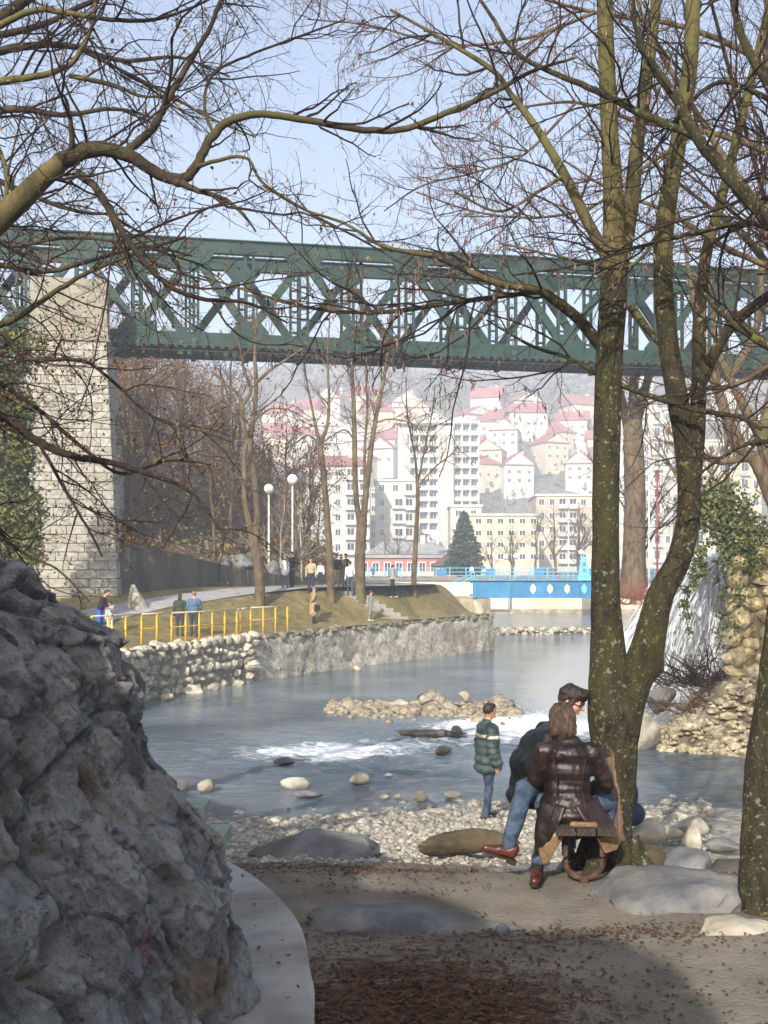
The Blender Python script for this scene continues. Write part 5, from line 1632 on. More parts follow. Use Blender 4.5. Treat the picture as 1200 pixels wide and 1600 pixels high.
# ---- lower left tree drooping in front of the pier
D3 = 9.5
g = [G([(-420, 1050, D3), (-300, 800, D3), (-160, 660, D3), (-60, 640, D3), (0, 650, D3), (60, 690, D3), (110, 712, D3), (170, 722, D3), (230, 740, D3), (300, 770, D3), (345, 830, D3), (370, 850, D3)], [70, 55, 40, 22, 16, 13, 12, 10, 8, 6, 4, 2.5]),
     G([(-230, 720, D3), (-150, 620, D3), (-80, 560, D3 + .5), (0, 600, D3 + .5), (60, 640, D3 + .4), (130, 700, D3 + .3), (190, 740, D3 + .2), (260, 720, D3 + .2), (330, 725, D3)], [14, 11, 9, 7, 6, 5, 3]),
     G([(-230, 720, D3), (-150, 620, D3), (-60, 560, D3 - .4), (0, 520, D3 - .4), (40, 560, D3 - .4), (120, 562, D3 - .4), (160, 582, D3 - .4), (240, 652, D3 - .5), (300, 668, D3 - .5), (360, 690, D3 - .5)], [12, 9, 8, 7, 6, 5, 4, 2.5]),
     G([(-230, 720, D3), (-150, 620, D3), (-100, 560, D3), (-20, 515, D3), (20, 500, D3), (80, 460, D3), (130, 430, D3), (200, 400, D3), (290, 370, D3)], [18, 14, 12, 10, 8, 6, 4]),
     G([(-230, 720, D3), (-150, 620, D3), (-60, 430, D3 + .6), (0, 415, D3 + .6), (70, 425, D3 + .5), (150, 405, D3 + .4), (230, 385, D3 + .3), (300, 400, D3 + .3)], [22, 16, 12, 9, 7, 6, 5, 3]),
     G([(60, 690, D3), (110, 780, D3 - .2), (140, 830, D3 - .2), (160, 870, D3 - .2)], [6, 5, 4, 3]),
     G([(-300, 800, D3), (-150, 770, D3), (-40, 800, D3), (30, 860, D3), (90, 890, D3), (140, 940, D3)], [7, 6, 4, 3]),
     G([(-230, 720, D3), (-150, 620, D3), (-60, 380, D3), (20, 385, D3), (100, 372, D3), (190, 380, D3), (260, 420, D3), (330, 440, D3)], [10, 8, 6, 5, 4, 3])]
cfg3 = [(5.5, 1.2, 8, .18, -.02, .009, .1), (7.5, .5, 6, .22, -.01, .0045, .1), (9, .2, 4, .28, .0, .0027, .1)]
dt, out, b4 = tree_thing('overhanging_tree', 'tangled brown branches of the tree drooping in front of the pier', g, cfg3, 33, M_bark_dark, M_twig, sides=10, t0s={0: .3})
rn = np.random.default_rng(18)
leaf_cloud('dry_leaves', tips(out, 1, rn, 5200, .03), .020, rn, M_leaf_dry, dt, b4, 'stuff', 1.7, .4)

# ---- second left tree, higher up and further back: fills the upper left sky
D4 = 11
g = [G([(-500, 900, D4), (-360, 500, D4), (-220, 250, D4), (-120, 120, D4), (-40, 60, D4), (40, 0, D4), (120, -60, D4)], [70, 55, 40, 30, 22, 16, 10]),
     G([(-180, 200, D4), (-60, 190, D4), (20, 170, D4), (100, 180, D4), (180, 170, D4), (260, 190, D4)], [20, 15, 11, 8, 6, 3]),
     G([(-150, 160, D4), (-40, 260, D4), (40, 300, D4), (120, 330, D4), (200, 335, D4)], [16, 11, 8, 6, 3]),
     G([(-120, 120, D4), (0, 80, D4), (100, 70, D4), (190, 95, D4), (280, 90, D4), (360, 120, D4)], [18, 13, 10, 7, 5, 3]),
     G([(-40, 60, D4), (60, 40, D4), (170, -10, D4), (260, -40, D4)], [12, 10, 7, 5]),
     G([(-160, 180, D4), (-60, 330, D4), (20, 390, D4), (90, 420, D4)], [14, 9, 7, 3]),
     G([(120, 75, D4), (230, 130, D4), (330, 185, D4), (400, 215, D4)], [6, 5, 4, 2.5])]
cfg4 = [(6.5, 1.4, 8, .17, .02, .012, .1), (7.5, .6, 6, .22, .02, .005, .1), (9, .26, 4, .27, .0, .003, .1)]
t4, out, b5 = tree_thing('overhanging_tree', 'twiggy tree filling the upper left corner of the sky', g, cfg4, 41, M_bark_dark, M_twig, sides=9, t0s={0: .3})

# ---- generic bare trees
def bare_tree(name, label, base, H, seed, r, cfg, bark, twig, lean=(0, 0), fork=3, group=None, spread=.5, crown0=.35, sides=8, multi=1):
    rn = random.Random(seed); gl = []
    base = Vector(base)
    for m in range(multi):
        top = base + Vector((lean[0] + rn.uniform(-.06, .06) * H * (1 + multi * .4), lean[1] + rn.uniform(-.05, .05) * H, H))
        pts = [base + Vector((0, 0, -.4))]
        for k in range(1, 6):
            f = k / 5
            p = base.lerp(top, f) + Vector((rn.uniform(-1, 1), rn.uniform(-1, 1), 0)) * H * .016
            pts.append(p)
        gl.append((pts, [r * 1.25, r, r * .8, r * .6, r * .38, r * .12]))
        for k in range(fork):
            f = rn.uniform(crown0, .8); s = base.lerp(top, f)
            a = rn.uniform(0, 6.28); l = H * (1 - f) * rn.uniform(.7, 1.0)
            dv = Vector((math.cos(a) * spread, math.sin(a) * spread, 1)).normalized()
            dv2 = (dv + Vector((math.cos(a), math.sin(a), 0)) * .25).normalized()
            rr = r * (1 - f) * .75
            gl.append(([s, s + dv * l * .3, s + dv * l * .3 + dv2 * l * .35, s + dv * l * .3 + dv2 * l * .7], [rr, rr * .75, rr * .5, rr * .15]))
    t0s = {i: (crown0 if i % (fork + 1) == 0 else .15) for i in range(len(gl))}
    return tree_thing(name, label, gl, cfg, seed, bark, twig, group=group, sides=sides, t0s=t0s, base=base, wob=.01)

CF_MID = [(2.6, 2.3, 7, .16, .05, .026, .2), (3.6, .95, 5, .2, .03, .013, .1), (4.2, .45, 3, .25, .0, .009, .1)]
# bank trees on the lawn
def bank_at(px, py): return ground_hit(px, py)
p = bank_at(405, 946); d = p.y; s = d / F
P_ = lambda px, py: Vector((WX(px, d), d, WZ(py, d)))
g = [([P_(402, 955), P_(406, 925), P_(404, 890), P_(397, 845)], [.33, .25, .23, .22]),
     ([P_(397, 850), P_(390, 820), P_(382, 780), P_(382, 730), P_(383, 700), P_(392, 680)], [.17, .15, .13, .12, .11, .11]),
     ([P_(399, 850), P_(402, 815), P_(400, 770), P_(396, 730), P_(391, 695), P_(394, 660), P_(399, 630), P_(400, 590), P_(398, 550), P_(402, 470)], [.17, .15, .14, .13, .12, .12, .11, .1, .08, .04]),
     ([P_(391, 695), P_(380, 665), P_(378, 630), P_(372, 615), P_(352, 600), P_(330, 580)], [.12, .1, .09, .07, .05, .03]),
     ([P_(379, 635), P_(392, 610), P_(386, 590), P_(378, 560), P_(370, 500)], [.08, .08, .06, .05, .03]),
     ([P_(398, 600), P_(420, 580), P_(450, 560), P_(480, 540)], [.08, .07, .05, .03]),
     ([P_(394, 660), P_(420, 640), P_(450, 640), P_(480, 655)], [.05, .04, .03, .02])]
tree_thing('bank_tree', 'forked bank tree whose two stems grow together again, near the railing', g, CF_MID, 51, M_bark_tan, M_twig_br, 'trees on the lawn', 10, t0s={0: 1, 1: .4, 2: .35})
p = bank_at(516, 938); d = p.y
g = [([P_(516, 946), P_(517, 915), P_(514, 850), P_(508, 770), P_(502, 710), P_(500, 690)], [.27, .2, .17, .15, .14, .14]),
     ([P_(501, 700), P_(494, 670), P_(488, 640), P_(480, 600), P_(470, 540)], [.1, .08, .06, .05, .02]),
     ([P_(501, 695), P_(512, 660), P_(514, 620), P_(512, 560), P_(516, 480)], [.1, .09, .07, .05, .02]),
     ([P_(498, 690), P_(480, 680), P_(465, 690), P_(445, 700)], [.05, .04, .03, .02])]
tree_thing('bank_tree', 'slender straight bank tree with a high fork, second from the left', g, CF_MID, 52, M_bark_tan, M_twig_br, 'trees on the lawn', 10, t0s={0: .55})
p = bank_at(562, 938); d = p.y
g = [([P_(562, 946), P_(562, 910), P_(563, 860), P_(566, 810)], [.36, .29, .27, .26]),
     ([P_(564, 830), P_(556, 770), P_(554, 690), P_(552, 620), P_(548, 540), P_(545, 470)], [.16, .14, .13, .11, .08, .04]),
     ([P_(567, 820), P_(573, 760), P_(580, 700), P_(588, 650), P_(600, 590), P_(606, 540), P_(610, 480)], [.18, .15, .13, .11, .09, .07, .03]),
     ([P_(570, 775), P_(570, 700), P_(574, 640), P_(572, 580), P_(575, 500)], [.08, .07, .06, .05, .02]),
     ([P_(555, 690), P_(540, 672), P_(520, 680), P_(505, 690)], [.05, .04, .03, .015]),
     ([P_(588, 660), P_(610, 655), P_(640, 660), P_(655, 670)], [.05, .04, .03, .015])]
tree_thing('bank_tree', 'stout bank tree splitting into upright limbs, third from the left', g, CF_MID, 53, M_bark_tan, M_twig_br, 'trees on the lawn', 10, t0s={0: 1, 1: .35, 2: .35})
p = bank_at(646, 930); d = p.y
g = [([P_(646, 938), P_(647, 900), P_(650, 840), P_(653, 780), P_(652, 745)], [.2, .15, .13, .11, .10]),
     ([P_(652, 750), P_(648, 710), P_(642, 680), P_(636, 640), P_(634, 590)], [.07, .06, .05, .04, .02]),
     ([P_(653, 752), P_(661, 715), P_(668, 680), P_(676, 640), P_(680, 600)], [.07, .05, .05, .04, .02]),
     ([P_(652, 760), P_(680, 730), P_(705, 710), P_(720, 690)], [.04, .04, .03, .02])]
tree_thing('bank_tree', 'thin young bank tree standing in front of the tower block', g, CF_MID, 54, M_bark_tan, M_twig_br, 'trees on the lawn', 9, t0s={0: .7})

# wooded slope behind the pier: prototypes copied over the hill
CF_HILL = [(2.2, 2.4, 6, .17, .06, .026, .15), (3.0, 1.0, 4, .22, .03, .015, .1), (3.0, .5, 3, .25, 0, .010, .1)]
lab_h = 'leafless brown tree on the wooded slope behind the pier'
protos = []
for k in range(4):
    t, o_, b_ = bare_tree('slope_tree', lab_h, (0, 0, 0), [8.5, 7, 9.5, 6][k], 60 + k, [.13, .10, .15, .09][k], CF_HILL, M_bark_tan, M_twig_br, fork=4, group='trees on the wooded slope', spread=.6, crown0=.2)
    rn = np.random.default_rng(70 + k)
    leaf_cloud('dry_leaves', tips(o_, 1, rn, 420, .1), .11, rn, M_leaf_dry, t, b_, 'stuff', 1.4, .3)
    protos.append(t)
rng = random.Random(77); spots = []
tries = 0
while len(spots) < 120 and tries < 5000:
    tries += 1
    y = rng.uniform(53, 112); t = t_hill(y) + rng.uniform(.8, 26)
    y0 = y - NRM.y * t
    x = wall_x(y0) + NRM.x * t
    pxx = 600 + x / y * F
    if pxx < 130 or pxx > 505: continue
    if y < 60 and pxx < 200: continue
    if any((x - a) ** 2 + (y - c) ** 2 < 2.2 for a, c in spots): continue
    # keep clear of the bridge
    u = (Vector((x, y, 0)) - BA).dot(BN)
    if -1.5 < u < TW + 1.5 and left_z(x, y) + 8 > BZ0: continue
    spots.append((x, y))
for i, (x, y) in enumerate(spots):
    t = protos[i % 4] if i < 4 else copy_tree(protos[i % 4])
    t.location = (x, y, left_z(x, y)); t.rotation_euler = (rng.uniform(-.06, .06), rng.uniform(-.06, .06), rng.uniform(0, 6.28))
    s_ = rng.uniform(.7, 1.15); t.scale = (s_, s_, s_)
# undergrowth of the slope, fallen leaves, twigs: one mass
rn = np.random.default_rng(80); P = []
while len(P) < 16000:
    y = rn.uniform(50, 100); t = t_hill(y) + .3 + abs(rn.normal()) * 9
    y0 = y - NRM.y * t; x = wall_x(y0) + NRM.x * t
    P.append((x, y, left_z(x, y, t) + abs(rn.normal()) * .45))
o = leaf_cloud('slope_undergrowth', np.array(P), .15, rn, gm('brown_brush', hx('4d3d2c'), hx('84704f'), .8, .9, world=True, c3=hx('7a7440'), s3=.25, a3=.6), None, np.zeros(3), 'stuff', 1.7)
tag(o, 'brown brambles and dead leaves covering the slope behind the pier', 'undergrowth')

# ivy-grown evergreen left of the pier
M_ivy = gm('ivy_leaf', hx('3f4720'), hx('757538'), 3, .6, world=True, c3=hx('33401a'), s3=.8, a3=.7, spec=.4)
rn = np.random.default_rng(90)
iv = empty('ivy_tree', (WX(10, 40), 40, 2), 0, 'yellow green ivy covered tree at the left edge beside the pier', 'tree')
ib = np.array(iv.location)
def ivy_cloud(parent, b, ells, n, size, mat, rn, name='ivy_leaves'):
    P = []
    tot = sum(r[0] * r[2] for _, r in ells)
    for c, r in ells:
        k = int(n * r[0] * r[2] / tot)
        q = rn.normal(size=(k, 3)); q /= np.linalg.norm(q, axis=1)[:, None]
        q *= rn.uniform(.55, 1.05, k)[:, None] ** .5
        P.append(np.array(c) + q * np.array(r) + rn.normal(size=(k, 3)) * .12)
    return leaf_cloud(name, np.vstack(P), size, rn, mat, parent, b, 'stuff', 1.2)
ells = []
for (px, py, r) in ((10, 560, .9), (42, 545, .6), (0, 640, 1.1), (32, 640, .6), (0, 720, 1.2), (40, 710, .5), (5, 790, 1.2), (38, 800, .7), (15, 860, 1.2), (48, 865, .6), (-40, 600, 1.6), (-50, 720, 1.8), (-40, 840, 1.8), (30, 930, .8), (0, 930, 1.2)):
    c = W(px, py, 40); ells.append(((c.x, c.y + rn.uniform(-.5, .5), c.z), (r, r * .9, r * 1.15)))
ivy_cloud(iv, ib, ells, 26000, .13, M_ivy, rn)
MB().tube([(0, 0, -2), (.1, 0, 3), (-.1, .1, 6), (.2, 0, 9.5)], [.3, .25, .2, .08], 10).build('trunk', M_bark_dark, iv, True)
for k, (dx, z0, z1) in enumerate(((1.0, 4, 6.5), (-1.2, 3, 6.8), (.9, 6, 9))):
    MB().tube([(0, 0, z0), (dx * .5, .1, (z0 + z1) / 2), (dx, 0, z1)], [.12, .08, .04], 7).build('limb', M_bark_dark, iv, True)

# ivy hanging over the right stone wall
ivr = empty('hanging_ivy', (9.3, 26.8, 3.4), 0, 'curtain of ivy hanging over the stone wall by the waterfall', 'ivy')
rb = np.array(ivr.location)
M_ivy_d = gm('ivy_leaf_dark', hx('2f3a18'), hx('5f6630'), 3, .55, world=True, c3=hx('77713c'), s3=1.5, a3=.5, spec=.4)
ells = []
for (px, py, r, d) in ((1110, 800, .55, 27), (1140, 815, .6, 27), (1165, 835, .55, 26.5), (1190, 850, .6, 26.3), (1090, 785, .35, 27.5), (1150, 790, .4, 27), (1148, 880, .28, 26.2), (1150, 930, .24, 26.1), (1146, 975, .16, 26.1), (1175, 880, .3, 26), (1155, 850, .5, 26.4), (1125, 770, .4, 27.2)):
    c = W(px, py, d); ells.append(((c.x, c.y, c.z), (r, r * .7, r * .8)))
ivy_cloud(ivr, rb, ells, 5200, .085, M_ivy_d, rn)
# strands
for k, (px, p0, p1) in enumerate(((1083, 862, 965), (1078, 880, 985), (1100, 850, 900), (1128, 850, 990), (1136, 860, 1010), (1098, 860, 915))):
    pts = [W(px + 6 * math.sin(q * 1.3 + k) - q * 1.5, p0 + (p1 - p0) * q / 5, 27.2) - Vector(rb) for q in range(6)]
    MB().tube(pts, .012, 4).build('ivy_strand', M_twig, ivr)
    Pn = np.vstack([np.array(a) + rn.normal(size=(22, 3)) * .06 for a in pts]) + rb
    leaf_cloud('ivy_leaves', Pn, .08, rn, M_ivy_d, ivr, rb, 'stuff', 1.2)

# right bank trees
CF_R = [(1.2, 1.9, 7, .17, .03, .022, .15), (2.8, .8, 5, .2, .02, .010, .1), (4.4, .36, 3, .26, 0, .0055, .1)]
d = 62.
g = [([P_(986, 935), P_(988, 915), P_(990, 860), P_(992, 780), P_(990, 700), P_(988, 640)], [1.0, .72, .62, .6, .58, .5]),
     ([P_(990, 720), P_(975, 640), P_(955, 560), P_(940, 480)], [.3, .25, .18, .08]),
     ([P_(990, 680), P_(1010, 600), P_(1035, 530), P_(1050, 450)], [.3, .25, .18, .08]),
     ([P_(989, 650), P_(990, 560), P_(995, 470)], [.3, .2, .08])]
tree_thing('pollard_tree', 'massive pale old trunk standing beyond the main tree on the right bank', g, CF_MID, 101, M_bark_tan, M_twig_br, None, 12, t0s={0: .7})
d = 30.
g = [([P_(1230, 830), P_(1200, 760), P_(1180, 720), P_(1150, 690), P_(1125, 620), P_(1105, 560), P_(1085, 480), P_(1070, 380)], [.26, .22, .18, .16, .14, .12, .09, .04]),
     ([P_(1200, 760), P_(1190, 690), P_(1165, 640), P_(1140, 590), P_(1120, 540), P_(1110, 430)], [.16, .15, .13, .11, .09, .03]),
     ([P_(1170, 715), P_(1120, 720), P_(1080, 700), P_(1040, 690)], [.12, .1, .07, .03]),
     ([P_(1190, 690), P_(1210, 600), P_(1220, 480), P_(1225, 350)], [.2, .16, .12, .05]),
     ([P_(1140, 590), P_(1180, 520), P_(1190, 420), P_(1185, 300)], [.12, .1, .07, .03])]
tree_thing('leaning_tree', 'pale leaning tree with crossing limbs at the right above the ivy', g, CF_R, 102, M_bark_tan, M_twig_br, None, 10, t0s={0: .35})
RB = [((1235, 8), 'twiggy tree at the right edge behind the dark trunk, nearest of three', 8.2, .07), ((1290, 12), 'slim bare tree at the right edge, tallest of three', 9.5, .07), ((1250, 4), 'bare tree at the right margin, smallest of three', 7.5, .08)]
for i, ((px, d_), lb_, H, r) in enumerate(RB):
    bare_tree('bare_tree', lb_, (WX(px + 60, d_ + 10), d_ + 10, 1.6), H * 1.5, 110 + i, r * 1.4, CF_R, M_bark_dark, M_twig, lean=(-1.0, 0), fork=6, spread=.75, crown0=.3)
RB2 = [(1010, 48, 'bare tree beyond the waterfall, nearest the main trunk'), (1080, 52, 'bare tree in the middle of the thicket beyond the waterfall'), (1150, 46, 'bare tree of the thicket beyond the ivy'), (960, 70, 'bare tree behind the massive pale trunk')]
for i, (px, d_, lb_) in enumerate(RB2):
    bare_tree('bare_tree', lb_, (WX(px, d_) + 2, d_, 3.4), 11, 120 + i, .16, CF_HILL, M_bark_tan, M_twig_br, fork=5, spread=.6, crown0=.2)

# far bank trees
CF_FAR = [(1.3, 2.4, 6, .15, .06, .045, .1), (2.4, 1.2, 4, .2, .04, .025, .1), (2.2, .6, 3, .22, 0, .018, .1)]
far_spots = [(768, 146, 6.5, 'small bare tree just right of the spruce'), (800, 150, 7.5, 'bare tree over the middle of the blue footbridge'), (838, 143, 9.5, 'bushy bare tree left of the far lamp post'), (868, 152, 11, 'tall bare tree behind the far lamp post'),
             (905, 148, 10.5, 'bare tree above the blue tower'), (935, 146, 10, 'bare far tree half hidden by the main trunk'), (600, 158, 7, 'bare shrub tree in front of the stepped flats'), (622, 165, 8, 'bare tree at the foot of the tower'), (700, 170, 5, 'small bare tree behind the spruce')]
pr = []
for i, (px, d_, H, lb_) in enumerate(far_spots):
    if i < 3:
        t, _, _ = bare_tree('far_bank_tree', lb_, (0, 0, 0), 9, 130 + i, .16, CF_FAR, M_bark_tan, M_twig_br, fork=5, spread=.7, crown0=.15, group='bare trees on the far bank', multi=2 if i == 1 else 1)
        pr.append(t)
    else:
        t = copy_tree(pr[i % 3]); t['label'] = lb_
    t.location = (WX(px, d_), d_, far_z(WX(px, d_), d_)); t.scale = (H / 9,) * 3; t.rotation_euler = (0, 0, i * 1.3)
# birch-like pale saplings by the lamp
for i, (px, lb_) in enumerate(((438, 'pale birch sapling left of the white lamp pole'), (470, 'thin pale arching sapling right of the white lamp pole'))):
    bare_tree('birch_sapling', lb_, (WX(px, 61), 61, 3.6), 5.5, 140 + i, .06, CF_HILL, M_twig_pale, M_twig_pale, fork=4, spread=.9, crown0=.1)
# spruce
sp = empty('spruce_tree', tuple(W(725, 902, 141)), 0, 'dark green conical spruce on the far bank', 'tree')
rn = np.random.default_rng(99); b_ = np.array(sp.location); H = 8.6
MB().tube([(0, 0, -1), (0, 0, H)], [.2, .03], 8).build('trunk', M_bark_dark, sp)
brs = []; lp = []
for k in range(300):
    f = rn.random() ** .8; z = .4 + f * (H - .6); R_ = (1 - f) ** .85 * 3.4 * rn.uniform(.7, 1.05) + .12; a = rn.uniform(0, 6.28)
    pts = np.array([[math.cos(a) * R_ * u, math.sin(a) * R_ * u, z - .22 * R_ * u + .1 * R_ * u * u * 1.6] for u in np.linspace(0, 1, 5)])
    brs.append((pts, np.linspace(.03, .008, 5)))
    for q in range(int(10 + R_ * 16)):
        u = rn.uniform(.15, 1); i = min(3, int(u * 4)); lp.append(pts[i] + (pts[i + 1] - pts[i]) * (u * 4 - i) + rn.normal(size=3) * [.13, .13, .07])
V, Q = batch_tubes(brs, 3)
link('branches', mesh_np('branches', V, Q), M_bark_dark, sp)
leaf_cloud('needles', np.array(lp), .24, rn, gm('spruce_needles', hx('25341f'), hx('46583a'), 2, .8), sp, np.zeros(3), 'stuff', 2.0)

# ---- fine twigged tree reaching in from the right over the sky
D6 = 12.0
g = [G([(1420, 1000, D6), (1380, 700, D6), (1340, 450, D6), (1300, 250, D6), (1270, 60, D6), (1250, -100, D6)], [60, 50, 40, 30, 22, 14]),
     G([(1350, 480, D6), (1260, 380, D6), (1170, 300, D6), (1090, 180, D6), (1020, 60, D6), (980, -40, D6)], [18, 15, 12, 9, 7, 4]),
     G([(1320, 330, D6), (1220, 250, D6), (1120, 210, D6), (1000, 190, D6), (900, 160, D6), (800, 170, D6)], [16, 12, 9, 7, 5, 3]),
     G([(1290, 180, D6), (1180, 90, D6), (1060, 40, D6), (930, 20, D6), (820, -10, D6)], [14, 11, 8, 6, 3]),
     G([(1345, 470, D6), (1240, 430, D6), (1140, 390, D6), (1040, 330, D6), (960, 300, D6), (880, 250, D6)], [14, 11, 9, 7, 5, 3]),
     G([(1360, 560, D6), (1260, 540, D6), (1150, 600, D6), (1060, 610, D6), (980, 650, D6)], [14, 10, 8, 6, 3]),
     G([(1100, 200, D6), (1010, 260, D6), (930, 320, D6), (840, 340, D6), (740, 330, D6), (650, 300, D6)], [7, 6, 5, 4, 3, 2.5]),
     G([(900, 160, D6), (820, 240, D6), (740, 270, D6), (660, 290, D6), (600, 330, D6)], [5, 4, 3.5, 3, 2]),
     G([(930, 20, D6), (820, 60, D6), (700, 70, D6), (580, 40, D6), (480, 30, D6)], [6, 5, 4, 3, 2])]
t6, out, b6 = tree_thing('overhanging_tree', 'fine twigged hazel with hanging catkins reaching in from the upper right', g, [(6.5, 1.4, 8, .15, .03, .010, .1), (8, .6, 6, .2, .03, .005, .1), (9, .26, 4, .27, .0, .0032, .1)], 55, M_bark_tan, M_twig_br, sides=8, t0s={0: .3})
catkins(t6, out, b6, np.random.default_rng(56), 1500, M_catkin, .07)
# ================================================================== people
def cap_mesh(p0, r0, p1, r1, n=14):
    """tapered capsule as (V, faces)"""
    p0 = np.array(p0, float); p1 = np.array(p1, float)
    d = p1 - p0; L = np.linalg.norm(d)
    d = d / L if L > 1e-6 else np.array([0, 0, 1.])
    ref = np.array([1., 0, 0]) if abs(d[0]) < .8 else np.array([0, 1., 0])
    x = np.cross(d, ref); x /= np.linalg.norm(x); y = np.cross(d, x)
    rings = []
    for a in np.linspace(-80, 0, 5): rings.append((p0 + d * r0 * math.sin(math.radians(a)), r0 * math.cos(math.radians(a))))
    for a in np.linspace(0, 80, 5): rings.append((p1 + d * r1 * math.sin(math.radians(a)), r1 * math.cos(math.radians(a))))
    V = []; 
    for c, r in rings:
        for k in range(n):
            t = 2 * math.pi * k / n
            V.append(c + (x * math.cos(t) + y * math.sin(t)) * r)
    fs = []
    m = len(rings)
    for i in range(m - 1):
        for k in range(n):
            k2 = (k + 1) % n
            fs.append((i * n + k, i * n + k2, (i + 1) * n + k2, (i + 1) * n + k))
    fs.append(tuple(range(n))[::-1]); fs.append(tuple(range((m - 1) * n, m * n)))
    return V, fs

def ell_mesh(c, r, R=None, n=16, m=10):
    V = []; fs = []
    for i in range(m + 1):
        a = -math.pi / 2 * .96 + math.pi * .96 * i / m
        for k in range(n):
            t = 2 * math.pi * k / n
            p = Vector((r[0] * math.cos(a) * math.cos(t), r[1] * math.cos(a) * math.sin(t), r[2] * math.sin(a)))
            if R is not None: p = R @ p
            V.append(np.array(p + Vector(c)))
    for i in range(m):
        for k in range(n):
            k2 = (k + 1) % n
            fs.append((i * n + k, i * n + k2, (i + 1) * n + k2, (i + 1) * n + k))
    fs.append(tuple(range(n))[::-1]); fs.append(tuple(range(m * n, (m + 1) * n)))
    return V, fs

BSC = bpy.data.scenes.new('build'); BVL = BSC.view_layers[0]
class Body:
    def __init__(s): s.p = []
    def cap(s, tag_, p0, r0, p1, r1): s.p.append((tag_, 'c', p0, r0, p1, r1)); return s
    def ell(s, tag_, c, r, R=None): s.p.append((tag_, 'e', c, r, R)); return s
    def mesh(s, name, pal, voxel, smooth=4, folds=0.0, fscale=9.0, tags=None):
        V = []; Fs = []
        prims = [q for q in s.p if tags is None or q[0] in tags]
        for q in prims:
            v, f = cap_mesh(*q[2:]) if q[1] == 'c' else ell_mesh(*q[2:])
            b = len(V); V += [tuple(a) for a in v]; Fs += [tuple(i + b for i in k) for k in f]
        me = bpy.data.meshes.new('tmp'); me.from_pydata(V, [], Fs); me.update()
        o = bpy.data.objects.new('tmp', me); BSC.collection.objects.link(o)
        md = o.modifiers.new('r', 'REMESH'); md.mode = 'VOXEL'; md.voxel_size = voxel
        ms = o.modifiers.new('s', 'SMOOTH'); ms.factor = .5; ms.iterations = smooth
        BVL.update(); dg = BVL.depsgraph
        res = bpy.data.meshes.new_from_object(o.evaluated_get(dg))
        res.name = name
        bpy.data.objects.remove(o); bpy.data.meshes.remove(me)
        n = len(res.polygons); C = np.empty(n * 3); res.polygons.foreach_get('center', C); C = C.reshape(-1, 3)
        best = np.full(n, 1e9); idx = np.zeros(n, int)
        names = list(pal.keys())
        for q in prims:
            if q[1] == 'c':
                a = np.array(q[2], float); b_ = np.array(q[4], float); d = b_ - a; L2 = d @ d + 1e-9
                t = np.clip(((C - a) @ d) / L2, 0, 1)
                dist = np.linalg.norm(C - (a + t[:, None] * d), axis=1) - (q[3] + (q[5] - q[3]) * t)
            else:
                X = C - np.array(q[2]); R = q[4]
                if R is not None: X = X @ np.array(R)
                r = np.array(q[3]); k = np.linalg.norm(X / r, axis=1)
                dist = (k - 1) * r.min()
            m = dist < best
            best[m] = dist[m]; idx[m] = names.index(q[0])
        for k in names: res.materials.append(pal[k])
        res.polygons.foreach_set('material_index', idx.astype(np.int32))
        res.polygons.foreach_set('use_smooth', np.ones(n, dtype=bool))
        if folds:
            displace(res, lambda c: folds * noise.fractal(c * fscale, .9, 2, 3))
        res.update()
        return res

def cloth(name, h1, h2, rough=.85, **k): return gm('cloth_' + name, hx(h1), hx(h2), k.pop('scale', 14), rough, k.pop('bump', .25), 40, **k)
M_skin = gm('skin', hx('b98468'), hx('d0a186'), 8, .6, spec=.35)
C_ = {
    'black': cloth('black', '15161b', '24262c'), 'white': cloth('white', 'c9c9c9', 'e6e6e4'), 'jeans': cloth('jeans', '2f3c4c', '4c5d70', scale=20),
    'jeans_dk': cloth('jeans_dark', '1f2a45', '2f3b5a'), 'tan': cloth('tan', '8a7656', 'a8926c'), 'beige': cloth('beige', '9a8f70', 'b5a988'),
    'olive': cloth('olive', '2f3524', '444a33'), 'blue_grey': cloth('blue_grey', '3f566e', '587089'), 'grey': cloth('grey', '6a6d6a', '888a86'),
    'navy': cloth('navy', '1d2438', '2d364f'), 'dkgrey': cloth('dark_grey', '2b2c30', '42444a'), 'khaki': cloth('khaki', '6b6452', '8a8069'),
    'blue': cloth('blue', '1f4fae', '356ac8'), 'red': cloth('red', '7d1f2c', 'a02c3a'), 'hair_dk': gm('hair_dark', hx('17110e'), hx('33261d'), 30, .55, .6, 60, spec=.5, stretch=(1, 1, .2)),
    'hair_gr': gm('hair_grey', hx('5a524a'), hx('8a8078'), 30, .6), 'shoe': gm('shoe_dark', hx('1c1a1a'), hx('33302e'), 10, .5), 'shoe_lt': gm('shoe_pale', hx('bdb9b0'), hx('d8d4cc'), 10, .6),
}
M_cuffpuff = C_['dkgrey']

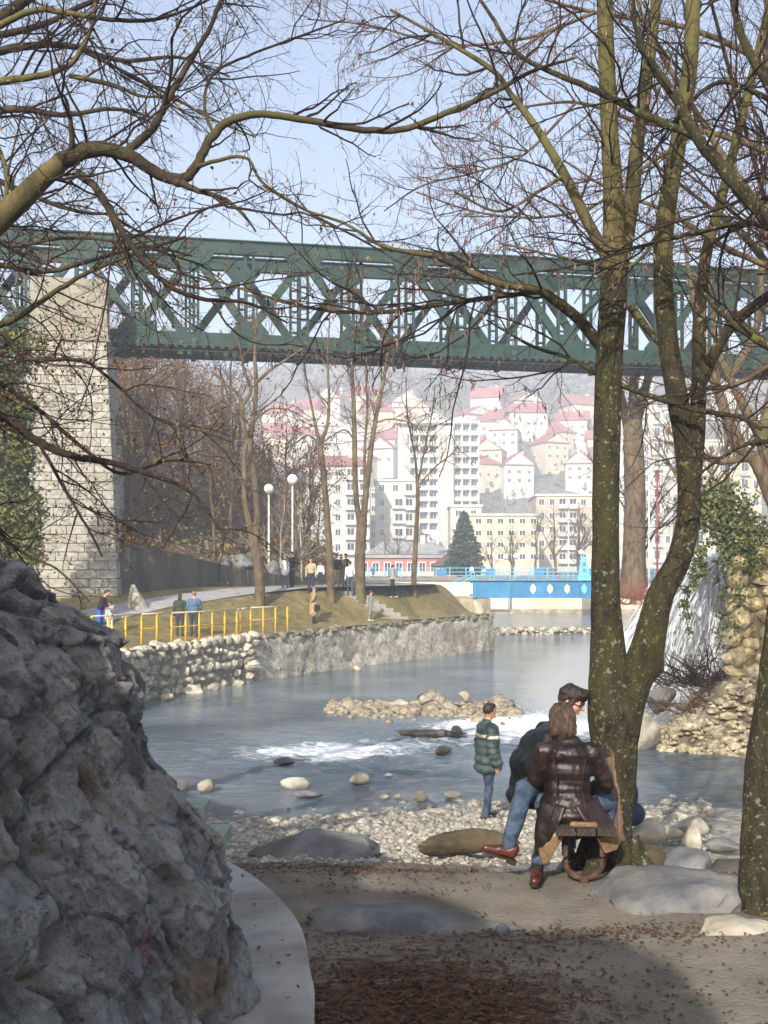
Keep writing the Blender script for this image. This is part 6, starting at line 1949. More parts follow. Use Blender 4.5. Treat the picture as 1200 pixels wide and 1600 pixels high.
def standing(H=1.75, k=1.0, stride=.12, arms=('down', 'down'), coat=0.0, bulk=1.0, female=False, bend=0.0):
    """a standing or walking figure facing +y; returns a Body"""
    s = H / 1.75; B = Body()
    v = lambda x, y, z: (x * s, y * s, z * s)
    lean = bend
    def up(x, y, z): return v(x, y + max(0, z - .95) * lean, z)
    hw = .09
    for sd, st in ((-1, stride), (1, -stride)):
        hip = v(sd * hw, 0, .90); kn = v(sd * (hw + .005), st * .55 + .02, .50); an = v(sd * (hw + .01), st - .02, .085)
        B.cap('pants', hip, .092 * s * bulk, kn, .064 * s); B.cap('pants', kn, .064 * s, an, .052 * s)
        B.cap('shoe', (an[0], an[1] - .04 * s, .045 * s), .042 * s, (an[0] + sd * .02 * s, an[1] + .15 * s, .032 * s), .032 * s)
    B.ell('pants', v(0, 0, .92), (.165 * s * bulk, .12 * s * bulk, .13 * s))
    B.ell('top', up(0, 0, 1.06), (.165 * s * bulk, .118 * s * bulk, .17 * s))
    B.ell('top', up(0, .005, 1.27), (.185 * s * bulk, .125 * s * bulk, .21 * s))
    B.cap('top', up(-.145, 0, 1.40), .072 * s * bulk, up(.145, 0, 1.40), .072 * s * bulk)
    B.cap('skin', up(0, 0, 1.44), .056 * s, up(0, .02, 1.55), .052 * s)
    if coat:
        B.cap('top', v(0, 0, 1.0), .165 * s * bulk, v(0, 0, coat), .19 * s * bulk)
    h = up(0, .03, 1.635)
    B.ell('skin', h, (.074 * s, .092 * s, .115 * s)); B.ell('skin', (h[0], h[1] + .02 * s, h[2] - .055 * s), (.055 * s, .07 * s, .062 * s))
    B.cap('skin', (h[0], h[1] + .088 * s, h[2] + .01 * s), .011 * s, (h[0], h[1] + .108 * s, h[2] - .022 * s), .015 * s)
    for sd in (-1, 1): B.ell('skin', (h[0] + sd * .074 * s, h[1] - .005 * s, h[2] - .005 * s), (.012 * s, .022 * s, .032 * s))
    hands = []
    for sd, mode in ((-1, arms[0]), (1, arms[1])):
        sh = up(sd * .195, 0, 1.385)
        if mode == 'down': el = up(sd * .245, -.03, 1.11); wr = up(sd * .25, .04, .86)
        elif mode == 'pocket': el = up(sd * .29, -.06, 1.12); wr = up(sd * .2, .08, .95)
        elif mode == 'fold': el = up(sd * .24, .02, 1.12); wr = up(sd * .03, .17, 1.16)
        elif mode == 'back': el = up(sd * .27, -.12, 1.13); wr = up(sd * .05, -.15, .98)
        elif mode == 'forward': el = up(sd * .24, .08, 1.14); wr = up(sd * .2, .33, 1.14)
        elif mode == 'swing': el = up(sd * .24, .06, 1.12); wr = up(sd * .23, .22, .92)
        B.cap('top', sh, .062 * s * bulk, el, .052 * s * bulk); B.cap('top', el, .052 * s * bulk, wr, .040 * s * bulk)
        wv = Vector(wr); dv = (wv - Vector(el)).normalized()
        hc = wv + dv * .06 * s
        B.cap('skin', tuple(wv), .028 * s, tuple(hc), .032 * s)
        side = Vector((0, 1, 0)) if abs(dv.y) < .7 else Vector((1, 0, 0))
        for q in range(4):
            b0 = hc + side * ((q - 1.5) * .018 * s) + dv * .02 * s
            l = (.062, .075, .07, .055)[q] * s
            mid = b0 + dv * l * .5 + Vector((-sd * .006, 0, 0)) * s; e = b0 + dv * l * .95 + Vector((-sd * .02, 0, 0)) * s
            B.cap('skin', tuple(b0), .0095 * s, tuple(mid), .009 * s); B.cap('skin', tuple(mid), .009 * s, tuple(e), .008 * s)
        th = wv + dv * .02 * s + side * .03 * s
        B.cap('skin', tuple(th), .011 * s, tuple(th + dv * .05 * s + side * .02 * s), .009 * s)
        hands.append(hc)
    B.head = h; B.s = s
    return B

def add_hair(parent, h, s, mat, style='short', voxel=.012, R=None):
    B = Body(); hv = Vector(h)
    def T(p): 
        p = Vector(p) * s
        return tuple(hv + (R @ p if R is not None else p))
    if style in ('short', 'long', 'bob'):
        B.ell('hair', T((0, -.018, .028)), (.083 * s, .092 * s, .100 * s), R)
        B.ell('hair', T((0, .03, .072)), (.068 * s, .07 * s, .052 * s), R)
        for sd in (-1, 1): B.ell('hair', T((sd * .066, -.01, .02)), (.018 * s, .055 * s, .06 * s), R)
    if style == 'long':
        B.ell('hair', T((0, -.06, -.07)), (.085 * s, .055 * s, .13 * s), R)
    if style == 'bob':
        for sd in (-1, 1): B.ell('hair', T((sd * .062, -.03, -.045)), (.045 * s, .07 * s, .10 * s), R)
        B.ell('hair', T((0, -.065, -.045)), (.085 * s, .055 * s, .11 * s), R)
    me = B.mesh('hair', {'hair': mat}, voxel * s, 2, .004, 40)
    return link('hair', me, None, parent)

def small_person(label, px, py, d=None, H=1.72, face=0.0, top='black', pants='jeans_dk', hair='hair_dk', shoe='shoe', hairstyle='short', group='people on the far bank', dfix=None, **kw):
    """py = feet row; stands on the left bank where that sight line meets it"""
    p = ground_hit(px, py) if dfix is None else Vector((WX(px, dfix), dfix, left_z(WX(px, dfix), dfix)))
    o = empty('person', tuple(p), face, label, 'person', group)
    B = standing(H, **kw)
    link('body', B.mesh('body', {'top': C_[top], 'pants': C_[pants], 'skin': M_skin, 'shoe': C_[shoe]}, .020, 3), None, o)
    add_hair(o, B.head, B.s, C_[hair], hairstyle, .016)
    return o, B
R90 = math.pi / 2
G1, G2 = 'walkers by the yellow railing', 'group standing at the top of the lawn'
small_person('person in a dark olive jacket walking away behind the yellow railing', 281, 994, H=1.66, face=.15, top='olive', pants='dkgrey', group=G1, hairstyle='long', bulk=1.15, stride=.10)
small_person('person in a blue grey jacket walking away behind the yellow railing', 303, 995, H=1.76, face=.1, top='blue_grey', pants='dkgrey', hair='hair_gr', group=G1, bulk=1.2, arms=('down', 'swing'), stride=.14)
o_, _ = small_person('person in a long tan overcoat standing at the edge of the lawn', 490, 974, H=1.70, face=-R90 * .75, top='tan', pants='black', hair='hair_gr', coat=.50, bulk=1.15, stride=.04, arms=('down', 'back'))
MB().box(-.03, .03, -.14, .14, -.16, .12).build('handbag', C_['black'], o_, loc=(.27, .08, .74))
small_person('child in a grey jacket facing right near the lawn steps', 579, 970, H=1.5, face=-R90 * .8, top='grey', pants='grey', shoe='shoe_lt', arms=('forward', 'forward'), bulk=1.15, stride=.1)
small_person('person with a white skirted top at the left end of the standing group', 445, 912, dfix=53.2, H=1.62, face=.6, top='white', pants='jeans', group=G2, stride=.05, coat=.85, arms=('fold', 'down'), hairstyle='long', hair='hair_gr')
small_person('person all in black next to the white topped one in the group', 456, 912, dfix=53.6, H=1.78, face=2.6, top='black', pants='black', group=G2, stride=.06, arms=('pocket', 'pocket'), bulk=1.1)
small_person('person in a beige pullover and dark trousers facing the river', 486, 912, dfix=53.0, H=1.70, face=math.pi, top='beige', pants='navy', group=G2, stride=.06)
small_person('small child in a white top behind the others', 501, 906, dfix=56.5, H=1.25, face=2.9, top='white', pants='navy', group=G2, stride=.06)
small_person('person in a black jacket with khaki trousers beside the slender tree', 525, 911, dfix=54.6, H=1.82, face=math.pi, top='black', pants='khaki', group=G2, stride=.09, bulk=1.1, arms=('pocket', 'pocket'))
small_person('person in dark clothes partly hidden behind the black jacket', 533, 910, dfix=55.4, H=1.68, face=math.pi, top='khaki', pants='khaki', group=G2, stride=.05)
small_person('person in a white jacket and jeans left of the stout tree', 547, 911, dfix=54.8, H=1.78, face=R90 * .3, top='white', pants='jeans', group=G2, stride=.07, arms=('down', 'fold'))
small_person('person in navy standing behind the white jacket', 541, 909, dfix=56.0, H=1.70, face=2.2, top='navy', pants='navy', group=G2, stride=.05)
small_person('person in a beige top walking right along the top of the lawn', 613, 916, dfix=57.5, H=1.72, face=-R90, top='beige', pants='navy', shoe='shoe_lt', stride=.16, arms=('down', 'swing'), bulk=1.12)
# two people with a bicycle below the pier
small_person('person in a dark jacket leaning forward below the pier', 156, 975, dfix=41.5, H=1.75, face=-R90, top='black', pants='blue', group=G1, bend=.35, arms=('forward', 'forward'), bulk=1.1, stride=.05)
small_person('small child in white beside the person leaning below the pier', 172, 972, dfix=41.6, H=1.35, face=R90 * .6, top='white', pants='white', group=G1, stride=.04, arms=('down', 'forward'))
# two small bathers on the far quay
for i, (px, l_) in enumerate(((583, 'tiny far person in blue at the quay railing'), (737 + 0, 'tiny far person in pale clothes above the footbridge'))):
    p = Vector((WX(px, 136), 136, 4.3)); o = empty('person', tuple(p), math.pi, l_, 'person', 'people on the far quay')
    B = standing(1.7); link('body', B.mesh('body', {'top': C_['blue' if i == 0 else 'white'], 'pants': C_['navy'], 'skin': M_skin, 'shoe': C_['shoe']}, .03, 2), None, o); add_hair(o, B.head, B.s, C_['hair_dk'], 'short', .025)

# ------------------------------------------------------------------ man in a quilted jacket on the gravel
M_puff = gm('quilted_green_jacket', hx('2e3a3a'), hx('46544f'), 10, .55, .3, 30, spec=.35)
M_stripe = gm('pale_chest_stripe', hx('b9b3a0'), hx('d6d0be'), 10, .8)
pm_p = Vector((WX(762, 17.0), 17.0, near_z(WX(762, 17.0), 17.0)))
man = empty('person', tuple(pm_p), -R90 * .85, 'person in a dark green quilted jacket and jeans standing on the gravel', 'person')
def face_bits(parent, h, s, R=None):
    hv = Vector(h)
    def T(p):
        p = Vector(p) * s; return hv + (R @ p if R is not None else p)
    M_eye = gm('eye_dark', hx('1a1412'), hx('2a201c'), 10, .3); M_lip = gm('lip', hx('8f5548'), hx('a4685a'), 10, .5)
    for sd in (-1, 1):
        V, f = ell_mesh(T((sd * .030, .083, .012)), (.013 * s, .008 * s, .007 * s), R, 10, 6)
        MB().add(V, f).build('eye', M_eye, parent, True)
        V, f = ell_mesh(T((sd * .030, .088, .032)), (.020 * s, .006 * s, .005 * s), R, 10, 6)
        MB().add(V, f).build('eyebrow', C_['hair_dk'], parent, True)
    V, f = ell_mesh(T((0, .086, -.062)), (.024 * s, .010 * s, .007 * s), R, 10, 6)
    MB().add(V, f).build('mouth', M_lip, parent, True)
B = standing(1.80, stride=.05, arms=('down', 'down'), bulk=1.05)
s = B.s
# head bowed: shift the head prims slightly forward and down
link('body', B.mesh('body', {'top': C_['dkgrey'], 'pants': C_['jeans'], 'skin': M_skin, 'shoe': C_['shoe']}, .012, 4, .008, 10), None, man)
add_hair(man, B.head, s, C_['hair_dk'], 'short', .010)
face_bits(man, B.head, s)
J = Body()
for k in range(5):       # quilted rolls
    z = .78 + k * .125
    J.ell('jacket', (0, .0, z * s), ((.262 - .004 * k) * s, (.215 - .012 * k) * s, .112 * s))
J.ell('jacket', (0, 0, 1.36 * s), (.235 * s, .165 * s, .115 * s))
for sd in (-1, 1):
    for k in range(6):
        f = k / 5.0
        a = Vector((sd * .225, 0, 1.37)) * s; e = Vector((sd * .30, -.03, 1.11)) * s; w_ = Vector((sd * .30, .04, .90)) * s
        q = a.lerp(e, f * 2) if f < .5 else e.lerp(w_, f * 2 - 1)
        J.ell('jacket', tuple(q), (.098 * s, .105 * s, .072 * s))
J.cap('jacket', (-.06 * s, -.02 * s, 1.47 * s), .055 * s, (.06 * s, -.02 * s, 1.47 * s), .055 * s)
jm = J.mesh('quilted_jacket', {'jacket': M_puff}, .012, 7, .012, 10)
jm.materials.append(M_stripe)
for p in jm.polygons:
    c = p.center / s
    if 1.25 < c.z < 1.30 and abs(c.x) < .36 and noise.noise(Vector((c.x * 6, c.y * 6, 0))) > -.35: p.material_index = 1
link('quilted_jacket', jm, None, man)
MB().bar((0, .205 * s, .76 * s), (0, .165 * s, 1.40 * s), .04, .02, up=(0, 1, 0)).build('jacket_placket', M_stripe, man)

# ------------------------------------------------------------------ bench and the couple
BXn, BYn = WX(916, 7.72), 7.72
GZ = near_z(BXn, BYn)
bench = empty('bench', (BXn, BYn, GZ), math.radians(-6), 'wooden plank bench on looped rusty iron legs, seen end on', 'bench')
M_wood = gm('weathered_bench_wood', hx('2a241f'), hx('4a4138'), 6, .85, .6, 20, stretch=(6, .6, 6))
M_rust = gm('rusty_iron', hx('35271f'), hx('5f4738'), 12, .75, .5, 40)
for k in range(3):
    mb = MB(); x = -.145 + k * .145
    mb.box(x - .066, x + .066, -.02 + .01 * k, 1.72, .395, .445); mb.build('seat_plank', M_wood, bench)
for y in (.22, 1.48):
    mb = MB(); pts = []
    pts.append((-.135, y, .375)); pts.append((-.137, y, .2))
    for a in np.linspace(180, 360, 11): pts.append((.137 * math.cos(math.radians(a)), y, .165 + .13 * math.sin(math.radians(a))))
    pts.append((.137, y, .2)); pts.append((.135, y, .375))
    mb.tube(pts, .024, 8); leg = mb.build('leg', M_rust, bench, True)
    MB().box(-.16, .16, y - .03, y + .03, .372, .393).build('bracket', M_rust, leg)
    MB().box(-.03, .03, y - .025, y + .025, -.05, .04).build('foot', M_rust, leg)
SZ = GZ + .445

# woman: seen from behind, leather coat
M_leather = gm('dark_brown_leather', hx('120c0b'), hx('241715'), 7, .42, .45, 26, c3=hx('2f1c17'), s3=3.0, a3=.5, spec=.45, bdist=.01)
M_sheep = gm('sheepskin_lining', hx('66503a'), hx('8c7152'), 16, .95, .7, 60)
M_hair_w = gm('streaked_brown_hair', hx('201610'), hx('5f4630'), 40, .5, .8, 60, spec=.5, stretch=(1, 1, .12))
wx, wy = WX(888, 8.0), 8.02
wom = empty('person', (wx, wy, SZ), math.radians(-8), 'person with brown bobbed hair in a brown leather coat, back turned, on the bench', 'person')
B = Body(); Z0 = 0.0
B.ell('top', (0, 0, .12), (.19, .15, .13)); B.ell('top', (0, 0, .30), (.165, .115, .16)); B.ell('top', (0, .01, .48), (.175, .115, .15))
B.cap('skin', (0, .01, .56), .05, (.0, .03, .68), .048)
hd = (-.03, .05, .76)
Rw = Euler((math.radians(-8), math.radians(-10), math.radians(-25))).to_matrix()
B.ell('skin', hd, (.072, .09, .112), Rw)
B.cap('skin', tuple(Vector(hd) + Rw @ Vector((0, .088, .0))), .011, tuple(Vector(hd) + Rw @ Vector((0, .105, -.025))), .014)
# thighs forward to the right, shins down
gz = -(SZ - GZ)
for sd, kx, ky, fx, fy in ((-1, -.02, .44, .02, .50), (1, .34, .32, .30, .36)):
    B.cap('pants', (sd * .09, .02, .09), .095, (kx, ky, .08), .068); B.cap('pants', (kx, ky, .08), .066, (fx, fy, gz + .10), .05)
    B.cap('shoe', (fx, fy - .03, gz + .045), .042, (fx + .03, fy + .16, gz + .035), .034)
for sd, e, w_ in ((-1, (-.25, .06, .30), (-.10, .27, .27)), (1, (.30, .05, .28), (.18, .26, .20))):
    B.cap('top', (sd * .18, 0, .52), .06, e, .05); B.cap('top', e, .05, w_, .038)
    hv = Vector(w_); dv = (hv - Vector(e)).normalized()
    B.cap('skin', w_, .027, tuple(hv + dv * .06), .03)
    for q in range(4):
        b0 = hv + dv * .075 + Vector((0, 0, (q - 1.5) * .017)); B.cap('skin', tuple(b0), .009, tuple(b0 + dv * .03), .0085); B.cap('skin', tuple(b0 + dv * .03), .0085, tuple(b0 + dv * .05 + Vector((-sd * .02, 0, 0))), .008)
    B.cap('skin', tuple(hv + dv * .02 + Vector((0, 0, .03))), .011, tuple(hv + dv * .06 + Vector((0, 0, .05))), .009)
link('body', B.mesh('body', {'top': C_['black'], 'pants': C_['jeans'], 'skin': M_skin, 'shoe': C_['shoe']}, .012, 4), None, wom)
add_hair(wom, hd, 1.03, M_hair_w, 'bob', .010, Rw)
face_bits(wom, hd, 1.0, Rw)
rnh = np.random.default_rng(31); brs = []
for k in range(420):
    a = rnh.uniform(-.35, math.pi + .35); L_ = rnh.uniform(.8, 1.08)
    pts = []
    for u in np.linspace(0, 1, 7):
        el = math.radians(86 - 92 * min(1, u * 1.75)); r = 1.0
        x = math.cos(a) * .093 * math.cos(el); y = -math.sin(a) * .104 * math.cos(el) - .018; z = .032 + .106 * math.sin(el)
        if u > .57: z -= (u - .57) * .29 * L_; x *= 1 + .12 * (u - .57); y -= (u - .57) * .03
        pts.append(Vector(hd) + Rw @ (Vector((x, y, z)) * 1.03) + Vector(rnh.normal(size=3) * .004))
    brs.append((np.array([tuple(p) for p in pts]), np.array([.003, .005, .005, .005, .0045, .004, .0015])))
V, Q = batch_tubes(brs, 4)
o = link('hair_strands', mesh_np('hair_strands', V, Q, True), M_hair_w, wom); o['kind'] = 'stuff'
# coat: leather shell, waisted, flaring over the bench end, open tail
Cb = Body()
Cb.ell('coat', (0, 0, .50), (.205, .135, .115)); Cb.ell('coat', (0, 0, .38), (.20, .14, .15)); Cb.ell('coat', (0, 0, .26), (.19, .14, .14)); Cb.ell('coat', (.0, -.01, .12), (.225, .17, .14)); Cb.ell('coat', (0, -.02, .05), (.255, .19, .10))
Cb.cap('coat', (-.165, 0, .535), .068, (.165, 0, .535), .068); Cb.cap('coat', (-.04, 0, .60), .062, (.04, 0, .60), .062)
for sd, e, w_ in ((-1, (-.26, .05, .30), (-.11, .25, .27)), (1, (.305, .04, .28), (.19, .24, .20))):
    Cb.cap('coat', (sd * .195, 0, .52), .075, e, .066); Cb.cap('coat', e, .066, w_, .055)
cm = Cb.mesh('leather_coat', {'coat': M_leather}, .011, 14)
displace(cm, lambda c: .011 * noise.fractal(Vector((c.x * 13, c.y * 13, c.z * 4.5)), .9, 2, 3) + .006 * noise.fractal(Vector((c.x * 6, c.y * 6, c.z * 16)), .9, 2, 3))
coat = link('leather_coat', cm, None, wom); wom.scale = (.93, .93, .95)
def strip(name, pts_l, pts_r, mat, parent, th=.012, fold=.012, seed=0, nu=9):
    """a hanging panel between two edge curves, with thickness"""
    A = catmull(pts_l, 16); Bc = catmull(pts_r, 16); V = []
    for a, b in zip(A, Bc):
        for k in range(nu):
            p = a + (b - a) * k / (nu - 1)
            p = p + np.array([0, -1, 0]) * fold * noise.fractal(Vector(p) * 8 + Vector((seed, 0, 0)), .9, 2, 3)
            V.append(p)
    V = np.array(V); n = 16
    i = np.arange(n - 1)[:, None]; j = np.arange(nu - 1)[None, :]
    Q = np.stack([i * nu + j, i * nu + j + 1, (i + 1) * nu + j + 1, (i + 1) * nu + j], -1).reshape(-1, 4)
    me = mesh_np(name, V, Q, True)
    o = link(name, me, mat, parent)
    m = o.modifiers.new('thick', 'SOLIDIFY'); m.thickness = th; m.offset = 0
    return o
# left tail: leather panel falling left of the bench, with sheepskin edge showing
strip('coat_tail', [(-.20, -.10, .16), (-.25, -.13, .0), (-.26, -.14, -.16), (-.255, -.12, -.30)], [(-.02, -.19, .14), (-.06, -.22, .03), (-.12, -.20, -.08), (-.17, -.17, -.20)], M_leather, coat, .014)
strip('lining_edge', [(-.225, -.15, -.20), (-.215, -.16, -.27), (-.20, -.155, -.31)], [(.0, -.22, .0), (-.04, -.225, -.08), (-.16, -.17, -.305)], M_sheep, coat, .03, .008, 3)
# right tail over the other side
strip('coat_tail', [(.05, -.19, .14), (.10, -.21, .06), (.17, -.20, -.02), (.25, -.12, -.14)], [(.22, -.08, .20), (.30, -.09, .05), (.35, -.08, -.06), (.38, -.06, -.16)], M_leather, coat, .014)
strip('lining_edge', [(.22, -.15, -.10), (.25, -.14, -.17), (.28, -.12, -.22)], [(.36, -.08, -.08), (.40, -.07, -.12), (.37, -.08, -.20)], M_sheep, coat, .03, .006, 7)
Bs = Body(); Bs.cap('l', (.03, -.23, .012), .022, (.20, -.215, .010), .024)
link('lining_edge', Bs.mesh('lining_edge', {'l': M_sheep}, .01, 3, .006, 20), None, coat)
# seams
for sx in (-.085, .10):
    MB().tube([(sx * 1.35, -.128, .50), (sx * 1.15, -.150, .38), (sx, -.150, .27), (sx * 1.3, -.185, .14), (sx * 1.6, -.21, .05)], .0045, 5).build('seam', gm('leather_seam', hx('2a1815'), hx('40261f'), 10, .5), coat, True)

# man: turned left, leaning over her shoulder
M_leath_b = gm('black_green_leather', hx('0a0d0d'), hx('161c1b'), 6, .45, .35, 26, spec=.3, bdist=.01)
mx, my = WX(850, 8.42), 8.42
mn = empty('person', (mx, my, SZ), 0, 'dark haired person in a black leather jacket leaning over, jeans and brown shoes', 'person')
gzm = -(SZ - GZ)
B = Body()
B.ell('pants', (0, 0, .11), (.15, .18, .12))
B.ell('top', (-.04, 0, .28), (.14, .17, .17)); B.ell('top', (.0, 0, .45), (.13, .18, .16)); B.cap('top', (.05, -.15, .56), .07, (.05, .15, .56), .07)
B.cap('skin', (.10, -.02, .60), .058, (.18, -.03, .73), .054)
hm = (.20, -.04, .83)
Rm = Euler((math.radians(-22), math.radians(4), math.radians(-118))).to_matrix()
B.ell('skin', hm, (.075, .095, .118), Rm); B.ell('skin', tuple(Vector(hm) + Rm @ Vector((0, .02, -.055))), (.056, .07, .06), Rm)
B.cap('skin', tuple(Vector(hm) + Rm @ Vector((0, .09, .005))), .012, tuple(Vector(hm) + Rm @ Vector((0, .112, -.022))), .016)
for sd in (-1, 1): B.ell('skin', tuple(Vector(hm) + Rm @ Vector((sd * .076, -.005, -.005))), (.012, .022, .032), Rm)
# planted leg (near the camera) and crossed leg with hanging foot
fpl = Vector((WX(841, 7.95) - mx, 7.95 - my, gzm)); fcr = Vector((WX(784, 8.1) - mx, 8.1 - my, WZ(1338, 8.1) - SZ))
k1 = Vector((WX(856, 8.16) - mx, 8.16 - my, .06)); k2 = Vector((WX(822, 8.05) - mx, 8.12 - my, .20))
B.cap('pants', (-.03, -.10, .10), .10, tuple(k1), .075); B.cap('pants', tuple(k1), .068, tuple(fpl + Vector((.005, 0, .17))), .052)
B.cap('pants', (-.03, .08, .12), .105, tuple(k2), .083); B.cap('pants', tuple(k2), .075, tuple(fcr + Vector((.055, .0, .10))), .060)
B.cap('sock', tuple(fpl + Vector((.0, 0, .18))), .046, tuple(fpl + Vector((0, 0, .08))), .043)
B.cap('sock', tuple(fcr + Vector((.06, 0, .12))), .048, tuple(fcr + Vector((.045, 0, .04))), .045)
for sd, e, w_ in ((-1, (-.10, -.24, .34), (.14, -.26, .30)), (1, (.03, .28, .36), (.22, .20, .30))):
    B.cap('top', (.02, sd * .17, .57), .065, e, .055); B.cap('top', e, .055, w_, .04)
    hv = Vector(w_); dv = (hv - Vector(e)).normalized()
    B.cap('skin', w_, .028, tuple(hv + dv * .06), .032)
    for q in range(4):
        b0 = hv + dv * .08 + Vector((0, 0, (q - 1.5) * .018)); B.cap('skin', tuple(b0), .0095, tuple(b0 + dv * .035), .009); B.cap('skin', tuple(b0 + dv * .035), .009, tuple(b0 + dv * .06), .008)
    B.cap('skin', tuple(hv + dv * .02 + Vector((0, 0, .03))), .011, tuple(hv + dv * .06 + Vector((0, 0, .05))), .009)
link('body', B.mesh('body', {'top': C_['black'], 'pants': C_['jeans'], 'skin': M_skin, 'sock': C_['black']}, .012, 4, .014, 8), None, mn)
M_shoe_br = gm('polished_brown_leather', hx('3a1a10'), hx('5f2f1c'), 8, .25, .1, 30, spec=.6)
M_sole = gm('shoe_sole', hx('241812'), hx('38281e'), 8, .7)
def shoe(parent, heel, dirv, upv, name='shoe'):
    S = Body(); d = Vector(dirv).normalized(); u = Vector(upv).normalized(); h = Vector(heel)
    S.cap('u', tuple(h + u * .06), .043, tuple(h + u * .055 + d * .10), .042); S.cap('u', tuple(h + u * .045 + d * .10), .042, tuple(h + u * .035 + d * .20), .034)
    S.cap('u', tuple(h + u * .09 - d * .005), .042, tuple(h + u * .06 + d * .03), .045)
    o = link(name, S.mesh(name, {'u': M_shoe_br}, .008, 3), None, parent)
    mb = MB(); x = d.cross(u)
    pr = [(-.045, .034), (.02, .036), (.10, .042), (.17, .040), (.225, .022), (.235, 0)]
    poly = [h + d * a + x * b for a, b in pr] + [h + d * a - x * b for a, b in pr[::-1]]
    mb.prism(poly, (0, 0, 0), tuple(u * .016)); so = mb.build('sole', M_sole, o)
    MB().prism([h + d * a + x * b - u * .022 for a, b in ((-.045, .034), (.02, .034), (.02, -.034), (-.045, -.034))], (0, 0, 0), tuple(u * .0215)).build('heel', M_sole, o)
shoe(mn, fpl + Vector((0, .02, .022)), (-.25, -.9, 0), (0, 0, 1))
shoe(mn, fcr + Vector((.06, 0, -.03)), (-.93, -.05, .30), (.30, 0, .95))
hr = Body()
hv = Vector(hm)
hr.ell('hair', tuple(hv + Rm @ Vector((0, -.02, .035))), (.086, .095, .10), Rm); hr.ell('hair', tuple(hv + Rm @ Vector((0, .05, .085))), (.072, .07, .05), Rm)
for sd in (-1, 1): hr.ell('hair', tuple(hv + Rm @ Vector((sd * .068, -.005, .02))), (.02, .055, .06), Rm)
link('hair', hr.mesh('hair', {'hair': C_['hair_dk']}, .009, 1, .012, 30), None, mn)
face_bits(mn, hm, 1.0, Rm)
gl = MB()
for sd in (-1, 1):
    V, f = ell_mesh(hv + Rm @ Vector((sd * .032, .095, .012)), (.024, .006, .018), Rm, 12, 6); gl.add(V, f)
gl.tube([hv + Rm @ Vector((-.078, .01, .015)), hv + Rm @ Vector((-.06, .09, .015)), hv + Rm @ Vector((.06, .09, .015)), hv + Rm @ Vector((.078, .01, .015))], .004, 5)
gl.build('sunglasses', M_glass, mn, True)
Cj = Body()
Cj.ell('j', (-.07, 0, .20), (.20, .215, .17)); Cj.ell('j', (-.08, 0, .33), (.19, .21, .18)); Cj.ell('j', (-.03, 0, .46), (.17, .20, .16)); Cj.ell('j', (-.10, -.02, .11), (.20, .20, .11))
Cj.cap('j', (.05, -.16, .57), .085, (.05, .16, .57), .085); Cj.cap('j', (.12, -.05, .64), .06, (.12, .03, .64), .06)
for sd, e, w_ in ((-1, (-.11, -.25, .34), (.12, -.26, .30)), (1, (.02, .29, .36), (.20, .21, .30))):
    Cj.cap('j', (.02, sd * .18, .57), .082, e, .072); Cj.cap('j', e, .072, w_, .058)
link('leather_jacket', Cj.mesh('leather_jacket', {'j': M_leath_b}, .011, 12, .014, 6), None, mn)

# person mostly hidden behind the trunk, sitting on a stone
hx_, hy_ = WX(984, 12.0), 12.0
hp = empty('person', (hx_, hy_, WZ(1288, 12)), R90, 'person in blue jeans mostly hidden behind the mossy trunk', 'person')
B = Body()
B.ell('pants', (0, 0, .12), (.19, .17, .14)); B.ell('top', (0, .05, .34), (.19, .14, .2)); B.ell('top', (0, .12, .52), (.2, .14, .15)); B.cap('skin', (0, .16, .62), .05, (0, .2, .7), .05); B.ell('skin', (0, .23, .78), (.074, .092, .115))
for sd in (-1, 1):
    B.cap('pants', (sd * .1, .03, .10), .10, (sd * .14, .42, .16), .075); B.cap('pants', (sd * .14, .42, .16), .072, (sd * .13, .40, -.28), .055); B.cap('shoe', (sd * .13, .40, -.33), .045, (sd * .14, .55, -.35), .036)
    B.cap('top', (sd * .2, .1, .54), .065, (sd * .27, .2, .30), .055); B.cap('top', (sd * .27, .2, .30), .055, (sd * .15, .40, .25), .04); B.cap('skin', (sd * .15, .40, .25), .03, (sd * .12, .46, .25), .03)
link('body', B.mesh('body', {'top': C_['navy'], 'pants': cloth('jeans_mid', '1c2438', '2b364f'), 'skin': M_skin, 'shoe': C_['shoe']}, .014, 4), None, hp)
add_hair(hp, (0, .23, .78), 1.0, C_['hair_dk'], 'short')

bpy.data.scenes.remove(BSC)
# ================================================================== rocks, gravel, fall, small things
M_rk_pale = gm('pale_river_rock', hx('8a8475'), hx('bbb4a3'), 4, .93, .6, 14, c3=hx('857c68'), s3=1.5, a3=.5, randv=.1)
M_rk_grey = gm('grey_rock', hx('55565a'), hx('84837f'), 3, .93, .7, 16, c3=hx('5f5a4c'), s3=1.4, a3=.5, randv=.1)
M_rk_moss = gm('mossy_rock', hx('3a3327'), hx('62573f'), 4, .95, .7, 18, c3=hx('3a3624'), s3=1.6, a3=.6)
M_rk_dark = gm('wet_dark_rock', hx('34312d'), hx('5c554c'), 4, .5, .6, 14)
def rock(label, px, pyb, wpx, hpx, d, mat, seed, dr=.8, rz=0.0, flat=.0, sub=4, sink=.12, group=None, planes=14, rough=.07, zmul=1.0):
    w = wpx * d / F; h = hpx * d / F
    c = W(px, pyb, d)
    me = hull_rock('rock', seed, (w * .56, w * .5 * dr, h * .5 * (1 + sink) * 1.08 * zmul / (flat if flat else 1)), planes, rough, flat, 5 if sub > 4 else 3)
    o = link('rock', me, mat, None, (c.x, c.y, c.z + h * .5 * (1 - sink)), (0, 0, rz))
    tag(o, label, 'rock', group)
    return o
GR = 'stones in the shallows'
rock('pale block of stone standing alone in the shallow water', 564, 1225, 36, 17, 21.0, M_rk_pale, 301, .7, .2, group=GR)
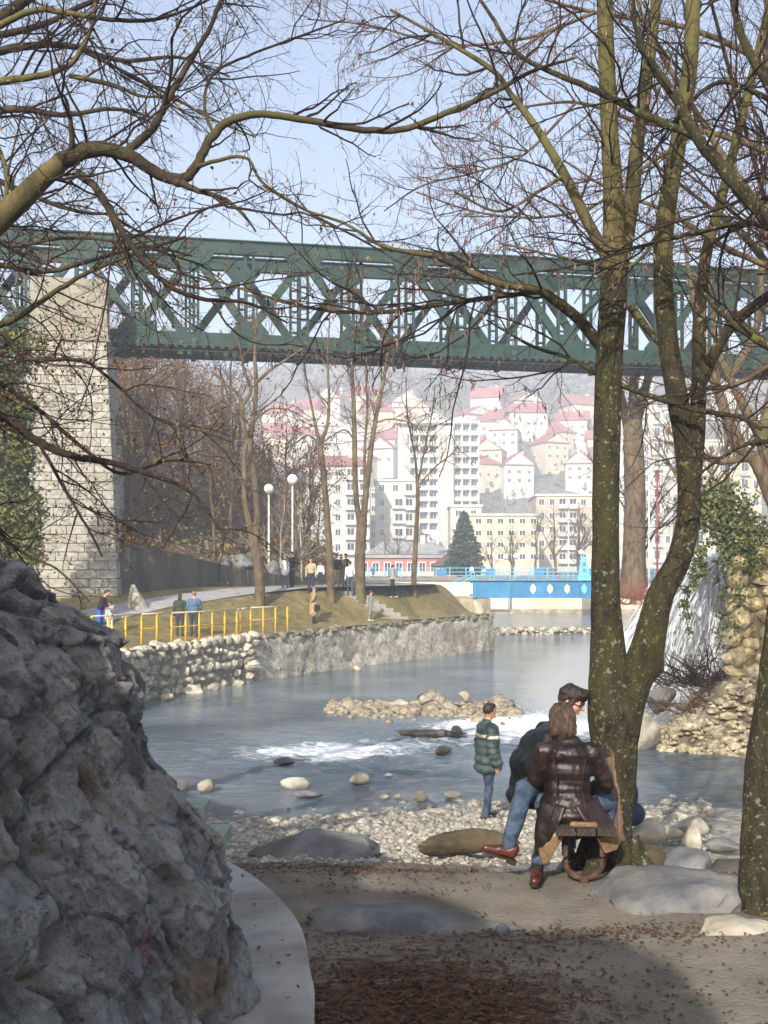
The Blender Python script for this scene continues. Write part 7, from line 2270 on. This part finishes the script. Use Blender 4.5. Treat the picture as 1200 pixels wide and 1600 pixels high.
rock('low pale stone left of the lone block in the shallows', 460, 1232, 52, 18, 20.6, M_rk_pale, 302, .7, 0, group=GR)
rock('flat grey stone just below the low pale one in the shallows', 482, 1246, 48, 12, 19.6, M_rk_grey, 303, .7, 0, group=GR)
rock('small pointed stone in the shallows left of the standing person', 656, 1254, 24, 18, 19.2, M_rk_pale, 304, .8, 0, group=GR)
rock('small flat stone, left of a pair in the shallows', 600, 1249, 20, 8, 19.4, M_rk_pale, 305, .8, 0, group=GR)
rock('small flat stone, right of a pair in the shallows', 621, 1249, 19, 8, 19.4, M_rk_pale, 306, .8, 1, group=GR)
rock('thin flat stone close to the standing person', 706, 1245, 38, 9, 19.7, M_rk_pale, 307, .8, 1, group=GR)
rock('long flat pale stone at the water edge', 680, 1272, 56, 9, 18.2, M_rk_pale, 308, .5, .1, group=GR)
rock('small stone far out right of the lone block', 608, 1215, 17, 7, 21.8, M_rk_pale, 309, .8, 1, group=GR)
rock('pale stone at the water edge beside the outcrop', 322, 1238, 34, 20, 20.2, M_rk_pale, 310, .8, 1, group=GR)
rock('round pale stone touching the outcrop edge', 286, 1236, 34, 18, 20.4, M_rk_pale, 311, .8, 2, group=GR)
GD = 'dark stones of the rapids'
rock('dark wet stone below the white race, left one', 690, 1150, 22, 12, 27.0, M_rk_dark, 321, .8, 0, group=GD)
rock('dark wet stone below the white race, beside the standing person', 713, 1148, 28, 14, 27.2, M_rk_dark, 322, .8, 1, group=GD)
rock('dark stone awash right of the shallows', 692, 1178, 34, 14, 24.6, M_rk_dark, 323, .8, 1, group=GD)
rock('dark stone awash at the left end of the white race', 445, 1192, 44, 8, 23.4, M_rk_dark, 324, .8, 1, group=GD)
rock('brown dark bank of stones under the white race', 670, 1150, 110, 12, 27.4, M_rk_dark, 325, .5, 0, group=GD)
GB = 'rocks on the beach'
rock('big grey slanting slab lying on the gravel beach', 500, 1352, 205, 46, 11.6, M_rk_grey, 331, .7, -.1, flat=.7, group=GB, sub=5, planes=16, rough=.11)
rock('rough grey rock just in front of the slanting slab', 455, 1395, 92, 48, 9.6, M_rk_grey, 332, .8, .4, group=GB, sub=5)
rock('long mossy brown rock behind the bench', 738, 1338, 160, 42, 11.4, M_rk_moss, 333, .4, .05, group=GB, sub=5)
rock('small grey rock at the tip of the concrete kerb', 395, 1368, 36, 26, 9.6, M_rk_grey, 334, .8, 1, group=GB)
rock('low grey stone half buried in the litter', 600, 1392, 60, 16, 9.0, M_rk_grey, 335, .8, 1, group=GB)
rock('flat stone half buried beside the planted shoe', 725, 1390, 110, 14, 8.4, M_rk_pale, 336, .6, .1, group=GB)
rock('low stone half buried behind the long grey stone', 556, 1372, 70, 22, 9.4, M_rk_grey, 337, .7, .6, group=GB)
rock('long flat grey stone lying across the foreground earth', 638, 1470, 330, 46, 7.0, M_rk_grey, 338, .34, -.03, flat=.62, group=GB, sub=5, planes=18, rough=.10)
rock('small upright stone at the right end of the long grey stone', 784, 1475, 26, 34, 6.85, M_rk_grey, 339, .8, .5, group=GB)
rock('broad sloping blue grey rock between bench and right edge', 1050, 1462, 270, 92, 7.6, M_rk_grey, 340, .8, -.12, flat=.55, group=GB, sub=5, planes=20, rough=.13)
rock('pale flat rock at the right edge of the foreground', 1165, 1474, 150, 36, 6.85, M_rk_pale, 341, .5, .2, flat=.6, group=GB, sub=5, planes=18, rough=.12)
rock('arched mossy boulder right of the mossy trunk', 1010, 1375, 70, 58, 9.2, M_rk_moss, 342, .9, .3, group=GB, sub=5)
rock('dark grey boulder right of the arched mossy one', 1075, 1385, 110, 64, 9.0, M_rk_grey, 343, .8, 1.2, group=GB, sub=5)
rock('dark boulder by the right trunk', 1140, 1392, 90, 54, 8.8, M_rk_dark, 344, .8, .4, group=GB, sub=5)
rock('bright white rounded stone where the hidden person sits', 1008, 1326, 70, 48, 12.2, M_rk_pale, 345, .8, .4, group=GB)
rock('white stone, left of the stacked three at the water', 1046, 1312, 48, 24, 13.2, M_rk_pale, 346, .8, .4, group=GB)
rock('flat slab lying on top of the stacked white stones', 1080, 1296, 62, 20, 13.4, M_rk_pale, 347, .8, .1, flat=.5, group=GB)
rock('triangular white stone, right of the stack at the water', 1086, 1338, 54, 46, 12.9, M_rk_pale, 348, .8, .9, group=GB, planes=8)
rock('low white stone in front of the stack at the water', 1062, 1342, 60, 24, 12.6, M_rk_pale, 349, .8, .2, group=GB)
rock('grey stone at the water left of the right trunk', 1130, 1330, 60, 22, 13.0, M_rk_grey, 350, .8, .2, group=GB)
rock('big smooth pale boulder on the right bank behind the trunk', 1012, 1172, 62, 68, 25.3, M_rk_pale, 351, .8, .6, planes=8)
rock('grey boulder above the smooth pale one on the right bank', 1035, 1112, 60, 40, 27.2, M_rk_grey, 352, .8, .6)
hit = ground_hit(212, 952)
bm = bmesh.new(); bmesh.ops.create_cone(bm, cap_ends=True, segments=7, radius1=1, radius2=.16, depth=2)
bmesh.ops.subdivide_edges(bm, edges=bm.edges[:], cuts=4, use_grid_fill=True)
for v in bm.verts:
    n_ = noise.fractal(v.co * 1.1 + Vector((4, 0, 0)), 1, 2, 4)
    v.co = Vector((v.co.x * (1 + .25 * n_) - .25 * v.co.z, v.co.y * (1 + .25 * n_), v.co.z + .1 * n_))
me = bpy.data.meshes.new('rock'); bm.to_mesh(me); bm.free()
o = link('rock', me, M_rk_pale, None, (hit.x, hit.y, hit.z + .5), (0, 0, .4), (.52, .42, .55)); tag(o, 'pointed pale boulder leaning at the foot of the pier', 'rock')
for i, (px, py, w, h, d, lb_) in enumerate(((375, 900, 60, 50, 58, 'pale rocky outcrop beside the promenade, left piece'), (350, 892, 40, 34, 57, 'small rock at the end of the dark retaining wall'), (428, 905, 40, 40, 60, 'pale rock behind the forked bank tree'), (400, 880, 34, 30, 60, 'rock above the path between wall and forked tree'))):
    rock(lb_, px, py, w * .8, h * .75, d, M_rk_grey, 360 + i, .8, i, group='rocks along the promenade', rough=.14)

for i, (px, py, w, h, d, lb_) in enumerate(((640, 1408, 330, 20, 8.35, 'low flat rock ledge behind the long grey stone'), (470, 1415, 170, 20, 8.2, 'low rock ledge beside the tip of the kerb'), (850, 1372, 190, 16, 9.1, 'low rock ledge between bench and mossy rock'), (560, 1388, 230, 18, 8.9, 'thin grey rock ledge below the slanting slab'), (930, 1425, 150, 16, 7.5, 'thin rock ledge in front of the bench leg'))):
    rock(lb_, px, py, w, h, d, M_rk_grey, 390 + i, .5, .08 * (i - 2), flat=.5, group='low rock ledges', sub=5, rough=.12)
# --- loose stones as masses
def pebble_mass(name, label, pts, sizes, seed, mat, cat):
    rn = np.random.default_rng(seed)
    bm = bmesh.new(); bmesh.ops.create_icosphere(bm, subdivisions=1, radius=1); bv0 = np.array([v.co for v in bm.verts]); bf = np.array([[v.index for v in f.verts] for f in bm.faces]); bm.free()
    n = len(pts); nv = len(bv0)
    var = [bv0 * (1 + rn.normal(size=(nv, 1)) * .16) for _ in range(12)]
    V = np.empty((n, nv, 3))
    for i in range(n):
        s = sizes[i] * np.array([rn.uniform(.8, 1.3), rn.uniform(.7, 1.1), rn.uniform(.4, .75)])
        a = rn.uniform(0, 6.28); c, s_ = math.cos(a), math.sin(a)
        v = var[i % 12] * s
        V[i] = np.stack([v[:, 0] * c - v[:, 1] * s_, v[:, 0] * s_ + v[:, 1] * c, v[:, 2]], 1) + pts[i]
    Q = (bf[None] + (np.arange(n) * nv)[:, None, None]).reshape(-1, 3)
    o = link(name, mesh_np(name, V.reshape(-1, 3), Q, False), mat)
    tag(o, label, cat, None, 'stuff'); return o
def mat_pebble(name, a, b, c):
    return gm(name, hx(a), hx(b), 14, .93, .3, 40, c3=hx(c), s3=6, a3=.7, world=True)
rn = np.random.default_rng(200)
pts = []; sz = []
while len(pts) < 16000:
    y = rn.uniform(10.2, 20.3); x = rn.uniform(-.34 * y, .30 * y)
    z = near_z(x, y)
    if z < -.1: continue
    if y < 11.5 and rn.random() < .75: continue
    s = min(.085, .0135 * math.exp(abs(rn.normal()) * .72)) * (1 + (y - 10) * .06)
    pts.append((x, y, z + s * .15)); sz.append(s)
pebble_mass('gravel', 'pale river pebbles covering the near beach', np.array(pts), np.array(sz), 201, mat_pebble('pebbles', '7d776b', 'bfb8a9', '5c574e'), 'gravel')
pts = []; sz = []
while len(pts) < 2600:
    i = rn.integers(1, 5); a = np.array(REDGE[i]); b_ = np.array(REDGE[i + 1]); u = rn.random(); t = abs(rn.normal()) * 1.7 - .1
    if t > 4: continue
    e = a + (b_ - a) * u; q = e + Rn * t
    s = .05 * math.exp(abs(rn.normal()) * .6)
    pts.append((q[0], q[1], right_pt_z(0, t, q[0], q[1]) + s * .3)); sz.append(s)
pebble_mass('bank_rubble', 'loose pale rubble on the right bank below the stone wall', np.array(pts), np.array(sz), 202, mat_pebble('bank_rubble', '8d8166', 'd0c5a6', '6a5a40'), 'rubble')
pts = []; sz = []
for k in range(700):
    px = rn.uniform(768, 985); d = 82 + rn.normal() * 1.4 + (px - 768) * .02
    s = .14 * math.exp(rn.normal() * .45); h = .45 * max(0, 1 - abs(d - 82.5) / 3.2)
    pts.append((WX(px, d), d, rn.uniform(0, max(.05, h)))); sz.append(s)
for px, s in ((795, .42), (812, .5), (830, .45), (850, .4), (785, .35), (870, .38), (895, .36)):
    pts.append((WX(px, 81.5), 81.5, .35)); sz.append(s)
pebble_mass('stone_bar', 'line of pale stones across the river below the blue footbridge', np.array(pts), np.array(sz), 203, mat_pebble('bar_stones', 'a59b86', 'ddd3bd', '8a7f6a'), 'stones')
pts = []; sz = []
for k in range(900):
    px = rn.uniform(515, 800); d = 33.6 - (px - 515) * .004 + rn.normal() * .8
    s = .07 * math.exp(abs(rn.normal()) * .6)
    h = .22 * sstep(510, 620, px) * max(0, 1 - abs(d - 33.2) / 2.0)
    pts.append((WX(px, d), d, rn.uniform(-.02, max(.03, h)))); sz.append(s)
pebble_mass('stone_bar', 'brownish stone bar behind the white race', np.array(pts), np.array(sz), 204, mat_pebble('race_stones', '766c5a', 'a89d88', '5c5244'), 'stones')
for i, (px, py, w, h) in enumerate(((545, 1120, 26, 10), (575, 1118, 30, 12), (625, 1108, 40, 16), (665, 1100, 30, 15), (725, 1096, 24, 16), (520, 1125, 20, 7))):
    rock(['small rock at the left of the stone bar', 'second rock from the left on the stone bar', 'broad rock in the middle of the stone bar', 'rock right of the middle of the stone bar', 'rock at the spray end of the stone bar', 'outermost low rock left of the stone bar'][i], px, py, w, h, 33, M_rk_pale, 380 + i, .8, i, group='rocks of the stone bar', sub=3)

# --- waterfall
def mat_fall():
    m = bpy.data.materials.new('falling_white_water'); m.use_nodes = True
    N = m.node_tree.nodes; L = m.node_tree.links; p = N['Principled BSDF']
    p.inputs['Base Color'].default_value = (.93, .95, .97, 1); p.inputs['Roughness'].default_value = .5
    p.inputs['Specular IOR Level'].default_value = .3
    p.inputs['Subsurface Weight'].default_value = 0
    tr = N.new('ShaderNodeBsdfTranslucent'); tr.inputs[0].default_value = (.93, .95, .98, 1)
    mx = N.new('ShaderNodeMixShader'); mx.inputs[0].default_value = .45
    out = N['Material Output']
    L.new(p.outputs[0], mx.inputs[1]); L.new(tr.outputs[0], mx.inputs[2]); L.new(mx.outputs[0], out.inputs[0])
    return m
M_fall = mat_fall()
wf = empty('waterfall', (9.7, 31.1, 4.6), 0, 'broad white waterfall spraying off the right bank behind the trunk', 'waterfall')
wb = np.array(wf.location)
rn = np.random.default_rng(210); brs = []; drops = []; dsz = []
for k in range(4200):
    vx = 3.9 * rn.random() ** .6 + .05; y0 = rn.uniform(30.15, 31.95); vy = rn.normal() * .45 - .1; vz = rn.uniform(-.2, .35)
    T = 1.02; t0 = rn.random() ** .9 * .92; t1 = min(T, t0 + rn.uniform(.04, .13))
    ts_ = np.linspace(t0, t1, 4)
    P = np.stack([9.75 - vx * ts_, y0 + vy * ts_, 4.72 + vz * ts_ - 4.9 * ts_ ** 2 + rn.normal() * .03], 1)
    P += rn.normal(size=P.shape) * .02 + rn.normal(size=3) * .05
    P = P[P[:, 2] > -.05]
    if len(P) < 3: continue
    r = rn.uniform(.006, .02) * (1 + .8 * t0)
    brs.append((P, r * np.sin(np.linspace(.35, 2.9, len(P)))))
    for q in range(1):
        t = rn.uniform(t0, T); drops.append((9.75 - vx * t + rn.normal() * .12, y0 + vy * t + rn.normal() * .1, max(.02, 4.72 + vz * t - 4.9 * t * t + rn.normal() * .1))); dsz.append(rn.uniform(.006, .02))
V, Q = batch_tubes(brs, 3)
o = link('falling_water', mesh_np('falling_water', V - wb, Q, True), M_fall, wf); o['kind'] = 'stuff'
for k in range(9000):     # splash and mist at the foot
    x = 6.9 + rn.normal() * 1.1; y = 31.1 + rn.normal() * .9
    z = abs(rn.normal()) * .42 * math.exp(-((x - 6.6) / 1.6) ** 2)
    drops.append((x, y, z)); dsz.append(rn.uniform(.006, .02))
n = len(drops); D_ = np.array(drops) - wb; S_ = np.array(dsz)[:, None, None]
tet = np.array([[1, 1, 1], [-1, -1, 1], [-1, 1, -1], [1, -1, -1]]) * .8
V = (D_[:, None, :] + tet[None] * S_ * rn.uniform(.6, 1.4, (n, 1, 3))).reshape(-1, 3)
Q = (np.array([[0, 1, 2], [0, 3, 1], [0, 2, 3], [1, 3, 2]])[None] + (np.arange(n) * 4)[:, None, None]).reshape(-1, 3)
o = link('spray', mesh_np('spray', V, Q), M_fall, wf); o['kind'] = 'stuff'
# core curtains that make the fan of water dense
for k, (y0, v0, v1) in enumerate(((30.5, .05, 3.5), (31.0, .0, 3.8), (31.6, .1, 3.6))):
    rows = []
    for t in np.linspace(0.02, .985, 44):
        row = []
        for vx in np.linspace(v0, v1, 60):
            st = noise.fractal(Vector((vx * 7 + k * 9, t * 1.5, k)), .9, 2.1, 4)
            fi = noise.fractal(Vector((vx * 10, t * 14, k * 3)), .8, 2.1, 4)
            vv = vx * (1 + .05 * fi)
            row.append((9.72 - vv * t + .03 * fi - wb[0], y0 + .07 * st * t + .03 * fi * t - wb[1], 4.70 - 4.9 * t * t + .06 * fi * t - wb[2]))
        rows.append(row)
    sh_ = sheet('water_curtain', rows, M_fall, True, None); sh_.parent = wf

# --- brush heap and red bush on the right bank
CF_BR = [(6, .7, 5, .25, -.02, .012, .05), (4, .35, 3, .3, 0, .008, .1)]
def brush(label, c, r, seed, n, mat, up=.25, L=1.3):
    rn = random.Random(seed); gl = []
    c = Vector(c)
    for k in range(n):
        a = rn.uniform(0, 6.28); s = c + Vector((math.cos(a) * r * rn.random(), math.sin(a) * r * .6 * rn.random(), 0))
        d = Vector((rn.uniform(-1, 1), rn.uniform(-1, 1) * .7, rn.uniform(.0, up * 2))).normalized()
        gl.append(([s, s + d * L * .5 + Vector((0, 0, .08)), s + d * L + Vector((0, 0, -.05))], [.022, .015, .006]))
    return tree_thing('brush_heap', label, gl, CF_BR, seed, mat, mat, sides=5, base=c, cat='brush')
brush('dark heap of cut branches at the foot of the waterfall', W(1095, 1072, 27.3), 1.0, 401, 42, M_twig, .35)
brush('dry brown brush on the right bank rubble', W(1115, 1115, 26.4), 1.1, 402, 26, M_twig_br, .2)
M_redtw = gm('red_twig', hx('6a3a2a'), hx('a0604a'), 3, .9)
brush('reddish leafless bush below the massive pale trunk', W(990, 945, 58), 1.3, 403, 40, M_redtw, .9, 1.6)
# --- poles on the right bank
for px, mt, lb_ in ((1027, M_red, 'thin red pole on the right bank beyond the waterfall'), (1014, M_frame, 'thin white pole beside the red one')):
    o = empty('pole', tuple(W(px, 915, 62)), 0, lb_, 'pole')
    MB().tube([(0, 0, -1), (0, 0, 6.4)], .055, 8).build('shaft', mt, o, True)
    MB().lathe([(.13, 0), (.13, .12), (.02, .2)], (0, 0, 6.4), 8).build('cap', mt, o)
# --- steps up the lawn
stp = empty('lawn_steps', tuple(ground_hit(560, 948)), 0, 'shadowed concrete steps climbing the lawn between the bank trees', 'steps')
b0 = stp.location.copy()
for k in range(7):
    f = k / 6; p = ground_hit(612 - 70 * f, 966 - 40 * f)
    me = MB().box(-.85, .85, -.2, .2, -.25, .07).mesh('step')
    link('step', me, M_conc, stp, p - b0, (0, 0, .5))
# --- leaf litter scattered on the foreground earth and kerb
rn = np.random.default_rng(220); P = []
while len(P) < 9000:
    x = rn.uniform(-1.3, 3.2); y = 4.8 + rn.random() ** 1.2 * 6.0
    if rn.random() > litter_amount(x, y) * .95 + .004 + (.12 if noise.noise(Vector((x * 1.4, y * 3.0, 5))) > .2 else 0): continue
    P.append((x, y, near_z(x, y) + rn.uniform(.004, .022)))
for k in range(60):
    i = rn.integers(0, 39); P.append((KP[i][0] - rn.uniform(.03, .8), KP[i][1], 1.838))
P = np.array(P); n = len(P)
A = rn.normal(size=(n, 3)) * [1, 1, .25]; A /= np.linalg.norm(A, axis=1)[:, None]; Bv = np.cross(A, [0, 0, 1]) + rn.normal(size=(n, 3)) * .2; Bv /= np.linalg.norm(Bv, axis=1)[:, None]
s = rn.uniform(.008, .024, n)[:, None]
V = np.stack([P - A * s, P + Bv * s * .55 + [0, 0, .004], P + A * s, P - Bv * s * .55 + [0, 0, .003]], 1).reshape(-1, 3)
o = link('leaf_litter', mesh_np('leaf_litter', V, np.arange(n * 4).reshape(n, 4)), gm('litter_leaf', hx('33231a'), hx('6b4c36'), 20, .85, world=True))
tag(o, 'dead brown leaves strewn over the foreground earth', 'leaves', None, 'stuff')
# --- faint magenta paint marks sprayed on the outcrop
from mathutils.bvhtree import BVHTree
bvh = BVHTree.FromPolygons([v.co.copy() for v in cl.data.vertices], [tuple(p.vertices) for p in cl.data.polygons])
M_pm = gm('faded_magenta_paint', hx('5f454c'), hx('7a5a64'), 30, .9)
for stroke in ([(222, 1452), (230, 1462), (236, 1474), (226, 1478)], [(214, 1470), (222, 1482), (228, 1492)], [(228, 1488), (240, 1500), (246, 1508)], [(268, 1518), (280, 1524)]):
    V = []
    pts = catmull([(x, y, 0) for x, y in stroke], 10)
    for q in pts:
        for o_ in (-3.5, 3.5):
            dv = (W(q[0] + o_, q[1] - o_ * .6, 10) - Vector((0, 0, CAMZ))).normalized()
            h_ = bvh.ray_cast(Vector((0, 0, CAMZ)), dv)
            if h_[0] is not None: V.append(h_[0] - dv * .006)
            else: V.append(Vector((0, 0, CAMZ)) + dv * 5)
    link('paint_mark', mesh_np('paint_mark', np.array([tuple(v) for v in V]), np.array([[2 * i, 2 * i + 1, 2 * i + 3, 2 * i + 2] for i in range(9)])), M_pm, cl)
# --- mist at the foot of the fall
bm = bmesh.new(); bmesh.ops.create_icosphere(bm, subdivisions=3, radius=1); me = bpy.data.meshes.new('mist'); bm.to_mesh(me); bm.free()
mm = bpy.data.materials.new('fall_mist'); mm.use_nodes = True; N = mm.node_tree.nodes; L = mm.node_tree.links; N.clear()
o_ = N.new('ShaderNodeOutputMaterial'); v_ = N.new('ShaderNodeVolumePrincipled'); v_.inputs['Color'].default_value = (.97, .98, 1, 1)
tc = N.new('ShaderNodeTexCoord'); ln = N.new('ShaderNodeVectorMath'); ln.operation = 'LENGTH'; L.new(tc.outputs['Object'], ln.inputs[0])
mr_ = N.new('ShaderNodeMapRange'); mr_.inputs['From Min'].default_value = 1.0; mr_.inputs['From Max'].default_value = .1; mr_.inputs['To Max'].default_value = 1.3; L.new(ln.outputs['Value'], mr_.inputs[0])
L.new(mr_.outputs[0], v_.inputs['Density']); L.new(v_.outputs[0], o_.inputs['Volume'])
mo = link('mist', me, mm, wf, (6.5 - wb[0], 30.9 - wb[1], .6 - wb[2]), None, (2.9, 1.5, 1.9)); mo['kind'] = 'stuff'

# ================================================================== haze
hz = MB().box(-1300, 1300, -700, 2600, -2.2, 146).mesh('haze')
hm_ = bpy.data.materials.new('haze_air'); hm_.use_nodes = True
N = hm_.node_tree.nodes; N.clear(); o_ = N.new('ShaderNodeOutputMaterial'); v_ = N.new('ShaderNodeVolumePrincipled')
v_.inputs['Color'].default_value = (.80, .87, 1.0, 1); v_.inputs['Density'].default_value = .0017; v_.inputs['Anisotropy'].default_value = .0
hm_.node_tree.links.new(v_.outputs[0], o_.inputs['Volume'])
ho = link('haze', hz, hm_); ho['kind'] = 'stuff'
ho.display_type = 'WIRE'
